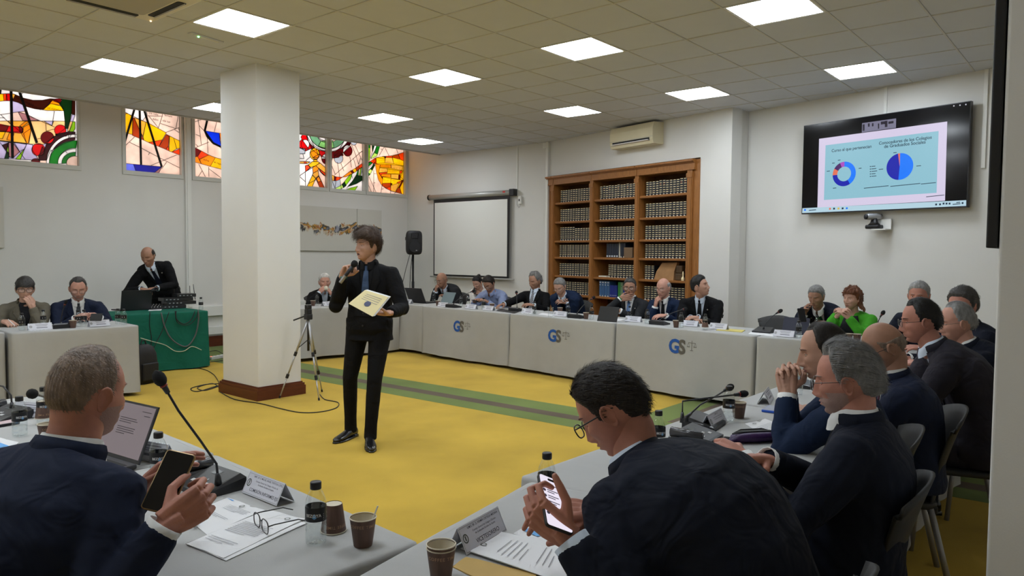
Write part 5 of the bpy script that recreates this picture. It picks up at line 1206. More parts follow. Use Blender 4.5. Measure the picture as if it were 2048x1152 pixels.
    tips = {}
    hb = MB()
    for nm in 'RL':
        a, fd, dv, nv, sg = arms[nm]; mbh = MB(); mbh.tube([El[nm].lerp(Wr[nm], .72), Wr[nm].lerp(El[nm], .05), Wr[nm]+dv*.012], [.032*s, .0265*s, .026*s], 10, flat=.85)
        tips[nm] = hand_shells(mbh, Wr[nm], dv, nv, sg > 0, a.get('curl', .45), a.get('spread', .1), a.get('thumb', .4), s*P.get('hand', 1.0), a.get('f'))
        co, fs = remesh(mbh, .0028 if near else .0048, 2, .4); body.add(co.tolist(), fs)
    nr, nc = (88, 104) if near else (60, 72)
    g = head_grid(nr, nc, P); fl = g.reshape(-1, 3); mi = []; fs = []
    X, Y, Z = g[..., 0], g[..., 1], g[..., 2]
    for i in range(nr-1):
        for j in range(nc):
            k = (j+1) % nc; fs.append((i*nc+j, (i+1)*nc+j, (i+1)*nc+k, i*nc+k))
            x = (X[i, j]+X[i+1, k])/2; y = (Y[i, j]+Y[i+1, k])/2; z = (Z[i, j]+Z[i+1, k])/2; m_ = 0
            if y > .04:
                if abs(z+.0700) < .0098*(1-(x/.0225)**2) and abs(x) < .022: m_ = 1
                if P.get('open') and (x/.013)**2+((z+.070)/.0062)**2 < 1: m_ = 5
            if P.get('beard') and y > -.005 and z < -.03 and m_ == 0:
                if z < -.052-.0*x and not (abs(x) < .018 and z > -.06) or (abs(x) > .055 and z < -.02): m_ = 6
                if abs(z+.056) < .006 and abs(x) < .026: m_ = 6
            if P.get('shave') and m_ == 0:
                pass
            mi.append(m_)
    fs.append(tuple(range(nc))); mi.append(0); fs.append(tuple(reversed(range((nr-1)*nc, nr*nc)))); mi.append(0)
    body.add([Hm @ Vector(p) for p in fl], fs, mi)
    closed = P.get('eyes', 'open') == 'closed'
    for sg in (-1, 1):
        def srf(x, z): return float(head_deform(np.array(x), np.array(.097*math.sqrt(max(0, 1-(x/.0745)**2-(z/.118)**2))), np.array(z), P)[1])
        e = Vector((sg*.031, srf(sg*.031, .0)-.0085, .0))
        body.ball(e, (.0125, .0112, .0062 if not closed else .0085), 14, 10, 2 if not closed else 0, Hm)
        if not closed:
            gz = P.get('gaze', (0, 0)); ic = e+Vector((gz[0]*.006, .0078, gz[1]*.004)); body.ball(ic, (.0050, .0040, .0048), 10, 8, 3, Hm)
            body.tube([Hm @ Vector((e.x-.0125, e.y+.004, .002)), Hm @ Vector((e.x, e.y+.0125, .0052)), Hm @ Vector((e.x+.0125, e.y+.004, .002))], .0022*hs, 6, 0)
            body.tube([Hm @ Vector((e.x-.012, e.y+.005, -.003)), Hm @ Vector((e.x, e.y+.0108, -.0058)), Hm @ Vector((e.x+.012, e.y+.005, -.003))], .0018*hs, 6, 0)
        bt = [(sg*(.012+.038*k/6), .016+.0065*math.sin(PI*min(1, .12+.62*k/6))) for k in range(7)]
        bpts = [Hm @ Vector((bx, srf(bx, bz)-.0006, bz)) for bx, bz in bt]; bw = (.0030 if not P.get('fem') else .0018)*hs
        body.tube(bpts, [bw*q for q in (.75, 1, 1.05, 1, .9, .7, .35)], 6, 4)
        # ear
        em = Hm @ Matrix.Translation((sg*.0735, -.006, -.010)) @ Matrix.Rotation(sg*R(-22), 4, 'Z') @ Matrix.Rotation(sg*R(8), 4, 'Y') @ Matrix.Rotation(R(-10), 4, 'X')
        ri = []
        for rr, hh in ((1.0, -.006), (1.03, .004), (.97, .0085), (.84, .0070), (.62, .0020), (.40, .0030), (.15, .0)):
            ri.append([(sg*hh, .019*rr*math.cos(a)*(1-.22*(math.sin(a) < 0)), .0325*rr*math.sin(a)) for a in [2*PI*k/16 for k in range(16)]])
        body.loft(ri if sg > 0 else ri, 0, em)
    bc = HAIR[P.get('hairc', 'dark')]; brow = mat('brow_'+P.get('hairc', 'dark'), tuple(.5*c+.5*d for c, d in zip(bc, SKIN[P.get('skin', 'light')])) if P.get('hairc') in ('white', 'silver') else tuple(.65*c+.25*d for c, d in zip(bc, SKIN[P.get('skin', 'light')])), .8)
    brd = mat('beard_'+P.get('beard', 'grey') if P.get('beard') else 'beard_none', tuple(.5*c+.5*d for c, d in zip(HAIR[P.get('beard', 'grey')], SKIN[P.get('skin', 'light')])), .8, bump=.4, bscale=300)
    me = body.mesh('body', [skin, m_lip, m_eyew, m_iris, brow, m_mouth, brd], True); bo = link('body', me, t)
    # ---- hair
    if P.get('hair'):
        ho = hair_mesh(P, Hm, near).build('hair', M_hair(P.get('hairc', 'dark'), bc), t, True)
    if P.get('bun'):
        b = MB(); c = Vector(P['bun']); b.ball(c, (.034, .034, .030), 14, 10, 0, Hm); b.build('hair_bun', M_hair(P.get('hairc'), bc), t, True)
    if P.get('locks'):
        b = MB(); rr = random.Random(5)
        for p0, p1, r_ in P['locks']:
            pts = []; p0, p1 = Vector(p0), Vector(p1); ph = rr.uniform(0, 6)
            for k in range(8):
                f = k/7; c = p0.lerp(p1, f); c += Vector((math.sin(ph+f*7)*.008, math.cos(ph+f*6)*.008, 0)); pts.append(Hm @ c)
            b.tube(pts, [r_*(.7+.5*math.sin(PI*min(1, f+.15)))*hs for f in [k/7 for k in range(8)]], 7)
        co, fs = remesh(b, .006, 2); b = MB(); b.add(co.tolist(), fs); b.build('hair_locks', M_hair(P.get('hairc'), bc), t, True)
    # ---- spectacles
    if P.get('specs'):
        gm = m_gframe if P['specs'] != 'metal' else m_gmetal; gt = .0019 if P['specs'] == 'thick' else .0012
        b = MB(); gy = .105; dz_ = P.get('spz', -.002); lens = []
        for sg in (-1, 1):
            cx = sg*.0335; pts = []
            for k in range(19):
                a = 2*PI*k/18; ca, sa = math.cos(a), math.sin(a); pts.append((cx+.0265*math.copysign(abs(ca)**.75, ca), gy-.10*(abs(cx+.0265*ca))**1.0*.25, dz_-.003+.0185*math.copysign(abs(sa)**.75, sa)))
            b.tube([Hm @ Vector(p) for p in pts], gt*hs, 6); lens.append([Hm @ Vector(p) for p in pts[:-1]])
            b.tube([Hm @ Vector(p) for p in ((sg*.060, gy-.004, dz_+.006), (sg*.0745, gy-.022, dz_+.006), (sg*.0785, .012, dz_+.006), (sg*.0755, -.012, .010), (sg*.0735, -.028, .004))], gt*1.1*hs, 6)
        b.tube([Hm @ Vector((-.008, gy-.001, dz_+.003)), Hm @ Vector((0, gy+.002, dz_+.005)), Hm @ Vector((.008, gy-.001, dz_+.003))], gt*hs, 6)
        go = b.build('spectacles', gm, t, True)
        for l in lens: b = MB(); b.add(l, [tuple(range(len(l)))]); b.build('lens', m_lens, go)
    return dict(t=t, Hm=rz_m(ang, root) @ Hm, tips={k: ([rz_m(ang, root) @ q for q in v[0]], rz_m(ang, root) @ v[1]) for k, v in tips.items()}, wr={k: rz_m(ang, root) @ v for k, v in Wr.items()}, lw=Wr, le=El, root=root, ang=ang, M=rz_m(ang, root), N=N, chest=chest, panel=panel, top=topo)
# ================================================================== THE CAST
suit_navy = fabric('suit_navy', (.012, .017, .038)); suit_black = fabric('suit_black', (.0055, .0055, .0065)); suit_mid = fabric('suit_midnight', (.0085, .011, .021)); suit_grey = fabric('suit_charcoal', (.020, .021, .024))
suit_plum = fabric('suit_slate', (.024, .022, .030)); suit_blue = fabric('suit_royal_navy', (.009, .018, .046)); suit_olive = fabric('blazer_taupe', (.135, .120, .090))
sh_white = fabric('shirt_white', (.70, .70, .69), fold=.3); sh_blue = fabric('shirt_pale_blue', (.36, .45, .60), fold=.3); sh_lblue = fabric('shirt_ice_blue', (.55, .62, .72), fold=.3); sh_black = fabric('shirt_black', (.008, .008, .009), fold=.3); sh_periw = fabric('shirt_periwinkle', (.24, .29, .46), fold=.7, vary=.08)
knit_white = fabric('blouse_white', (.72, .70, .67), fold=.5); knit_green = fabric('cardigan_green', (.055, .30, .020), fold=.6); top_dark = fabric('top_charcoal', (.02, .02, .024))
tie_navy = fabric('tie_navy', (.006, .008, .018), .6); tie_black = fabric('tie_black', (.006, .006, .007), .6); tie_wine = fabric('tie_burgundy', (.045, .010, .022), .6); tie_green = fabric('tie_green', (.006, .055, .028), .6); tie_grey = fabric('tie_grey', (.05, .055, .065), .6); tie_sky = fabric('tie_sky', (.13, .25, .52), .6); tie_pat = fabric('tie_blue_pattern', (.045, .075, .14), .6, vary=.6)
def striped(key, c1, c2, sc=55):
    m = mat(key, c1, .6); nt = m.node_tree; L = nt.links; tc = nt.nodes.new('ShaderNodeTexCoord'); mp = nt.nodes.new('ShaderNodeMapping'); mp.inputs['Rotation'].default_value = (0, R(40), 0); L.new(tc.outputs['Object'], mp.inputs[0])
    w = nt.nodes.new('ShaderNodeTexWave'); w.inputs['Scale'].default_value = sc; w.wave_type = 'BANDS'; w.bands_direction = 'X'; L.new(mp.outputs[0], w.inputs[0])
    r = nt.nodes.new('ShaderNodeMath'); r.operation = 'GREATER_THAN'; r.inputs[1].default_value = .72; L.new(w.outputs['Fac'], r.inputs[0])
    x = nt.nodes.new('ShaderNodeMix'); x.data_type = 'RGBA'; x.inputs[6].default_value = (*c1, 1); x.inputs[7].default_value = (*c2, 1); L.new(r.outputs[0], x.inputs[0]); L.new(x.outputs[2], nt.nodes['Principled BSDF'].inputs['Base Color']); return m
tie_str = striped('tie_navy_white_stripe', (.008, .010, .025), (.55, .55, .58), 16); tie_str2 = striped('tie_black_grey_stripe', (.008, .009, .012), (.35, .36, .40), 22)
def seat(label, px, plane, v, face, P, ch=None, chd=-.11):
    """seated figure whose head centre lies on the ray of px at the given plane"""
    h = {'x': at_x, 'y': at_y, 'd': at_d}[plane](px, v); p = person(label, h, face, P)
    if ch: fw = Vector((math.cos(R(face)), math.sin(R(face)), 0)); q = p['root']-fw*chd; chair(ch, q, face+P.get('chrot', 0))
    return p
N_ = dict(line='normal', top=.013, side=.007); RC = dict(line='recede', top=.011, side=.006); SHORT = dict(line='normal', top=.008, side=.003, len=.012, mess=.4)
CAST = {}
# ---- nearest: man with phone and laptop, seen from behind
ph1 = at_d((338, 985), 1.72)
CAST['near_left'] = seat('man in navy suit seen from behind, holding a phone, cropped grey-brown hair', (174, 786), 'd', 1.90, 17, dict(near=True, top=suit_navy, shirt=sh_white, skin='ruddy', hairc='stubble', beard='silver', build=1.12, sw=1.12, neck=1.16, full=.6, hp=6, hy=-2, lean=.20, vox=.007,
    hair=dict(line='recede', top=.0045, side=.0012, front=.012, len=.010, comb=(.2, .5, -.6), mess=.22, lift=.0015, nn=3200, soft=.035), R=dict(w=at_d((334, 1046), 1.70), d=(.34, .80, .34), n=(-.8, .5, -.1), curl=.95, thumb=.55, pole=(.7, -.3, -.75), sl=.93), L=dict(w=at_d((282, 985), 1.94), d=(.45, .55, .65), n=(.8, .1, -.4), curl=.35, thumb=.3)), 'charcoal conference chair under the man with the laptop')
# ---- man leaning over his phone
CAST['near_mid'] = seat('man in dark suit hunched over a lit phone, seen from behind', (1226, 818), 'd', 1.98, 88, dict(near=True, top=suit_mid, shirt=sh_lblue, skin='ruddy', hairc='dark', specs='thick', build=1.20, sw=1.12, neck=1.1, hp=34, hy=18, lean=.44, vox=.007, crease=.006,
    hair=dict(line='normal', top=.011, side=.007, len=.035, comb=(-.2, -1, -.5), mess=.22, lift=.005, nn=3800, rough=.3), R=dict(w=at_d((1186, 1028), 1.80), d=(-.64, .77, .12), n=(.2, .2, -1), curl=.45, thumb=.4, pole=(.8, -.4, -.6)), L=dict(w=at_d((1134, 1072), 1.66), d=(-.42, .62, .55), n=(.80, .35, .30), curl=1.0, thumb=.15, sl=.90, pole=(-.5, -.5, -.7))), 'charcoal conference chair under the man hunched over his phone')
# ---- grey-haired man in profile
CAST['right_a'] = seat('man with swept-back grey hair and tortoiseshell spectacles, profile to the left', (1694, 760), 'd', 2.42, 98, dict(near=True, top=suit_mid, shirt=sh_white, tie=tie_black, skin='ruddy', hairc='grey', specs='thin', beard='silver', build=1.16, sw=1.05, neck=1.12, full=.9, nose=1.05, neckl=.120, hp=8, hy=2, lean=.04, belly=.04, vox=.007,
    hair=dict(line='recede', top=.015, side=.010, front=.008, len=.06, comb=(0, -1, -.25), mess=.14, lift=.008, nn=3600, rough=.35), R=dict(w=at_d((1532, 920), 2.34), d=(-.75, .6, .15), n=(-.5, .2, -.8), curl=.75, thumb=.7, pole=(.7, -.5, -.6)), L=dict(w=at_d((1482, 918), 2.38), d=(.25, .9, .2), n=(.6, .1, -.7), curl=.75, thumb=.6, pole=(-.5, -.5, -.7))), 'charcoal conference chair under the grey-haired man in profile')
# ---- man with clasped hands at his mouth
CAST['right_b'] = seat('dark-haired balding man in blue suit, hands clasped before his mouth', (1648, 703), 'd', 3.1, 106, dict(near=True, top=suit_blue, shirt=sh_white, skin='light', hairc='dark', hp=10, hy=6, lean=.16, vox=.009, nose=1.2,
    hair=dict(line='high', top=.008, side=.010, len=.03, comb=(0, -1, -.3), mess=.15, nn=1500), R=dict(hw=(.035, .165, -.155), d=(-.30, .10, .95), n=(-.85, -.25, -.2), curl=.85, thumb=.6, pole=(.45, .1, -1), sl=.90), L=dict(hw=(-.03, .17, -.15), d=(.35, .10, .92), n=(.85, -.25, -.2), curl=.85, thumb=.6, pole=(-.45, .1, -1), sl=.9)), 'charcoal conference chair under the man with clasped hands')
CAST['right_c'] = seat('bald man in navy suit and burgundy tie looking down, fifth along right table', (1768, 693), 'd', 3.5, 108, dict(near=True, top=suit_navy, shirt=sh_white, tie=tie_wine, skin='tan', hairc='stubble', specs='thin', build=1.12, sw=1.08, neck=1.05, hp=26, hy=12, lean=.13, vox=.009, pin=-1, eyes='closed',
    hair=dict(line='normal', zmax=.03, top=.001, side=.0012, len=.006, mess=.5, nn=500), R=dict(l=(.10, .42, .78), d=(-.6, .7, 0)), L=dict(l=(-.12, .46, .78))), 'charcoal conference chair under the bald man at right')
CAST['right_d'] = seat('dark-haired man in slate suit and spectacles leaning forward, right row', (1842, 642), 'd', 4.0, 108, dict(top=suit_plum, shirt=sh_lblue, skin='ruddy', hairc='black', specs='thin', build=1.15, sw=1.1, neck=1.1, hp=6, hy=4, lean=.29, nose=1.1, vox=.009,
    hair=dict(line='recede', top=.010, side=.010, len=.03, comb=(0, -1, -.5), mess=.1, n=900), R=dict(l=(.15, .55, .80)), L=dict(l=(-.15, .55, .80))), 'charcoal conference chair under the man in slate suit')
CAST['right_e'] = seat('grey-haired man with thin spectacles beside the close beige column', (1914, 645), 'd', 4.45, 112, dict(top=suit_mid, shirt=sh_white, skin='pink', hairc='silver', specs='metal', build=1.1, hp=8, hy=6, lean=.26, hair=dict(line='high', top=.010, side=.009, len=.05, comb=(0, -1, -.2), mess=.08, n=900), R=dict(l=(.15, .5, .80)), L=dict(l=(-.15, .5, .80))), 'charcoal conference chair beside the close beige column')
CAST['right_f'] = seat('dark-haired man in dark suit turned away near the beige column', (1925, 612), 'd', 5.15, 120, dict(top=suit_mid, shirt=sh_white, skin='ruddy', hairc='pepper', build=1.15, hp=4, hy=40, lean=.20, hsz=1.06, hair=dict(line='normal', top=.018, side=.014, len=.04, comb=(0, -1, -.6), mess=.15, n=900, rough=.4), R=dict(l=(.15, .5, .80)), L=dict(l=(-.15, .5, .80))), 'charcoal conference chair farthest along the right row')
CAST['right_g'] = seat('grey-haired man half hidden behind the man in slate suit', (1838, 592), 'd', 6.2, 165, dict(top=suit_mid, shirt=sh_white, skin='ruddy', hairc='silver', hp=2, hy=12, hair=dict(N_, top=.012), R=dict(l=(.15, .42, .80)), L=dict(l=(-.15, .42, .80))), 'charcoal conference chair under the half hidden grey-haired man')
# ---- back right
CAST['green_woman'] = seat('woman in bright green cardigan with auburn curls, hands clasped', (1704, 598), 'x', 8.12, 176, dict(fem=1, top=knit_green, topname='cardigan', style='none', skin='fair', hairc='auburn', hy=-14, hp=-2, s=.97, cuff=False, lean=.10, hair=dict(line='speaker', top=.022, side=.020, curl=.02, rough=.7, len=.03, fall=True, mess=.35, n=700, lift=.008),
    locks=[((sg*.07, -.02-.02*k, .02-.02*k), (sg*(.082+.004*k), -.01-.025*k, -.10-.012*k), .013) for sg in (-1, 1) for k in range(4)]+[((0, -.09, .03), (.03, -.11, -.10), .02), ((-.03, -.09, .03), (-.04, -.10, -.10), .02)], R=dict(l=(.06, .34, .93), d=(-.65, .25, .65), n=(-.8, -.2, -.3), curl=.7), L=dict(l=(-.05, .35, .93), d=(.65, .25, .65), n=(.8, -.2, -.3), curl=.7)), 'charcoal chair under the woman in green')
g = CAST['green_woman']; g['panel']('vest', [(-.005+k*.04, -(.055+.012*min(k, 4)), .055+.012*min(k, 4)) for k in range(10)], top_dark, .010, ncol=8)
CAST['green_tie'] = seat('grey-haired man with green tie reading his phone', (1633, 593), 'x', 8.22, 178, dict(top=suit_mid, shirt=sh_white, tie=tie_green, skin='tan', hairc='grey', hy=-4, hp=16, eyes='closed', pin=1, hair=dict(SHORT, top=.012, side=.006), R=dict(l=(.13, .40, .90), d=(-.2, .5, .8), n=(-1, .1, 0), curl=.6), L=dict(l=(-.15, .36, .80))), 'charcoal chair under the man with green tie')
# ---- back row behind the logo tables
CAST['lookup'] = seat('dark-haired man in black suit gazing up at the television', (1400, 573), 'x', 8.22, 192, dict(top=suit_black, shirt=sh_lblue, tie=tie_black, skin='light', hairc='black', hy=82, hp=-16, build=1.12, sw=1.12, pin=-1, hsz=1.05, lean=.16, hair=dict(line='normal', top=.018, side=.007, len=.03, comb=(0, -1, .1), n=500), R=dict(l=(.04, .40, .80), d=(-.8, .5, 0)), L=dict(l=(-.04, .42, .81), d=(.8, .5, 0), curl=.7)), 'charcoal chair under the man gazing up')
CAST['elder'] = seat('elderly man with spectacles resting chin on fist, open collar', (1327, 576), 'x', 8.3, 182, dict(top=suit_blue, shirt=sh_white, tie=tie_black, skin='pink', hairc='silver', specs='thin', hy=-6, hp=8, hsz=1.04, lean=.14, hair=dict(line='high', zmax=.065, top=.005, side=.008), R=dict(hw=(.07, .085, -.20), d=(-.35, .15, .9), n=(-.6, -.7, .2), curl=1.25, pole=(.4, -.1, -1), sl=.88), L=dict(l=(-.16, .40, .80), d=(.6, .7, 0))), 'charcoal chair under the elderly man')
CAST['handmouth'] = seat('man in charcoal suit and pale blue tie, hand over mouth, green bracelet', (1260, 575), 'x', 8.4, 184, dict(top=suit_grey, shirt=sh_white, tie=tie_sky, skin='tan', hairc='greydark', specs='thick', hy=18, hp=2, pin=-1, hsz=1.04, lean=.08, hair=dict(SHORT, top=.010), R=dict(hw=(.105, .115, -.135), d=(-.96, .05, .18), n=(-.1, -1, -.05), curl=.32, pole=(.9, .0, -.9)), L=dict(l=(-.02, .40, .82), d=(.5, .7, 0), curl=.6)), 'charcoal chair under the man with hand over mouth')
CAST['navystripe'] = seat('grey-haired man in navy suit looking down, hands together, striped tie', (1120, 573), 'x', 8.4, 186, dict(top=suit_blue, shirt=sh_lblue, tie=tie_str2, skin='fair', hairc='grey', specs='thin', hy=4, hp=26, eyes='closed', pin=-1, hsz=1.04, hair=dict(SHORT, top=.010), R=dict(l=(.08, .34, .87), d=(-.7, .4, .3), n=(-.8, 0, -.4)), L=dict(l=(-.06, .34, .86), d=(.7, .5, .1), n=(.8, 0, -.4))), 'charcoal chair under the man in navy suit')
CAST['greystripe'] = seat('man with tousled grey hair and diagonal striped tie, reclining', (1070, 562), 'x', 8.62, 188, dict(top=suit_black, shirt=sh_lblue, tie=tie_str, skin='tan', hairc='grey', hy=-18, hp=12, eyes='closed', hsz=1.05, lean=-.05, hair=dict(line='recede', top=.020, side=.016, curl=.014, rough=.6, len=.045, mess=.4, n=600), R=dict(l=(.22, .50, .80), d=(.2, .9, -.1)), L=dict(l=(-.20, .34, .80))), 'charcoal chair under the man with tousled grey hair')
CAST['blueshirt'] = seat('man in periwinkle shirt bending over the table, dark hair', (978, 567), 'x', 8.45, 190, dict(top=sh_periw, topname='shirt', style='shirt', skin='tan', hairc='dark', specs='thin', hy=-2, hp=32, eyes='closed', build=1.05, sw=1.08, hsz=1.05, lean=.26, hair=dict(N_), R=dict(l=(.16, .42, .80)), L=dict(l=(-.10, .44, .80)), trousers=suit_grey), 'charcoal chair under the man in periwinkle shirt')
CAST['whitewoman'] = seat('woman in white blouse with dark hair in a bun, reading her phone', (955, 565), 'x', 8.85, 190, dict(fem=1, top=knit_white, topname='blouse', style='none', skin='fair', hairc='black', hy=-4, hp=28, eyes='closed', s=.95, bun=(0, -.085, .085), cuff=False, hair=dict(line='normal', top=.007, side=.006, len=.04, comb=(0, -1, .3), mess=.05), R=dict(l=(.10, .34, .88), d=(-.4, .6, .5), n=(-.8, 0, .2)), L=dict(l=(-.04, .34, .87), d=(.5, .6, .4), n=(.8, 0, .2))), 'charcoal chair under the woman in white')
CAST['baldfist'] = seat('bald man with spectacles holding his fist to his mouth', (884, 560), 'x', 8.62, 196, dict(top=suit_grey, shirt=sh_lblue, tie=tie_navy, skin='tan', hairc='stubble', specs='thin', hy=-22, hp=12, eyes='closed', hsz=1.04, hair=dict(line='normal', zmax=.02, top=.001, side=.001, len=.006, mess=.5), R=dict(hw=(.055, .12, -.16), d=(-.35, .05, .9), n=(-.4, -.85, .1), curl=1.15, pole=(.35, -.1, -1)), L=dict(l=(-.12, .40, .80))), 'charcoal chair under the bald man with fist to mouth')
CAST['whitehair'] = seat('white-haired man drinking from a paper cup behind a laptop', (649, 564), 'y', 9.72, 262, dict(top=suit_black, shirt=sh_lblue, skin='pink', hairc='white', hy=-20, hp=0, hsz=1.1, lean=.12, hair=dict(SHORT, top=.012, side=.008), R=dict(hw=(.09, .13, -.15), d=(-.6, .15, .75), n=(-.8, -.5, 0), curl=.75, pole=(.8, -.1, -.7)), L=dict(hw=(-.07, .15, -.17), d=(.5, .1, .8), n=(.8, -.4, 0), curl=.8, pole=(-.8, -.1, -.7))), 'charcoal chair under the white-haired man')
# ---- left table
CAST['leftwoman'] = seat('woman with short grey hair and dark-rimmed spectacles, hand at chin', (50, 578), 'y', 9.0, 258, dict(fem=1, top=suit_olive, topname='blazer', shirt=top_dark, skin='fair', hairc='greydark', specs='thick', hy=-2, hp=4, s=.98, hsz=1.04, cuff=False, nocollar=True, lean=.12, hair=dict(line='fringe', top=.018, side=.015, len=.045, comb=(.7, .4, -.5), mess=.12, n=500, soft=.01), R=dict(l=(.20, .36, .80), d=(-.4, .8, -.1), curl=.8), L=dict(hw=(-.055, .115, -.175), d=(.35, -.05, .92), n=(.45, -.8, 0), curl=.7, pole=(-.4, -.1, -1))), 'charcoal chair under the woman in taupe blazer')
CAST['leftman'] = seat('bearded man in navy suit looking down at his device, left table', (156, 577), 'y', 8.95, 256, dict(top=suit_navy, shirt=sh_white, tie=tie_grey, skin='pink', hairc='greydark', beard='silver', specs='thin', hy=-4, hp=16, eyes='closed', build=1.12, sw=1.12, full=.8, hsz=1.05, pin=-1, lean=.14, hair=dict(RC), R=dict(l=(.05, .40, .80), d=(-.45, .75, .25), n=(-.8, .2, -.3), curl=.8), L=dict(l=(-.17, .41, .80), d=(.45, .75, .25), n=(.8, .2, -.3), curl=.8)), 'charcoal chair under the bearded man')
# ---- man standing at the equipment table
hp_ = at_y((296, 512), 10.25)
CAST['standing'] = person('balding man in dark suit standing bent beside the equipment table', hp_, 247, dict(stand=True, top=suit_black, shirt=sh_lblue, tie=tie_navy, skin='tan', hairc='dark', hy=-28, hp=22, eyes='closed', s=1.02, lean=.26, side=.22, build=1.05, hsz=1.05, pin=-1, hair=dict(line='high', zmax=.075, top=.004, side=.006), R=dict(l=(.30, .42, 1.02), d=(-.7, .6, -.2), n=(-.3, .1, -1), curl=.7, pole=(.8, -.4, -.5)), L=dict(l=(.12, .44, 1.03), d=(.8, .45, .0), n=(0, .1, -1), curl=.6, pole=(-1, -.3, -.4)), feet={'R': (4.72, 10.45, 250), 'L': (4.98, 10.36, 240)}))
# ---- the young speaker
hp_ = at_d((735, 492), project((3.70, 4.74, 1.6))[2])
SPK = person('young man in black suit speaking into a microphone on the yellow carpet', hp_, 213, dict(stand=True, near=True, vox=.009, top=suit_black, shirt=sh_black, tie=tie_pat, trousers=suit_black, skin='fair', hairc='brown', hy=-36, hp=-4, hr=-3, s=1.015, open=True, lean=.05, side=-.0, cuff=False, vb=.36,
    hair=dict(line='speaker', top=.034, side=.018, front=.016, rough=.5, len=.06, comb=(.15, .9, -.35), mess=.25, lift=.010, nn=2600), R=dict(w=at_d((686, 553), 5.70), d=(-.50, .15, .85), n=(-.75, .5, -.3), curl=1.05, thumb=.6, pole=(.35, -.25, -1)), L=dict(w=at_d((778, 626), 5.56), d=(.85, .50, .05), n=(.1, .25, 1), curl=.30, thumb=.7, pole=(-.45, -.7, -.7)),
    feet={'R': (3.775, 4.885, 196), 'L': (3.72, 4.565, 236)}, knee={'R': (.0, .05, 0), 'L': (0, .02, 0)}))
CAST['speaker'] = SPK
# waistcoat under the open jacket
chair('empty black conference chair at the table right of logo tables', (8.10, 3.02), 180)
# ================================================================== THINGS ON THE TABLES
def T(px, z=TZ): q = at_z(px, z); return Vector((q.x, q.y, z+.0012))
def clearmat(key, col, base=.07):
    if key in MATS: return MATS[key]
    m = bpy.data.materials.new(key); m.use_nodes = True; MATS[key] = m; nt = m.node_tree; nt.nodes.remove(nt.nodes['Principled BSDF']); L = nt.links
    tr = nt.nodes.new('ShaderNodeBsdfTransparent'); tr.inputs[0].default_value = (*col, 1); gl = nt.nodes.new('ShaderNodeBsdfGlossy'); gl.inputs['Roughness'].default_value = .06; gl.inputs['Color'].default_value = (.9, .95, .95, 1)
    fr = nt.nodes.new('ShaderNodeLayerWeight'); pw = nt.nodes.new('ShaderNodeMath'); pw.operation = 'POWER'; pw.inputs[1].default_value = 4.0; L.new(fr.outputs['Facing'], pw.inputs[0]); ad = nt.nodes.new('ShaderNodeMath'); ad.operation = 'MULTIPLY_ADD'; ad.inputs[1].default_value = .55; ad.inputs[2].default_value = base*.6; L.new(pw.outputs[0], ad.inputs[0])
    mx = nt.nodes.new('ShaderNodeMixShader'); L.new(ad.outputs[0], mx.inputs[0]); L.new(tr.outputs[0], mx.inputs[1]); L.new(gl.outputs[0], mx.inputs[2]); L.new(mx.outputs[0], nt.nodes['Material Output'].inputs[0]); return m
m_pet = clearmat('clear_pet', (.96, .975, .975), .14); m_water = clearmat('bottle_water', (.97, .98, .98), .03)
m_cap = mat('black_cap', (.010, .010, .011), .4); m_blabel = mat('black_bottle_label', (.010, .010, .012), .45); m_lprint = mat('label_print_white', (.75, .75, .75), .5); m_lblue = mat('label_print_blue', (.12, .35, .65), .5)
def wrap(me, r, z0, a0, m):
    for v in me.vertices: a = a0+v.co.x/r; v.co = (r*math.cos(a), r*math.sin(a), z0+v.co.y)
    me.materials.clear(); me.materials.append(m); return me
def bottle_proto():
    t = thing('water_bottle', 'x', 'bottle')
    prof = [(.022, .0), (.0275, .003), (.0285, .010), (.0285, .030), (.0275, .034), (.0285, .038), (.0285, .052), (.0275, .056), (.0285, .060), (.0285, .112), (.026, .124), (.019, .142), (.0125, .152), (.0125, .158)]
    b = MB(); b.lathe(prof, 20, cap=False); b.add([], []); link('bottle_body', b.mesh('bottle_body', m_pet, True), t)
    b = MB(); b.lathe([(.0215, .003), (.0262, .008), (.0262, .045), (.02, .045)], 16); link('water', b.mesh('water', m_water, True), t)
    b = MB(); b.lathe([(.0288, .066), (.0290, .067), (.0290, .103), (.0288, .104)], 20, cap=False); lo = link('label_band', b.mesh('label_band', m_blabel, True), t)
    for a0, txt in ((R(-90), 'BEZOYA'), (R(90), 'BEZOYA')):
        link('label_text', wrap(text_mesh(txt, .0115, .02, 'CENTER'), .0294, .080, a0, m_lprint), lo)
        b = MB(); b.add([(0, .016, 0), (.006, .004, 0), (0, .0, 0), (-.006, .004, 0)], [(0, 1, 2, 3)]); link('label_drop', wrap(b.mesh('label_drop', m_lblue), .0292, .074, a0+.1, m_lblue), lo)
        for k in range(4): b = MB(); b.add([(-.012, 0, 0), (.012-.003*(k % 2), 0, 0), (.012-.003*(k % 2), .0022, 0), (-.012, .0022, 0)], [(0, 1, 2, 3)]); link('label_print', wrap(b.mesh('label_print', m_lprint), .0293, .070+.005*k, a0+1.4, m_lprint), lo)
    b = MB(); b.lathe([(.0145, .150), (.0155, .152), (.0155, .168), (.0140, .1705), (.003, .1705)], 16); link('cap', b.mesh('cap', m_cap, True), t)
    return t
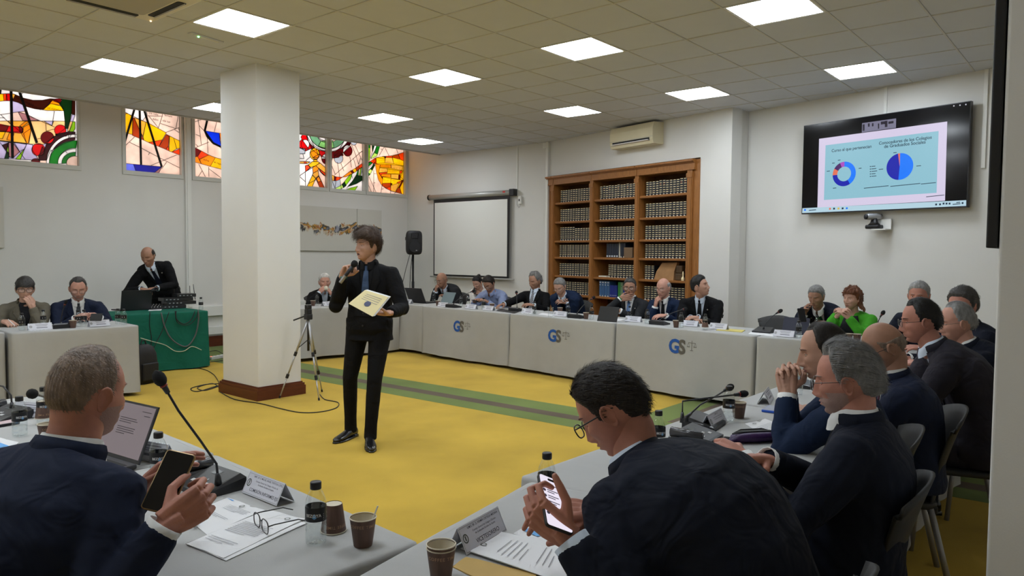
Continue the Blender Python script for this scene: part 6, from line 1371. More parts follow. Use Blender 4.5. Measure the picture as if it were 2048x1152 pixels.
def simple_bottle():
    t = thing('water_bottle', 'x', 'bottle')
    b = MB(); b.lathe([(.022, .0), (.0285, .006), (.0285, .112), (.026, .124), (.019, .142), (.0125, .152), (.0125, .158)], 14, cap=False); link('bottle_body', b.mesh('bottle_body', m_pet, True), t)
    b = MB(); b.lathe([(.0215, .003), (.0262, .008), (.0262, .052), (.02, .052)], 12); link('water', b.mesh('water', m_water, True), t)
    b = MB(); b.lathe([(.0290, .067), (.0290, .103)], 14, cap=False); lo = link('label_band', b.mesh('label_band', m_blabel, True), t)
    for a0 in (R(-90), R(90)):
        b = MB(); b.add([(-.012, 0, 0), (.012, 0, 0), (.012, .009, 0), (-.012, .009, 0)], [(0, 1, 2, 3)]); link('label_print', wrap(b.mesh('label_print', m_lprint), .0293, .080, a0, m_lprint), lo)
    b = MB(); b.lathe([(.0145, .150), (.0155, .152), (.0155, .169), (.0140, .1705), (.003, .1705)], 12); link('cap', b.mesh('cap', m_cap, True), t)
    return t
BP, BS = bottle_proto(), simple_bottle(); BU = {id(BP): 0, id(BS): 0}
def put(proto, used, label, cat, pos, rz, group, M=None):
    o = proto if not used[0] else copy_tree(proto); used[0] = 1
    o.location = pos; o.rotation_euler = (0, 0, rz); return tag(o, label, cat, group)
UB, US = [0], [0]
def facing(pos): return math.atan2(-pos.y, -pos.x)+PI/2     # turns a front that looks to -y towards the standing viewer
def bottle(px, label, near=False, rz=None, z=TZ):
    p = T(px, z); return put(BP if near else BS, UB if near else US, label, 'bottle', p, facing(p)+(rz if rz is not None else random.uniform(-.8, .8)), 'water bottles')
m_cupo = mat('cup_brown', rgb(98, 74, 64), .55, vary=.35, vscale=30, stretch=(1.6, 1.6, .12)); m_cupi = mat('cup_cream', (.62, .56, .44), .6); m_cupt = mat('cup_lettering', rgb(176, 140, 110), .6)
def cup_proto(text=True):
    t = thing('paper_cup', 'x', 'cup'); h = .078
    b = MB(); b.lathe([(.0245, .0), (.0255, .002), (.0355, h-.002)], 24, cap=False); link('wall', b.mesh('wall', m_cupo, True), t)
    b = MB(); b.lathe([(.0348, h-.003), (.0246, .006), (.002, .006)], 24, cap=False); b.lathe([(.0245, .0015), (.002, .003)], 20, cap=False); link('lining', b.mesh('lining', m_cupi, True), t)
    b = MB(); b.tube([(.0358*math.cos(a), .0358*math.sin(a), h) for a in [2*PI*k/24 for k in range(25)]], .0016, 6); link('rim', b.mesh('rim', m_cupi, True), t)
    if text:
        for a0 in (R(-90), R(90)):
            me = text_mesh('COFFEE TIME', .0115, .004, 'CENTER', space=1.15)
            for v in me.vertices: z = .056+v.co.y; r = .0256+(.0355-.0255)*z/h+.0006; a = a0+v.co.x/.033; v.co = (r*math.cos(a), r*math.sin(a), z)
            me.materials.append(m_cupt); link('lettering', me, t)
    return t
CP, CS = cup_proto(True), cup_proto(False); UC, UCS = [0], [0]
def cup(px, label, near=False, flip=False, rz=0.0, z=TZ):
    p = T(px, z); o = put(CP if near else CS, UC if near else UCS, label, 'cup', p, facing(p)+rz, 'brown paper cups')
    if flip: o.rotation_euler = (PI, 0, o.rotation_euler[2]); o.location.z = p.z+.0795
    return o
# name signs
m_card = mat('name_card', (.66, .66, .72), .6); m_print = mat('card_print', (.03, .03, .05), .6); m_acry = mat('clear_acrylic', (.9, .93, .96), .05, alpha=.20, spec=.8); m_acry = clearmat('clear_acrylic_sheet', (.98, .985, .99), .04); m_seal = mat('seal_print', (.10, .11, .09), .6)
def sign_proto(lines=None):
    """tent-shaped acrylic holder; the printed face looks to -y"""
    t = thing('name_sign', 'x', 'name sign'); L, h, d = .105, .068, .034
    b = MB()
    for s_ in (-1, 1):
        n = Vector((0, s_*h, d)).normalized(); a, c = Vector((0, s_*d, 0)), Vector((0, 0, h)); th = n*.0015
        b.loft([[Vector((x, 0, 0))+q for q in (a, c, c-th, a-th)] for x in (-L, L)])
    link('holder', b.mesh('holder', m_acry), t)
    face = Matrix(((1, 0, 0, 0), (0, d/math.hypot(d, h), -h/math.hypot(d, h), -d), (0, h/math.hypot(d, h), d/math.hypot(d, h), 0), (0, 0, 0, 1)))
    H_ = math.hypot(d, h)
    b = MB(); b.box((-L+.003, .003, .0004), (L-.003, H_-.002, .0011), M=face); b.box((-L+.003, .003, -.0022), (L-.003, H_-.002, -.0016), M=Matrix.Rotation(PI, 4, 'Z') @ face); ca = link('card', b.mesh('card', m_card), t)
    b = MB()
    for r0, r1 in ((.0085, .0120),): b.add([(x*rr-L+.022, y*rr*1.05+.040, .0014) for rr in (r0, r1) for x, y in [(math.cos(2*PI*k/18), math.sin(2*PI*k/18)) for k in range(18)]], [(k, (k+1) % 18, 18+(k+1) % 18, 18+k) for k in range(18)], M=face)
    b.box((-L+.0195, .034, .0012), (-L+.0245, .047, .0014), M=face); link('seal', b.mesh('seal', m_seal), ca)
    b = MB()
    for (x0, y0, x1, y1) in ((-L+.006, .006, L-.006, .0068), (-L+.006, H_-.0072, L-.006, H_-.0064), (-L+.006, .006, -L+.0068, H_-.0064), (L-.0068, .006, L-.006, H_-.0064)): b.box((x0, y0, .0012), (x1, y1, .00135), M=face)
    link('border', b.mesh('border', m_seal), ca)
    if lines:
        for s_, sz, y, x, bold in lines:
            me = text_mesh(s_, sz, bold, 'CENTER', mats=m_print); w = max(v.co.x for v in me.vertices)-min(v.co.x for v in me.vertices); k = min(1, (2*L-.045)/w)
            for v in me.vertices: v.co = face @ Vector((v.co.x*k+x, v.co.y+y, .0013))
            link('lettering', me, ca)
    else:
        b = MB()
        for y, w, hh in ((.058, .110, .0045), (.048, .10, .003), (.041, .085, .003), (.022, .095, .009)): b.box((-w/2+.012, y, .0012), (w/2+.012, y+hh, .00135), M=face)
        link('print', b.mesh('print', mat('grey_print', (.22, .22, .26), .6)), ca)
    return t
SP_ = sign_proto(); USG = [0]
def sign(px, label, rz, lines=None):
    p = T(px)
    if lines: o = sign_proto(lines); o.location = p; o.rotation_euler = (0, 0, rz); return tag(o, label, 'name sign', 'name signs')
    return put(SP_, USG, label, 'name sign', p, rz, 'name signs')
# conference microphones
m_foam = mat('microphone_foam', (.008, .008, .009), .95, bump=.6, bscale=700); m_unit = mat('unit_plastic', (.018, .018, .020), .35, vary=.05); m_unitt = mat('unit_gloss', (.05, .05, .055), .18)
m_btn = mat('white_button', (.5, .5, .5), .5); m_lcd = mat('grey_display', (.10, .11, .11), .2); m_ringr = mat('red_mic_ring', (.25, .03, .02), .4)
def mic_unit(label, pos, rz, neck, tip_r=.019, detail=False):
    """neck: world points from base to foam tip"""
    t = thing('conference_microphone', label, 'microphone', pos, rz, 'conference microphones'); inv = rz_m(rz, pos).inverted()
    b = MB(); b.loft([[(-.095, -.075, 0), (.095, -.075, 0), (.095, .075, 0), (-.095, .075, 0)], [(-.095, -.075, .016), (.095, -.075, .016), (.095, .075, .040), (-.095, .075, .040)], [(-.080, -.065, .021), (.080, -.065, .021), (.080, .062, .053), (-.080, .062, .053)]]); b.build('base', m_unit, t)
    if detail:
        sl = Matrix.Translation((0, 0, .0365)) @ Matrix.Rotation(math.atan2(.032, .127), 4, 'X')
        b = MB(); b.box((-.03, .02, .0), (.01, .045, .0018), M=sl); b.build('display', m_lcd, t)
        for x, y, w in ((-.045, -.035, .022), (-.012, -.02, .006), (-.002, -.018, .006), (.008, -.016, .006), (.035, -.035, .022)): b = MB(); b.rbox((x-w/2, y-.007, 0), (x+w/2, y+.007, .0025), .002, M=sl); b.build('button', m_btn, t)
        b = MB(); b.rbox((-.155, -.085, .0), (-.10, .085, .035), .02, n=4); b.tube([(-.128, -.06, .045), (-.128, 0, .052), (-.128, .075, .050)], [.020, .017, .021], 10); b.build('handset', m_unitt, t, True)
    pts = [inv @ Vector(p) for p in neck]
    b = MB(); b.tube([pts[0]-Vector((0, 0, .02)), pts[0], pts[0].lerp(pts[1], .35)], [.012, .010, .007], 10); b.build('socket', m_unit, t, True)
    b = MB(); b.tube(pts, .0042, 8); b.build('gooseneck', m_unit, t, True)
    d = (pts[-1]-pts[-2]).normalized(); p = pts[-1]
    b = MB(); b.tube([p-d*.045, p-d*.012], [.0075, .011], 10); b.build('capsule', m_unit, t, True)
    b = MB(); b.tube([p-d*.020, p-d*.014], .0118, 12); b.build('indicator_ring', m_ringr, t, True)
    b = MB(); b.tube([p-d*.014+d*.052*q for q in (0, .12, .3, .6, .85, 1)], [tip_r*q for q in (.55, .82, 1.0, 1.0, .7, .15)], 12); b.build('foam_windshield', m_foam, t, True)
    return t
def bend(p, q, k=.3, n=9, up=None):
    """gooseneck from p rising then leaning to q"""
    p, q = Vector(p), Vector(q); c = Vector((p.x+(q.x-p.x)*k*.6, p.y+(q.y-p.y)*k*.6, p.z+(q.z-p.z)*.62)); return [p*(1-f)**2+c*2*f*(1-f)+q*f*f for f in [i/(n-1) for i in range(n)]]
# screens
def laptop(label, pos, rz, w=.36, d=.245, open_deg=105, m=None, scr=None, name='laptop', keys=True):
    """lid hinge at +y side, screen looks to -y"""
    m = m or mat('laptop_black', (.015, .015, .017), .45); t = thing(name, label, 'laptop', pos, rz)
    b = MB(); b.rbox((-w/2, -d/2, 0), (w/2, d/2, .016), .01); b.build('base', m, t)
    if keys: b = MB(); b.box((-w/2+.02, -.01, .016), (w/2-.02, d/2-.03, .0168)); b.build('keyboard', m_dk, t)
    M = Matrix.Translation((0, d/2, .016)) @ Matrix.Rotation(R(180-open_deg)*-1+R(90), 4, 'X')
    M = Matrix.Translation((0, d/2, .014)) @ Matrix.Rotation(R(90-open_deg)*1.0, 4, 'X') @ Matrix.Rotation(R(90), 4, 'X')
    M = Matrix.Translation((0, d/2, .014)) @ Matrix.Rotation(-R(open_deg-90), 4, 'X')
    b = MB(); b.box((-w/2, 0, 0), (w/2, .008, d), M=M); lid = b.build('lid', m, t)
    b = MB(); b.box((-w/2+.008, -.001, .014), (w/2-.008, .0, d-.008), M=M); b.build('screen', scr or m_scr, lid)
    return t, M, w, d, lid
m_scr = mat('screen_off', (.01, .01, .012), .15)
def slab(name, label, cat, c, ux, uy, w, h, th, m, front=None, inset=.004, r=.008, fname='screen'):
    """thin device: centre c, ux right, uy up, front looks along ux x uy"""
    ux = Vector(ux).normalized(); uy = (Vector(uy)-ux*Vector(uy).dot(ux)).normalized(); uz = ux.cross(uy); M = frame(c, ux, uy, uz)
    t = thing(name, label, cat, c); t.matrix_world = M
    b = MB(); b.rbox((-w/2, -h/2, -th), (w/2, h/2, 0), r, rz=th*.25); b.build('casing', m, t)
    if front: b = MB(); b.rbox((-w/2+inset, -h/2+inset, -.0005), (w/2-inset, h/2-inset, .0006), max(r-inset, .001), rz=.0001); b.build(fname, front, t)
    return t
m_paper = mat('white_paper', (.72, .72, .73), .8); m_ink = mat('paper_ink', (.20, .20, .22), .8); m_bluep = mat('blue_print', (.12, .36, .72), .7); m_manila = mat('manila_envelope', rgb(190, 158, 92), .8, vary=.05)
def sheet(name, label, cat, pts, z, m=None, th=.0012, lines=(), blue=None, seal=None, cols=(.12, .88)):
    """paper lying on a table; pts = four pixels (far left, far right, near right, near left as read)"""
    q = [T(p, TZ) for p in pts]; c = sum(q, Vector())/4; t = thing(name, label, cat, (c.x, c.y, TZ+z))
    q = [Vector((p.x-c.x, p.y-c.y, 0)) for p in q]
    def P(u, v, h=0): a = q[0].lerp(q[1], u); b = q[3].lerp(q[2], u); r = a.lerp(b, v); return (r.x, r.y, h)
    b = MB(); n = 6; F = [[P(i/n, j/n, th+.0015*math.sin(i*1.1+j*.7)*(i in (0, n) or j in (0, n))) for i in range(n+1)] for j in range(n+1)]
    vs = [p for r in F for p in r]; fs = [(j*(n+1)+i, j*(n+1)+i+1, (j+1)*(n+1)+i+1, (j+1)*(n+1)+i) for j in range(n) for i in range(n)]
    up = (q[1]-q[0]).cross(q[3]-q[0]).z; fs = [f if up > 0 else f[::-1] for f in fs]; b.add(vs, fs)
    b.add([P(0, 0), P(1, 0), P(1, 1), P(0, 1)], [(0, 3, 2, 1) if up > 0 else (0, 1, 2, 3)]); per = [(0, 0), (1, 0), (1, 1), (0, 1)]
    for k in range(4): a, c2 = per[k], per[(k+1) % 4]; b.add([P(*a), P(*c2), P(*c2, th), P(*a, th)], [(0, 1, 2, 3)])
    s = b.build('leaf', m or m_paper, t)
    if lines:
        b = MB()
        for v, u0, u1 in lines: b.add([P(u0, v, th+.0022), P(u1, v, th+.0022), P(u1, v+.007, th+.0022), P(u0, v+.007, th+.0022)], [(0, 1, 2, 3) if up > 0 else (3, 2, 1, 0)])
        b.build('printed_lines', m_ink, t)
    if blue: b = MB(); b.add([P(u, v, th+.002) for u, v in blue], [tuple(range(len(blue))) if up > 0 else tuple(reversed(range(len(blue))))]); b.build('blue_print', m_bluep, t)
    if seal:
        b = MB(); cx = Vector(P(*seal, th+.0024))
        b.add([(cx.x+rr*math.cos(2*PI*k/16), cx.y+rr*math.sin(2*PI*k/16), cx.z) for rr in (.006, .009) for k in range(16)], [(k, 16+k, 16+(k+1) % 16, (k+1) % 16) for k in range(16)]); b.build('printed_seal', m_seal, t)
    return t
para = lambda v0, n, u0=.12, u1=.88, dv=.035: [(v0+dv*k, u0, u1-(.25 if k == n-1 else .03*(k % 2))) for k in range(n)]
# ---------------------------------------------------------------- nearest table
bottle((632, 1086), 'water bottle beside the open spectacles on nearest table', True, -.25)
bottle((318, 962), 'water bottle just behind the black phone, beside the laptop', True, .0)
cup((726, 1091), 'upright brown coffee cup with white stirrer on nearest table', True, rz=-.1)
p = T((726, 1091)); b = MB(); b.tube([Vector((p.x+.01, p.y, TZ+.02)), Vector((p.x+.035, p.y-.02, TZ+.105))], .0022, 6); tag(b.build('stirrer', mat('white_plastic', (.75, .75, .72), .5)), 'white stirrer leaning in the brown coffee cup', 'stirrer')
cup((667, 1062), 'upturned brown paper cup behind the near water bottle', True, True, rz=.5)
sign((536, 995), 'name sign reading COMISIÓN INFORMES beside the microphone', R(-90), [('ILMO. SR. D. MIGUEL ÁNGEL TORTOSA LÓPEZ', .0088, .060, .014, .004), ('Consejo General de Colegios Oficiales de', .0075, .048, .014, .0), ('Graduados Sociales de España', .0075, .039, .014, .0), ('COMISIÓN INFORMES EJS', .0145, .016, .014, .005)])
sign((302, 918), 'name sign half hidden behind the laptop', R(-75))
nb_ = at_z((436, 956), .80); mic_unit('black conference microphone unit with tall gooseneck on nearest table', (1.225, 2.335, TZ+.001), R(-88), [nb_, nb_.lerp(at_x((322, 762), 1.06), .08)+Vector((.01, 0, .02)), nb_.lerp(at_x((322, 762), 1.06), .35)+Vector((.008, 0, .01)), nb_.lerp(at_x((322, 762), 1.06), .7), at_x((322, 762), 1.06)], .0195, True)
lp = T((276, 938)); lw, ld = .31, .215; M_ = Matrix.Rotation(R(-84), 3, 'Z'); pos = lp-M_ @ Vector((lw/2, ld/2, 0))
m_doc = mat('laptop_page', (.0, .0, .0), .3, emit=rgb(118, 108, 112), estr=DISP); m_docd = mat('laptop_page_ink', (0, 0, 0), .3, emit=rgb(60, 54, 58), estr=DISP)
t, ML, w_, d_, lid = laptop('open grey laptop showing a document before the nearest man', pos, R(-84), lw, ld, 112, mat('laptop_grey', (.05, .05, .055), .4, .4), m_doc)
for k, (x0, x1, z) in enumerate([(-.06, .05, .15), (-.06, .06, .142), (-.06, .02, .134), (-.06, .06, .115), (-.06, .055, .107), (-.06, .06, .099), (-.06, .0, .091), (.07, .13, .185), (.09, .13, .17)]): b = MB(); b.box((x0, -.0018, z), (x1, -.0011, z+.003), M=ML); b.build('document_line', m_docd, lid)
sheet('document', 'printed letter lying beneath the silver pen', 'paper', [(455, 996), (530, 1021), (414, 1070), (368, 1034)], .0, lines=para(.2, 5, .3, .9)+para(.55, 3, .2, .8), blue=[(.02, .03), (.22, .03), (.22, .07)], seal=(.55, .12))
sheet('document', 'printed page under the open spectacles', 'paper', [(536, 1022), (611, 1040), (447, 1119), (371, 1090)], .0028, lines=para(.35, 9, .1, .85, .03)+para(.75, 3, .1, .8), seal=(.72, .1))
sheet('document', 'second printed page sticking out beneath the spectacles page', 'paper', [(548, 1026), (614, 1048), (452, 1123), (378, 1092)], .0014)
a_, b_ = T((388, 1060)), T((413, 1022)); b = MB(); b.tube([a_+Vector((0, 0, .006)), a_.lerp(b_, .06)+Vector((0, 0, .008)), a_.lerp(b_, .94)+Vector((0, 0, .009)), b_+Vector((0, 0, .009))], [.001, .0045, .0045, .003], 10); t = thing('pen', 'silver pen lying on the printed letter', 'pen'); b.build('barrel', m_sil, t, True)
b = MB(); b.box((-.001, -.02, 0), (.001, .02, .002), M=frame(a_.lerp(b_, .75)+Vector((0, 0, .0135)), (1, 0, 0), (b_-a_).normalized(), (0, 0, 1))); b.build('clip', m_sil, t)
# open spectacles
c = T((522, 1062)); e1_, e2_ = T((584, 1024)), T((611, 1050)); t = thing('spectacles', 'open black spectacles lying on printed page beside water bottle', 'spectacles', c)
lat = (T((540, 1078))-T((506, 1048))); lat.z = 0; lat.normalize(); dirn = ((e1_+e2_)/2-c); dirn.z = 0; dirn.normalize()
b = MB(); rims = []
for s_ in (-1, 1):
    cc = lat*s_*.033+Vector((0, 0, .022)); pts = [cc+lat*.026*math.copysign(abs(math.cos(a))**.7, math.cos(a))+Vector((0, 0, 1))*.019*math.copysign(abs(math.sin(a))**.7, math.sin(a)) for a in [2*PI*k/20 for k in range(21)]]
    b.tube(pts, .0016, 6); rims.append(pts[:-1])
    hg = lat*s_*.061+Vector((0, 0, .03)); b.tube([hg, hg+dirn*.02, hg+dirn*.10-Vector((0, 0, .008)), hg+dirn*.135-Vector((0, 0, .024))], [.002, .0018, .0018, .002], 6)
b.tube([lat*-.008+Vector((0, 0, .028)), Vector((0, 0, .031)), lat*.008+Vector((0, 0, .028))], .0015, 6); g_o = b.build('frame', m_gframe, t, True)
for l in rims: b = MB(); b.add(l, [tuple(range(len(l)))]); b.build('lens', m_lens, g_o)
# phones in the near hands
def phone(label, c, ux, uy, w=.073, h=.15, m=None, front=None): return slab('phone', label, 'phone', c, ux, uy, w, h, .008, m or m_blk, front or m_scr, .003, .009)
pc = at_d((337, 962), 1.77); tocam = (Vector((0, 0, CZ))-pc).normalized(); up_ = Vector((0, 0, 1)); rgt = Vector(CR)
phone('black phone with gold edge held by the nearest man', pc, rgt*.95-up_*.22, (up_*.62+Vector((.9, .35, 0))*.55+rgt*.22), m=mat('gold_edge', rgb(150, 122, 84), .35, .5))
m_lit = mat('lit_phone_page', (0, 0, 0), .3, emit=rgb(236, 228, 244), estr=DISP); m_chat = mat('chat_ink', (0, 0, 0), .3, emit=rgb(60, 56, 70), estr=DISP)
pc = at_d((1111, 1005), 1.68); t = phone('lit phone showing a chat list in the hunched man\'s hands', pc, rgt*.80-up_*.42+Vector((.25, .2, 0)), up_*.62-rgt*.52+Vector((.55, .45, 0))*.75, .074, .155, front=m_lit)
scr2 = [ch for ch in t.children if ch.name.startswith('screen')][0]
b = MB(); b.rbox((-.012, .062, .0006), (.012, .069, .0012), .003, rz=.0001); b.build('camera_notch', m_blk, scr2)
for k in range(6):
    y = .045-k*.017; b = MB(); b.add([(-.027+.0045*math.cos(2*PI*i/10), y+.0045*math.sin(2*PI*i/10), .0009) for i in range(10)], [tuple(range(10))]); b.build('chat_avatar', m_chat, scr2)
    for dy, wd in ((.003, .03), (-.003, .02)): b = MB(); b.box((-.019, y+dy-.0011, .0006), (-.019+wd, y+dy+.0011, .0010)); b.build('chat_line', m_chat, scr2)
# ---------------------------------------------------------------- left end of the near row
bottle((40, 872), 'water bottle at the left edge beside the pink notepad', True, .3)
bo_ = bottle((88, 848), 'water bottle wearing an upturned cup near the left edge', True, .2)
o = cup((88, 848), 'upturned cup set over the neck of a water bottle', True, True, .4); o.location.z = TZ+.108
cup((95, 885), 'upright paper cup by the shoulder of the nearest man', True, rz=.6)
sign((64, 832), 'name sign behind the water bottle near the left edge', R(-70))
q0 = at_z((24, 812), .80); mic_unit('microphone unit cut by the left picture edge', (T((10, 838)).x, T((10, 838)).y, TZ+.001), R(-75), [q0, q0+Vector((0, .01, .05)), q0+Vector((-.02, .05, .09)), q0+Vector((-.06, .14, .10)), q0+Vector((-.10, .24, .07))], .019, True)
q1 = T((150, 850)); mt = at_d((66, 788), 2.75); mic_unit('microphone reaching left behind the nearest man\'s head', (q1.x, q1.y, q1.z), R(-80), bend(q1+Vector((0, 0, .05)), mt, .8), .019)
slab('notepad', 'pink notepad with pale border at left edge', 'notepad', T((2, 848))+Vector((0, 0, .012)), (0.1, -1, 0), (1, .1, 0), .15, .10, .012, m_blk, mat('pink_page', (.55, .42, .44), .7), .006, fname='page')
sheet('document', 'blue and white brochure at lower left edge', 'paper', [(-30, 868), (38, 885), (0, 915), (-60, 900)], .0, blue=[(.0, .2), (.9, .35), (.7, .6), (.1, .75)])
# ---------------------------------------------------------------- corner table
cup((882, 1158), 'stacked pair of brown coffee cups in front of vice treasurer sign, lower cup', True, rz=.1)
o = cup((882, 1158), 'upper cup of the stacked pair before the vice treasurer sign', True, rz=.1); o.location.z += .0085
sign((955, 1082), 'name sign reading VICETESORERO beside stacked cups', R(9), [('ILMO. SR. D. FERMÍN ORTEGA MEDINA', .0088, .060, .014, .004), ('Consejo General de Colegios Oficiales', .0075, .048, .014, .0), ('de Graduados Sociales de España', .0075, .039, .014, .0), ('VICETESORERO', .0165, .015, .014, .006)])
sheet('envelope', 'brown manila envelope under white papers on corner table', 'envelope', [(932, 1116), (1075, 1150), (1040, 1200), (905, 1135)], .0, m_manila, .003)
sheet('document', 'white printed letter lying on the manila envelope', 'paper', [(921, 1102), (990, 1066), (1150, 1102), (1128, 1172)], .006, lines=[(.3, .25, .75), (.36, .2, .8), (.42, .2, .78), (.48, .2, .8), (.54, .2, .6), (.7, .25, .8), (.76, .25, .8), (.82, .25, .6)], seal=(.35, .12))
sheet('document', 'paper with blue printed wedge beside the lit phone', 'paper', [(1026, 1070), (1078, 1042), (1140, 1062), (1090, 1092)], .003, blue=[(.25, .1), (.9, .2), (.6, .8), (.2, .6)])
# ---------------------------------------------------------------- right row
bottle((1093, 1012), 'water bottle behind the lit phone', True, .0)
bottle((1316, 905), 'water bottle peeking over the hunched man\'s shoulder', True, .5)
bottle((1457, 843), 'water bottle beside a cup under the paired microphones', True, .2)
cup((1477, 836), 'paper cup right of the bottle under the paired microphones', True, rz=.7)
nb_ = T((1372, 862))+Vector((0, 0, .06)); tp = at_d((1458, 776), project(tuple(T((1390, 862))))[2]+.25); tp2 = at_d((1484, 788), project(tuple(T((1390, 862))))[2]+.20)
mic_unit('microphone unit between hunched man and vice president sign', tuple(T((1398, 880))), R(5), [nb_, nb_.lerp(tp, .3)+Vector((0, 0, .015)), nb_.lerp(tp, .65)+Vector((0, 0, .006)), tp], .017, True)
nb2 = nb_+Vector((.06, .05, -.02)); mic_unit('second microphone with bowed gooseneck beside the first', tuple(T((1408, 852))), R(8), [nb2, nb2+Vector((.02, .01, .075)), nb2.lerp(tp2, .45)+Vector((0, 0, .045)), tp2], .017)
sign((1427, 852), 'name sign reading VICEPRESIDENTE beside the paired microphones', R(6), [('ILMO. SR. D.', .0085, .060, .014, .004), ('Consejo General de Colegios Oficiales', .0075, .048, .014, .0), ('de Graduados Sociales de España', .0075, .039, .014, .0), ('VICEPRESIDENTE 2º', .0150, .015, .014, .006)])
sign((1531, 803), 'name sign before the man with clasped hands', R(14))
slab('notebook', 'bright blue notebook before the man with clasped hands', 'notebook', T((1550, 822))+Vector((0, 0, .012)), (1, .1, 0), (0, 1, 0), .14, .10, .012, mat('notebook_blue', (.02, .10, .55), .5), mat('notebook_cover', (.28, .30, .36), .5), .004, .004, 'cover')
sheet('document', 'printed pages behind the purple pouch', 'paper', [(1490, 848), (1530, 838), (1590, 862), (1550, 885)], .0, lines=para(.3, 8, .15, .85, .06), seal=(.3, .12))
phone('black phone beside the purple pouch', T((1462, 887))+Vector((0, 0, .009)), (.35, -1, 0), (1, .3, 0))
# purple pouch
c = T((1507, 884)); t = thing('pencil_pouch', 'purple zipped pouch lying open before the grey-haired man', 'pouch', c, R(-38))
b = MB(); n = 18; rings = []
for k in range(13):
    f = -1+k/6; x = .115*f; w = .040*max(.12, (1-abs(f)**3)**.5); h = .048*max(.25, (1-abs(f)**4)**.5); rings.append([(x, w*math.cos(2*PI*i/n), max(.001, h*.5+h*.5*math.sin(2*PI*i/n)-(.012 if math.sin(2*PI*i/n) > .9 else 0))) for i in range(n)])
b.loft(rings); b.build('pouch_body', mat('purple_leather', (.040, .012, .075), .45, vary=.2, bump=.3, bscale=40), t, True)
b = MB(); b.tube([(-.10, .0, .038), (-.05, .02, .050), (.05, .02, .050), (.10, .0, .038)], .003, 6); b.tube([(-.10, .0, .038), (-.05, -.012, .047), (.05, -.012, .047), (.10, .0, .038)], .003, 6); b.build('zip', m_blk, t, True)
b = MB(); b.loft([[(-.09, 0, .043), (-.05, -.010, .046), (.05, -.010, .046), (.09, 0, .043), (.05, .016, .046), (-.05, .016, .046)], [(-.085, 0, .047), (-.05, -.009, .0485), (.05, -.009, .0485), (.085, 0, .047), (.05, .015, .0485), (-.05, .015, .0485)]]); b.build('opening', m_dk, t)
q = T((1600, 772)); mic_unit('microphone behind the clasped hands', tuple(q), R(8), bend(q+Vector((-.03, .05, .05)), at_d((1583, 738), project(tuple(q))[2]-.05), .2), .017)
glass_ = T((1594, 790)); b = MB(); b.lathe([(.028, .0), (.030, .002), (.034, .12), (.032, .12), (.028, .004), (.002, .004)], 18, cap=False); tag(b.build('drinking_glass', m_acry, smooth=True, M=Matrix.Translation(glass_)), 'clear drinking glass behind the clasped hands', 'glass')
for px, lab in (((1697, 684), 'left of two brown cups before the woman in green'), ((1714, 685), 'right of two brown cups before the woman in green'), ((1806, 699), 'brown cup between bald man and man in slate suit')): cup(px, lab)
# ---------------------------------------------------------------- back right table
bottle((1597, 676), 'water bottle before the man with green tie'); bottle((1634, 664), 'water bottle right of the tablet at the back right table')
sign((1569, 674), 'name sign left of bottle on back right table', R(-94)); q = T((1527, 665)); mic_unit('microphone on the back table before the empty chair', tuple(q), R(-90), bend(q+Vector((0, 0, .05)), at_d((1559, 623), project(tuple(q))[2]), .5), .02)
sheet('document', 'papers at the end of the back right table', 'paper', [(1502, 664), (1560, 668), (1552, 674), (1496, 668)], .0)
q = T((1592, 668)); slab('tablet', 'tablet in navy folding case before the man with green tie', 'tablet', q+Vector((-.02, 0, .085)), Vector((0, -1, 0)), Vector((.42, 0, .9)), .26, .18, .010, mat('navy_case', (.014, .016, .035), .6))
b = MB(); b.box((-.05, -.13, 0), (.12, .13, .01)); o = tag(b.build('tablet_stand', mat('navy_case', (.01, .01, .03)), M=Matrix.Translation(q)), 'navy folded stand under the tablet at back right', 'tablet stand')
q = T((1752, 672)); mic_unit('microphone right of the woman in green', tuple(q), R(-120), bend(q+Vector((0, 0, .05)), at_d((1765, 627), project(tuple(q))[2]), .3), .02)
sheet('document', 'yellow pad at the end of rightmost logo table', 'paper', [(1440, 657), (1490, 661), (1484, 665), (1432, 661)], .0, mat('yellow_paper', (.60, .50, .14), .8), .006)
# ---------------------------------------------------------------- back row items
def side(i): return R(-92+random.uniform(-6, 6))
for px, w in (((816, 607), 'on narrow corner table'), ((887, 614), 'before the bald man with fist'), ((943, 618), 'before the woman in white'), ((978, 621), 'before the man in periwinkle shirt'), ((1057, 627), 'before the man with tousled grey hair'), ((1122, 633), 'before the man in navy suit'), ((1267, 644), 'before the man with hand over mouth'), ((1380, 653), 'before the elderly man'), ((1438, 659), 'before the man gazing up')): sign(px, 'white name sign '+w, side(0))
for px, w in (((868, 606), 'left of the tablet by bald man'), ((922, 613), 'beside the goosneck of bald man'.replace('goosneck', 'gooseneck')), ((936, 611), 'before woman in white'), ((967, 620), 'before the man in periwinkle shirt'), ((1069, 629), 'left of striped navy man'), ((1136, 634), 'right of the navy-suited man'), ((1183, 639), 'beside the black tablet, left'), ((1259, 640), 'before man with hand over mouth'), ((1294, 648), 'between hand-over-mouth man and elderly man'), ((1362, 656), 'before the elderly man'), ((1410, 660), 'wearing an upturned cup before the man gazing up')): bottle(px, 'water bottle '+w)
o = cup((1410, 660), 'upturned cup on a bottle before the man gazing up', flip=True); o.location.z = TZ+.108
for px, w in (((876, 612), 'by the tablet of the bald man'), ((984, 618), 'before the man in periwinkle shirt'), ((1120, 627), 'before the navy-suited man'), ((1172, 638), 'left of the black tablet'), ((1352, 655), 'before the elderly man')): cup(px, 'small brown paper cup '+w)
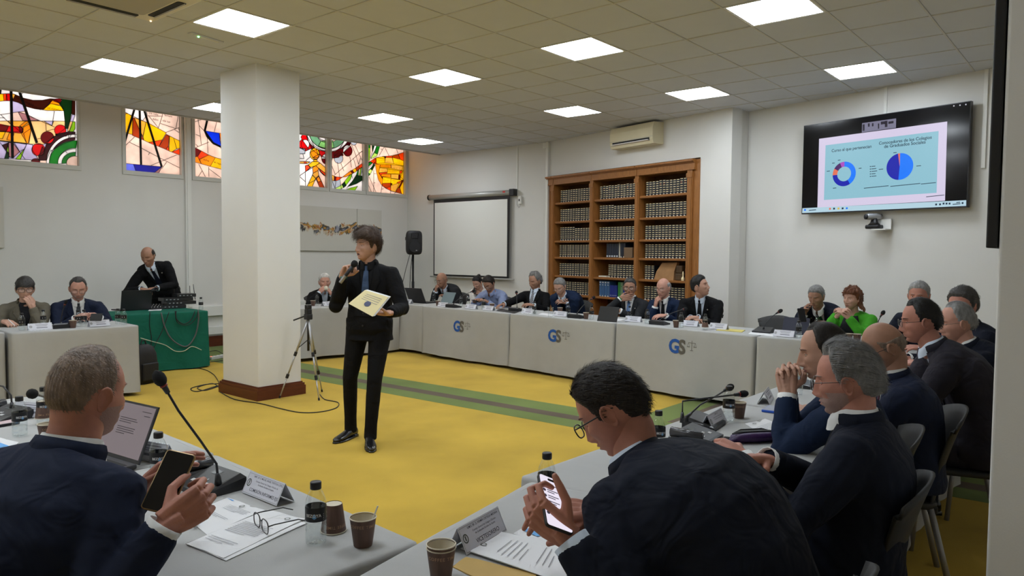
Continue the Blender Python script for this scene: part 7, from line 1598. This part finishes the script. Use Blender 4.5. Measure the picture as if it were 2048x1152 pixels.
for px, tip, w in (((907, 615), (946, 582), 'before the bald man with fist'), ((1034, 622), (1033, 586), 'before the man with tousled hair'), ((1154, 636), (1186, 596), 'right of the navy-suited man'), ((1319, 649), (1369, 618), 'before the elderly man')):
    q = T(px); mic_unit('gooseneck microphone '+w, tuple(q), R(88), bend(q+Vector((0, 0, .05)), at_d(tip, project(tuple(q))[2]+.1), .55), .02)
laptop('black laptop with its back to us on corner table', tuple(T((840, 606))+Vector((.08, 0, 0))), R(90), .38, .25, 115)
q = T((896, 606)); slab('tablet', 'pale blue-grey tablet propped up before the bald man', 'tablet', q+Vector((.0, 0, .085)), Vector((0, -1, 0)), Vector((.45, 0, .85)), .26, .19, .008, mat('tablet_grey', (.16, .22, .24), .35))
q = T((1216, 643)); slab('tablet', 'black tablet in folding case before man with hand over mouth', 'tablet', q+Vector((.0, 0, .085)), Vector((0, -1, 0)), Vector((.35, 0, .9)), .27, .19, .010, mat('black_case', (.012, .012, .013), .5))
q = T((1101, 635)); b = MB(); b.lathe([(.028, .0), (.030, .002), (.036, .13), (.034, .13), (.028, .004), (.002, .004)], 16, cap=False); tag(b.build('drinking_glass', m_acry, smooth=True, M=Matrix.Translation(q)), 'tall clear glass before the navy-suited man', 'glass')
sheet('document', 'dark folder under the hand of the tousled-haired man', 'folder', [(1000, 618), (1040, 623), (1030, 627), (992, 622)], .0, m_blk, .004)
sheet('document', 'papers before the man with hand over mouth', 'paper', [(1225, 636), (1250, 639), (1240, 642), (1218, 640)], .0)
sheet('document', 'papers before the navy-suited man', 'paper', [(1085, 626), (1120, 630), (1108, 633), (1076, 629)], .0)
# behind the tripod
bottle((634, 611), 'water bottle left of the laptop behind the tripod'); bottle((680, 611), 'water bottle right of the laptop behind the speaker'); bottle((800, 604), 'water bottle left of the corner laptop'); cup((626, 612), 'paper cup by the white-haired man')
sign((655, 612), 'name sign before the white-haired man', R(8)); laptop('dark laptop hiding the white-haired man\'s chest', tuple(T((664, 607))), R(188), .34, .23, 108)
sign((806, 607), 'name sign near the speaker\'s elbow', R(-80))
# ---------------------------------------------------------------- left table
for px, w in (((44, 661), 'before the woman in taupe blazer'), ((87, 652), 'between woman and bearded man'), ((156, 653), 'left of a pair before the bearded man'), ((168, 652), 'right of a pair before the bearded man'), ((236, 649), 'left of a pair at the table end'), ((248, 650), 'right of a pair at the table end')): bottle(px, 'water bottle '+w)
cup((146, 656), 'paper cup beside the bottles of the bearded man'); sign((80, 660), 'name sign before the woman in taupe blazer', R(-2)); sign((198, 653), 'name sign before the bearded man', R(3))
q = T((122, 656)); mic_unit('microphone before the bearded man', tuple(q), R(180), bend(q+Vector((0, 0, .05)), at_d((131, 606), project(tuple(q))[2]), .4), .014)
q = at_d((192, 634), 7.55); slab('device', 'small black device held by the bearded man', 'device', q, rgt, up_*.9+Vector((.2, .4, 0)), .12, .08, .012, m_blk)
a_ = at_y((30, 652), 8.55); b = MB(); b.tube([a_, a_+Vector((-.05, .03, .07))], .004, 6); tag(b.build('pen', m_lprint), 'white pen in the hand of the woman in taupe', 'pen')
# ---------------------------------------------------------------- green equipment table
laptop('black laptop with its back to us on green table', tuple(T((262, 620))), R(183), .40, .26, 100)
mx = T((352, 616)); t = thing('receiver_stack', 'stack of black wireless receivers with antennas on green table', 'receiver', mx, R(-4))
for k, (x0, x1, z) in enumerate(((-.22, .10, 0), (-.16, .24, .05), (-.20, .20, .10), (-.02, .24, .15))): b = MB(); b.rbox((x0, -.10, z+.002), (x1, .10, z+.048), .005); bo2 = b.build('receiver_case', m_unit, t); b = MB(); [b.box((x0+.03+.05*i, -.102, z+.018), (x0+.05+.05*i, -.0995, z+.030)) for i in range(4)]; b.build('display_row', mat('receiver_lcd', (.35, .38, .40), .3), bo2)
for x, h, l in ((.0, .24, -.02), (.14, .27, .10), (.23, .20, .0), (.30, .22, .02)): b = MB(); b.tube([(x, .08, .10), (x-l, .09, .10+h)], [.006, .004], 8); b.build('antenna', m_blk, t, True)
mx2 = T((320, 618)); t = thing('audio_mixer', 'small audio mixer with knobs beside the receivers', 'mixer', mx2+Vector((0, .05, 0)), R(-4)); b = MB(); b.loft([[(-.14, -.12, 0), (.10, -.12, 0), (.10, .12, 0), (-.14, .12, 0)], [(-.14, -.12, .02), (.10, -.12, .02), (.10, .12, .06), (-.14, .12, .06)]]); b.build('console', m_unit, t)
for i in range(6):
    for j in range(3): b = MB(); b.lathe([(.007, .0), (.006, .014)], 8, M=Matrix.Translation((-.12+.04*i, -.08+.07*j, .026+.0117*j))); b.build('knob', m_btn, t)
bottle((402, 620), 'water bottle at the right end of green table'); sheet('document', 'white papers beside the laptop on green table', 'paper', [(300, 618), (325, 617), (322, 621), (296, 622)], .0)
# ---------------------------------------------------------------- floor: tripod, bag, cables
t = thing('camera_tripod', 'silver and black camera tripod in front of the column', 'tripod', (4.54, 6.57, 0)); ap = Vector((0, 0, .84)); m_leg = mat('tripod_silver', (.45, .45, .46), .35, .6)
for fx, fy in ((4.30, 6.74), (4.50, 6.33), (4.81, 6.71)):
    f_ = Vector((fx-4.54, fy-6.57, .01)); b = MB(); b.tube([ap, ap.lerp(f_, .45)], .012, 8); b.tube([ap.lerp(f_, .40), ap.lerp(f_, .72)], .0095, 8); b.tube([ap.lerp(f_, .70), f_], .007, 8); lg = b.build('leg', m_leg, t, True)
    for q_ in (.42, .70): b = MB(); b.tube([ap.lerp(f_, q_), ap.lerp(f_, q_+.05)], .016, 8); b.build('clamp', m_blk, lg)
    b = MB(); b.tube([ap.lerp(f_, .97), f_], .010, 8); b.build('rubber_foot', m_blk, lg)
    b = MB(); b.tube([Vector((0, 0, .62)), ap.lerp(f_, .38)], .005, 6); b.build('brace', m_blk, t)
b = MB(); b.tube([(0, 0, .50), (0, 0, .90)], .013, 10); b.build('centre_column', m_blk, t, True)
b = MB(); b.rbox((-.035, -.035, .83), (.035, .035, .89), .012); b.rbox((-.03, -.03, .89), (.03, .03, .94), .01); b.tube([(0, 0, .88), (-.10, .12, .82)], .008, 8); b.build('pan_head', m_blk, t)
b = MB(); b.rbox((-.03, -.025, .94), (.03, .025, .985), .008); b.tube([(-.03, -.02, .965), (-.05, -.04, .965)], .014, 10); b.build('webcam', m_blk, t)
q = at_z((284, 772), 0); t = thing('backpack', 'black backpack standing on floor at the end of left table', 'backpack', (q.x+.10, q.y+.18, 0), .3)
b = MB(); b.loft([[(x*w, y*w, z) for x, y in [(.15*math.copysign(abs(math.cos(a))**.6, math.cos(a)), .10*math.copysign(abs(math.sin(a))**.6, math.sin(a))) for a in [2*PI*k/20 for k in range(20)]]] for z, w in ((.0, .9), (.03, 1.0), (.20, 1.02), (.34, .92), (.42, .7), (.45, .4))]); b.build('bag_body', mat('black_nylon', (.012, .012, .014), .6, bump=.3, bscale=20), t, True)
b = MB(); b.rbox((-.11, -.125, .04), (.11, -.085, .24), .02); b.build('front_pocket', mat('black_nylon', (.012, .012, .014)), t)
b = MB(); b.tube([(-.04, 0, .44), (-.02, 0, .50), (.02, 0, .50), (.04, 0, .44)], .008, 6); b.build('handle', m_blk, t)
def cable(label, pts, r=.005, m=None, z=.006):
    P_ = [at_z(p, 0)+Vector((0, 0, z)) if len(p) == 2 else Vector(p) for p in pts]; o = []
    for i in range(len(P_)-1):
        p0, p1, p2, p3 = P_[max(i-1, 0)], P_[i], P_[i+1], P_[min(i+2, len(P_)-1)]
        for k in range(6): f = k/6; o.append(.5*((2*p1)+(p2-p0)*f+(2*p0-5*p1+4*p2-p3)*f*f+(3*p1-p0-3*p2+p3)*f**3))
    o.append(P_[-1]); b = MB(); b.tube(o, r, 6); return tag(b.build('cable', m or m_blk, smooth=True), label, 'cable', 'floor and table cables')
cable('black cable looping on carpet from column to the speaker\'s feet', [(440, 785), (470, 800), (520, 808), (560, 818), (600, 826), (640, 825), (672, 817), (676, 806), (650, 800), (640, 790)])
cable('coiled black cable left of the column skirting', [(440, 768), (410, 770), (382, 778), (395, 784), (430, 774), (440, 772), (410, 782), (395, 776), (425, 768), (441, 778)])
cable('black cable running from green table towards the column', [(300, 736), (350, 738), (400, 738), (425, 748), (436, 762), (438, 768)])
cable('tangled black cable in front of the power strip', [(330, 731), (370, 724), (400, 717), (440, 712), (420, 720), (380, 728), (350, 734), (400, 727), (446, 722)])
cable('black cable arching over the power strip', [(396, 716), (415, 709), (432, 705), (446, 712)], z=.03)
q = at_z((436, 717), 0); t = thing('power_strip', 'white power strip among the tangled cables', 'power strip', q, .35); b = MB(); b.rbox((-.16, -.03, .0), (.16, .03, .045), .008); b.build('housing', m_white, t)
for k in range(4): b = MB(); b.lathe([(.019, .044), (.019, .047), (.013, .0475), (.002, .046)], 14, M=Matrix.Translation((-.11+.07*k, 0, 0))); b.build('socket', m_alu, t)
b = MB(); b.rbox((-.145, -.012, .045), (-.125, .012, .05), .002); b.build('switch', mat('red_switch', (.5, .05, .04), .4, emit=(1, .2, .1), estr=.5), t)
gA, gB = Vector((3.62, 9.42)), Vector((4.90, 9.34)); gd = (gB-gA).normalized()
def hang(label, pts, r, m): P_ = [at_plane(p, (gA.x-.0, gA.y-.045), gd) for p in pts]; return cable(label, [tuple(q) for q in P_], r, m)
m_gcab = mat('grey_cable', (.10, .10, .105), .6); m_ccab = mat('cream_cable', (.52, .55, .40), .6)
hang('black cable loop hanging over the green cloth', [(352, 622), (353, 638), (368, 648), (382, 640), (390, 622)], .006, m_blk)
hang('second black cable loop hanging over the green cloth', [(350, 622), (355, 645), (376, 650), (392, 636), (396, 622)], .005, m_blk)
hang('thick grey cable bundle draped down the green cloth', [(322, 625), (330, 655), (345, 680), (372, 693), (390, 672), (397, 640), (396, 620)], .009, m_gcab)
hang('cream cable swinging low across the green cloth', [(281, 676), (305, 683), (330, 690), (350, 702), (368, 702), (384, 693), (403, 700)], .005, m_ccab)
hang('black cable hanging straight at left of green cloth', [(300, 624), (299, 650), (303, 680), (298, 715)], .005, m_blk)
hang('black cable slanting down the middle of green cloth', [(338, 624), (325, 660), (308, 695), (299, 722)], .005, m_blk)
# ---------------------------------------------------------------- held things
a_, b_ = at_d((680, 566), 5.64), at_d((713, 522), 5.62); dm = (b_-a_).normalized(); t = thing('handheld_microphone', 'black handheld microphone at the young speaker\'s mouth', 'microphone', a_)
b = MB(); L_ = (b_-a_).length; b.tube([Vector(), dm*L_*.78], [.0125, .0155], 12); b.build('handle', m_blk, t, True)
b = MB(); b.tube([dm*L_*.02, dm*L_*.34], [.0138, .0146], 8); b.build('grip_band', mat('mic_silver', (.35, .35, .36), .3, .6), t)
b = MB(); b.tube([dm*L_*q_ for q_ in (.76, .82, .9, .97, 1.0)], [.017, .024, .026, .020, .006], 14); b.build('grille', m_foam, t, True)
pp = [at_d(p, d_) for p, d_ in (((697, 607), 5.46), ((730, 580), 5.54), ((777, 594), 5.46), ((745, 633), 5.36))]; t = thing('document_stack', 'cream stack of papers with a dark seal held by the speaker', 'papers', sum(pp, Vector())/4); c = sum(pp, Vector())/4
nn_ = (pp[1]-pp[0]).cross(pp[3]-pp[0]).normalized(); nn_ = nn_ if nn_.dot(Vector((0, 0, CZ))-c) > 0 else -nn_
m_cert = mat('cream_certificate', rgb(212, 198, 150), .75)
for k in range(4):
    b = MB(); q_ = [p-c-nn_*.004*k+Vector((.004*k, -.003*k, .004*k)) for p in pp]; b.loft([q_, [p-nn_*.0015 for p in q_]]); b.build('leaf', m_cert if k == 0 else m_paper, t)
cc = (pp[0]*.30+pp[1]*.16+pp[2]*.22+pp[3]*.32)-c+nn_*.002; ux_ = (pp[3]-pp[0]).normalized(); uy_ = nn_.cross(ux_)
b = MB(); b.add([cc+(ux_*math.cos(2*PI*k/20)+uy_*math.sin(2*PI*k/20)*1.0)*.026 for k in range(20)], [tuple(range(20))]); b.build('printed_seal', mat('seal_navy', (.05, .06, .12), .6), t)
for k in range(4):
    f0, f1 = .12+.08*k, .125+.08*k; l0 = pp[1].lerp(pp[0], .18+.1*k); r0 = pp[2].lerp(pp[3], .18+.1*k); b = MB(); a2, b2 = l0.lerp(r0, .2)-c+nn_*.002, l0.lerp(r0, .85)-c+nn_*.002; w2 = (pp[0]-pp[1]).normalized()*.004; b.add([a2, b2, b2+w2, a2+w2], [(0, 1, 2, 3)]); b.build('printed_line', m_ink, t)
pc = at_d((1604, 630), 7.35); phone('phone held up by the man with green tie', pc, rgt, up_*.8+Vector((.4, .2, 0)))
pc = at_d((309, 578), project(tuple(CAST['standing']['wr']['R']))[2]-.08); phone('phone in the hands of the man by the green table', pc, rgt, Vector((.5, .6, .2)))
pc = CAST['whitewoman']['wr']['R'].lerp(CAST['whitewoman']['wr']['L'], .5)+Vector((-.07, 0, .08)); phone('phone in the hands of the woman in white', pc, (0, 1, .1), (.4, 0, .8))
pc = CAST['handmouth']['wr']['L']+Vector((-.09, .03, .02)); phone('phone before the man with hand over mouth', pc, (0, -1, 0), (-.9, 0, .3))
pc = CAST['blueshirt']['wr']['L'].lerp(CAST['blueshirt']['wr']['R'], .5)+Vector((-.12, 0, .02)); phone('phone under the bent man in periwinkle shirt', pc, (0, 1, 0), (-.9, 0, .25))
hm = CAST['whitehair']['Hm']; tip_ = hm @ Vector((0, .13, -.075)); ax_ = (hm.to_3x3() @ Vector((0, 1, -.45))).normalized(); t = thing('paper_cup', 'pale cup raised to the mouth of white-haired man', 'cup', tip_); b = MB(); b.tube([Vector((0, 0, 0)), ax_*.075], [.034, .026], 16); b.build('wall', m_cupi, t, True)
# bracelets and watches
def band_at(P_, nm, m, name, f=1.0, r=.031):
    w_, e_ = P_['lw'][nm], P_['le'][nm]; fd = (w_-e_).normalized(); x_, y_ = perp(fd); c = e_.lerp(w_, f); b = MB()
    for o_ in (0, .006): b.tube([c+fd*o_+(x_*math.cos(2*PI*k/16)+y_*math.sin(2*PI*k/16))*r for k in range(17)], .004, 6)
    b.build(name, m, P_['t'], True)
band_at(SPK, 'R', mat('teal_wristband', (.03, .22, .20), .6), 'wristband'); band_at(CAST['handmouth'], 'R', mat('green_bracelet', (.02, .22, .06), .6), 'bracelet', 1.02, .033); band_at(CAST['right_b'], 'R', mat('red_thread', (.3, .02, .02), .6), 'bracelet', .98, .031)
# waistcoat on the speaker
g = SPK; g['panel']('waistcoat', [(.16+k*.05, -.012-.026*k*(k < 4)-.078*(k >= 4), .012+.026*k*(k < 4)+.078*(k >= 4)) for k in range(6)], sh_black, .006)
bpy.data.scenes.remove(TMP)
bpy.context.view_layer.update()
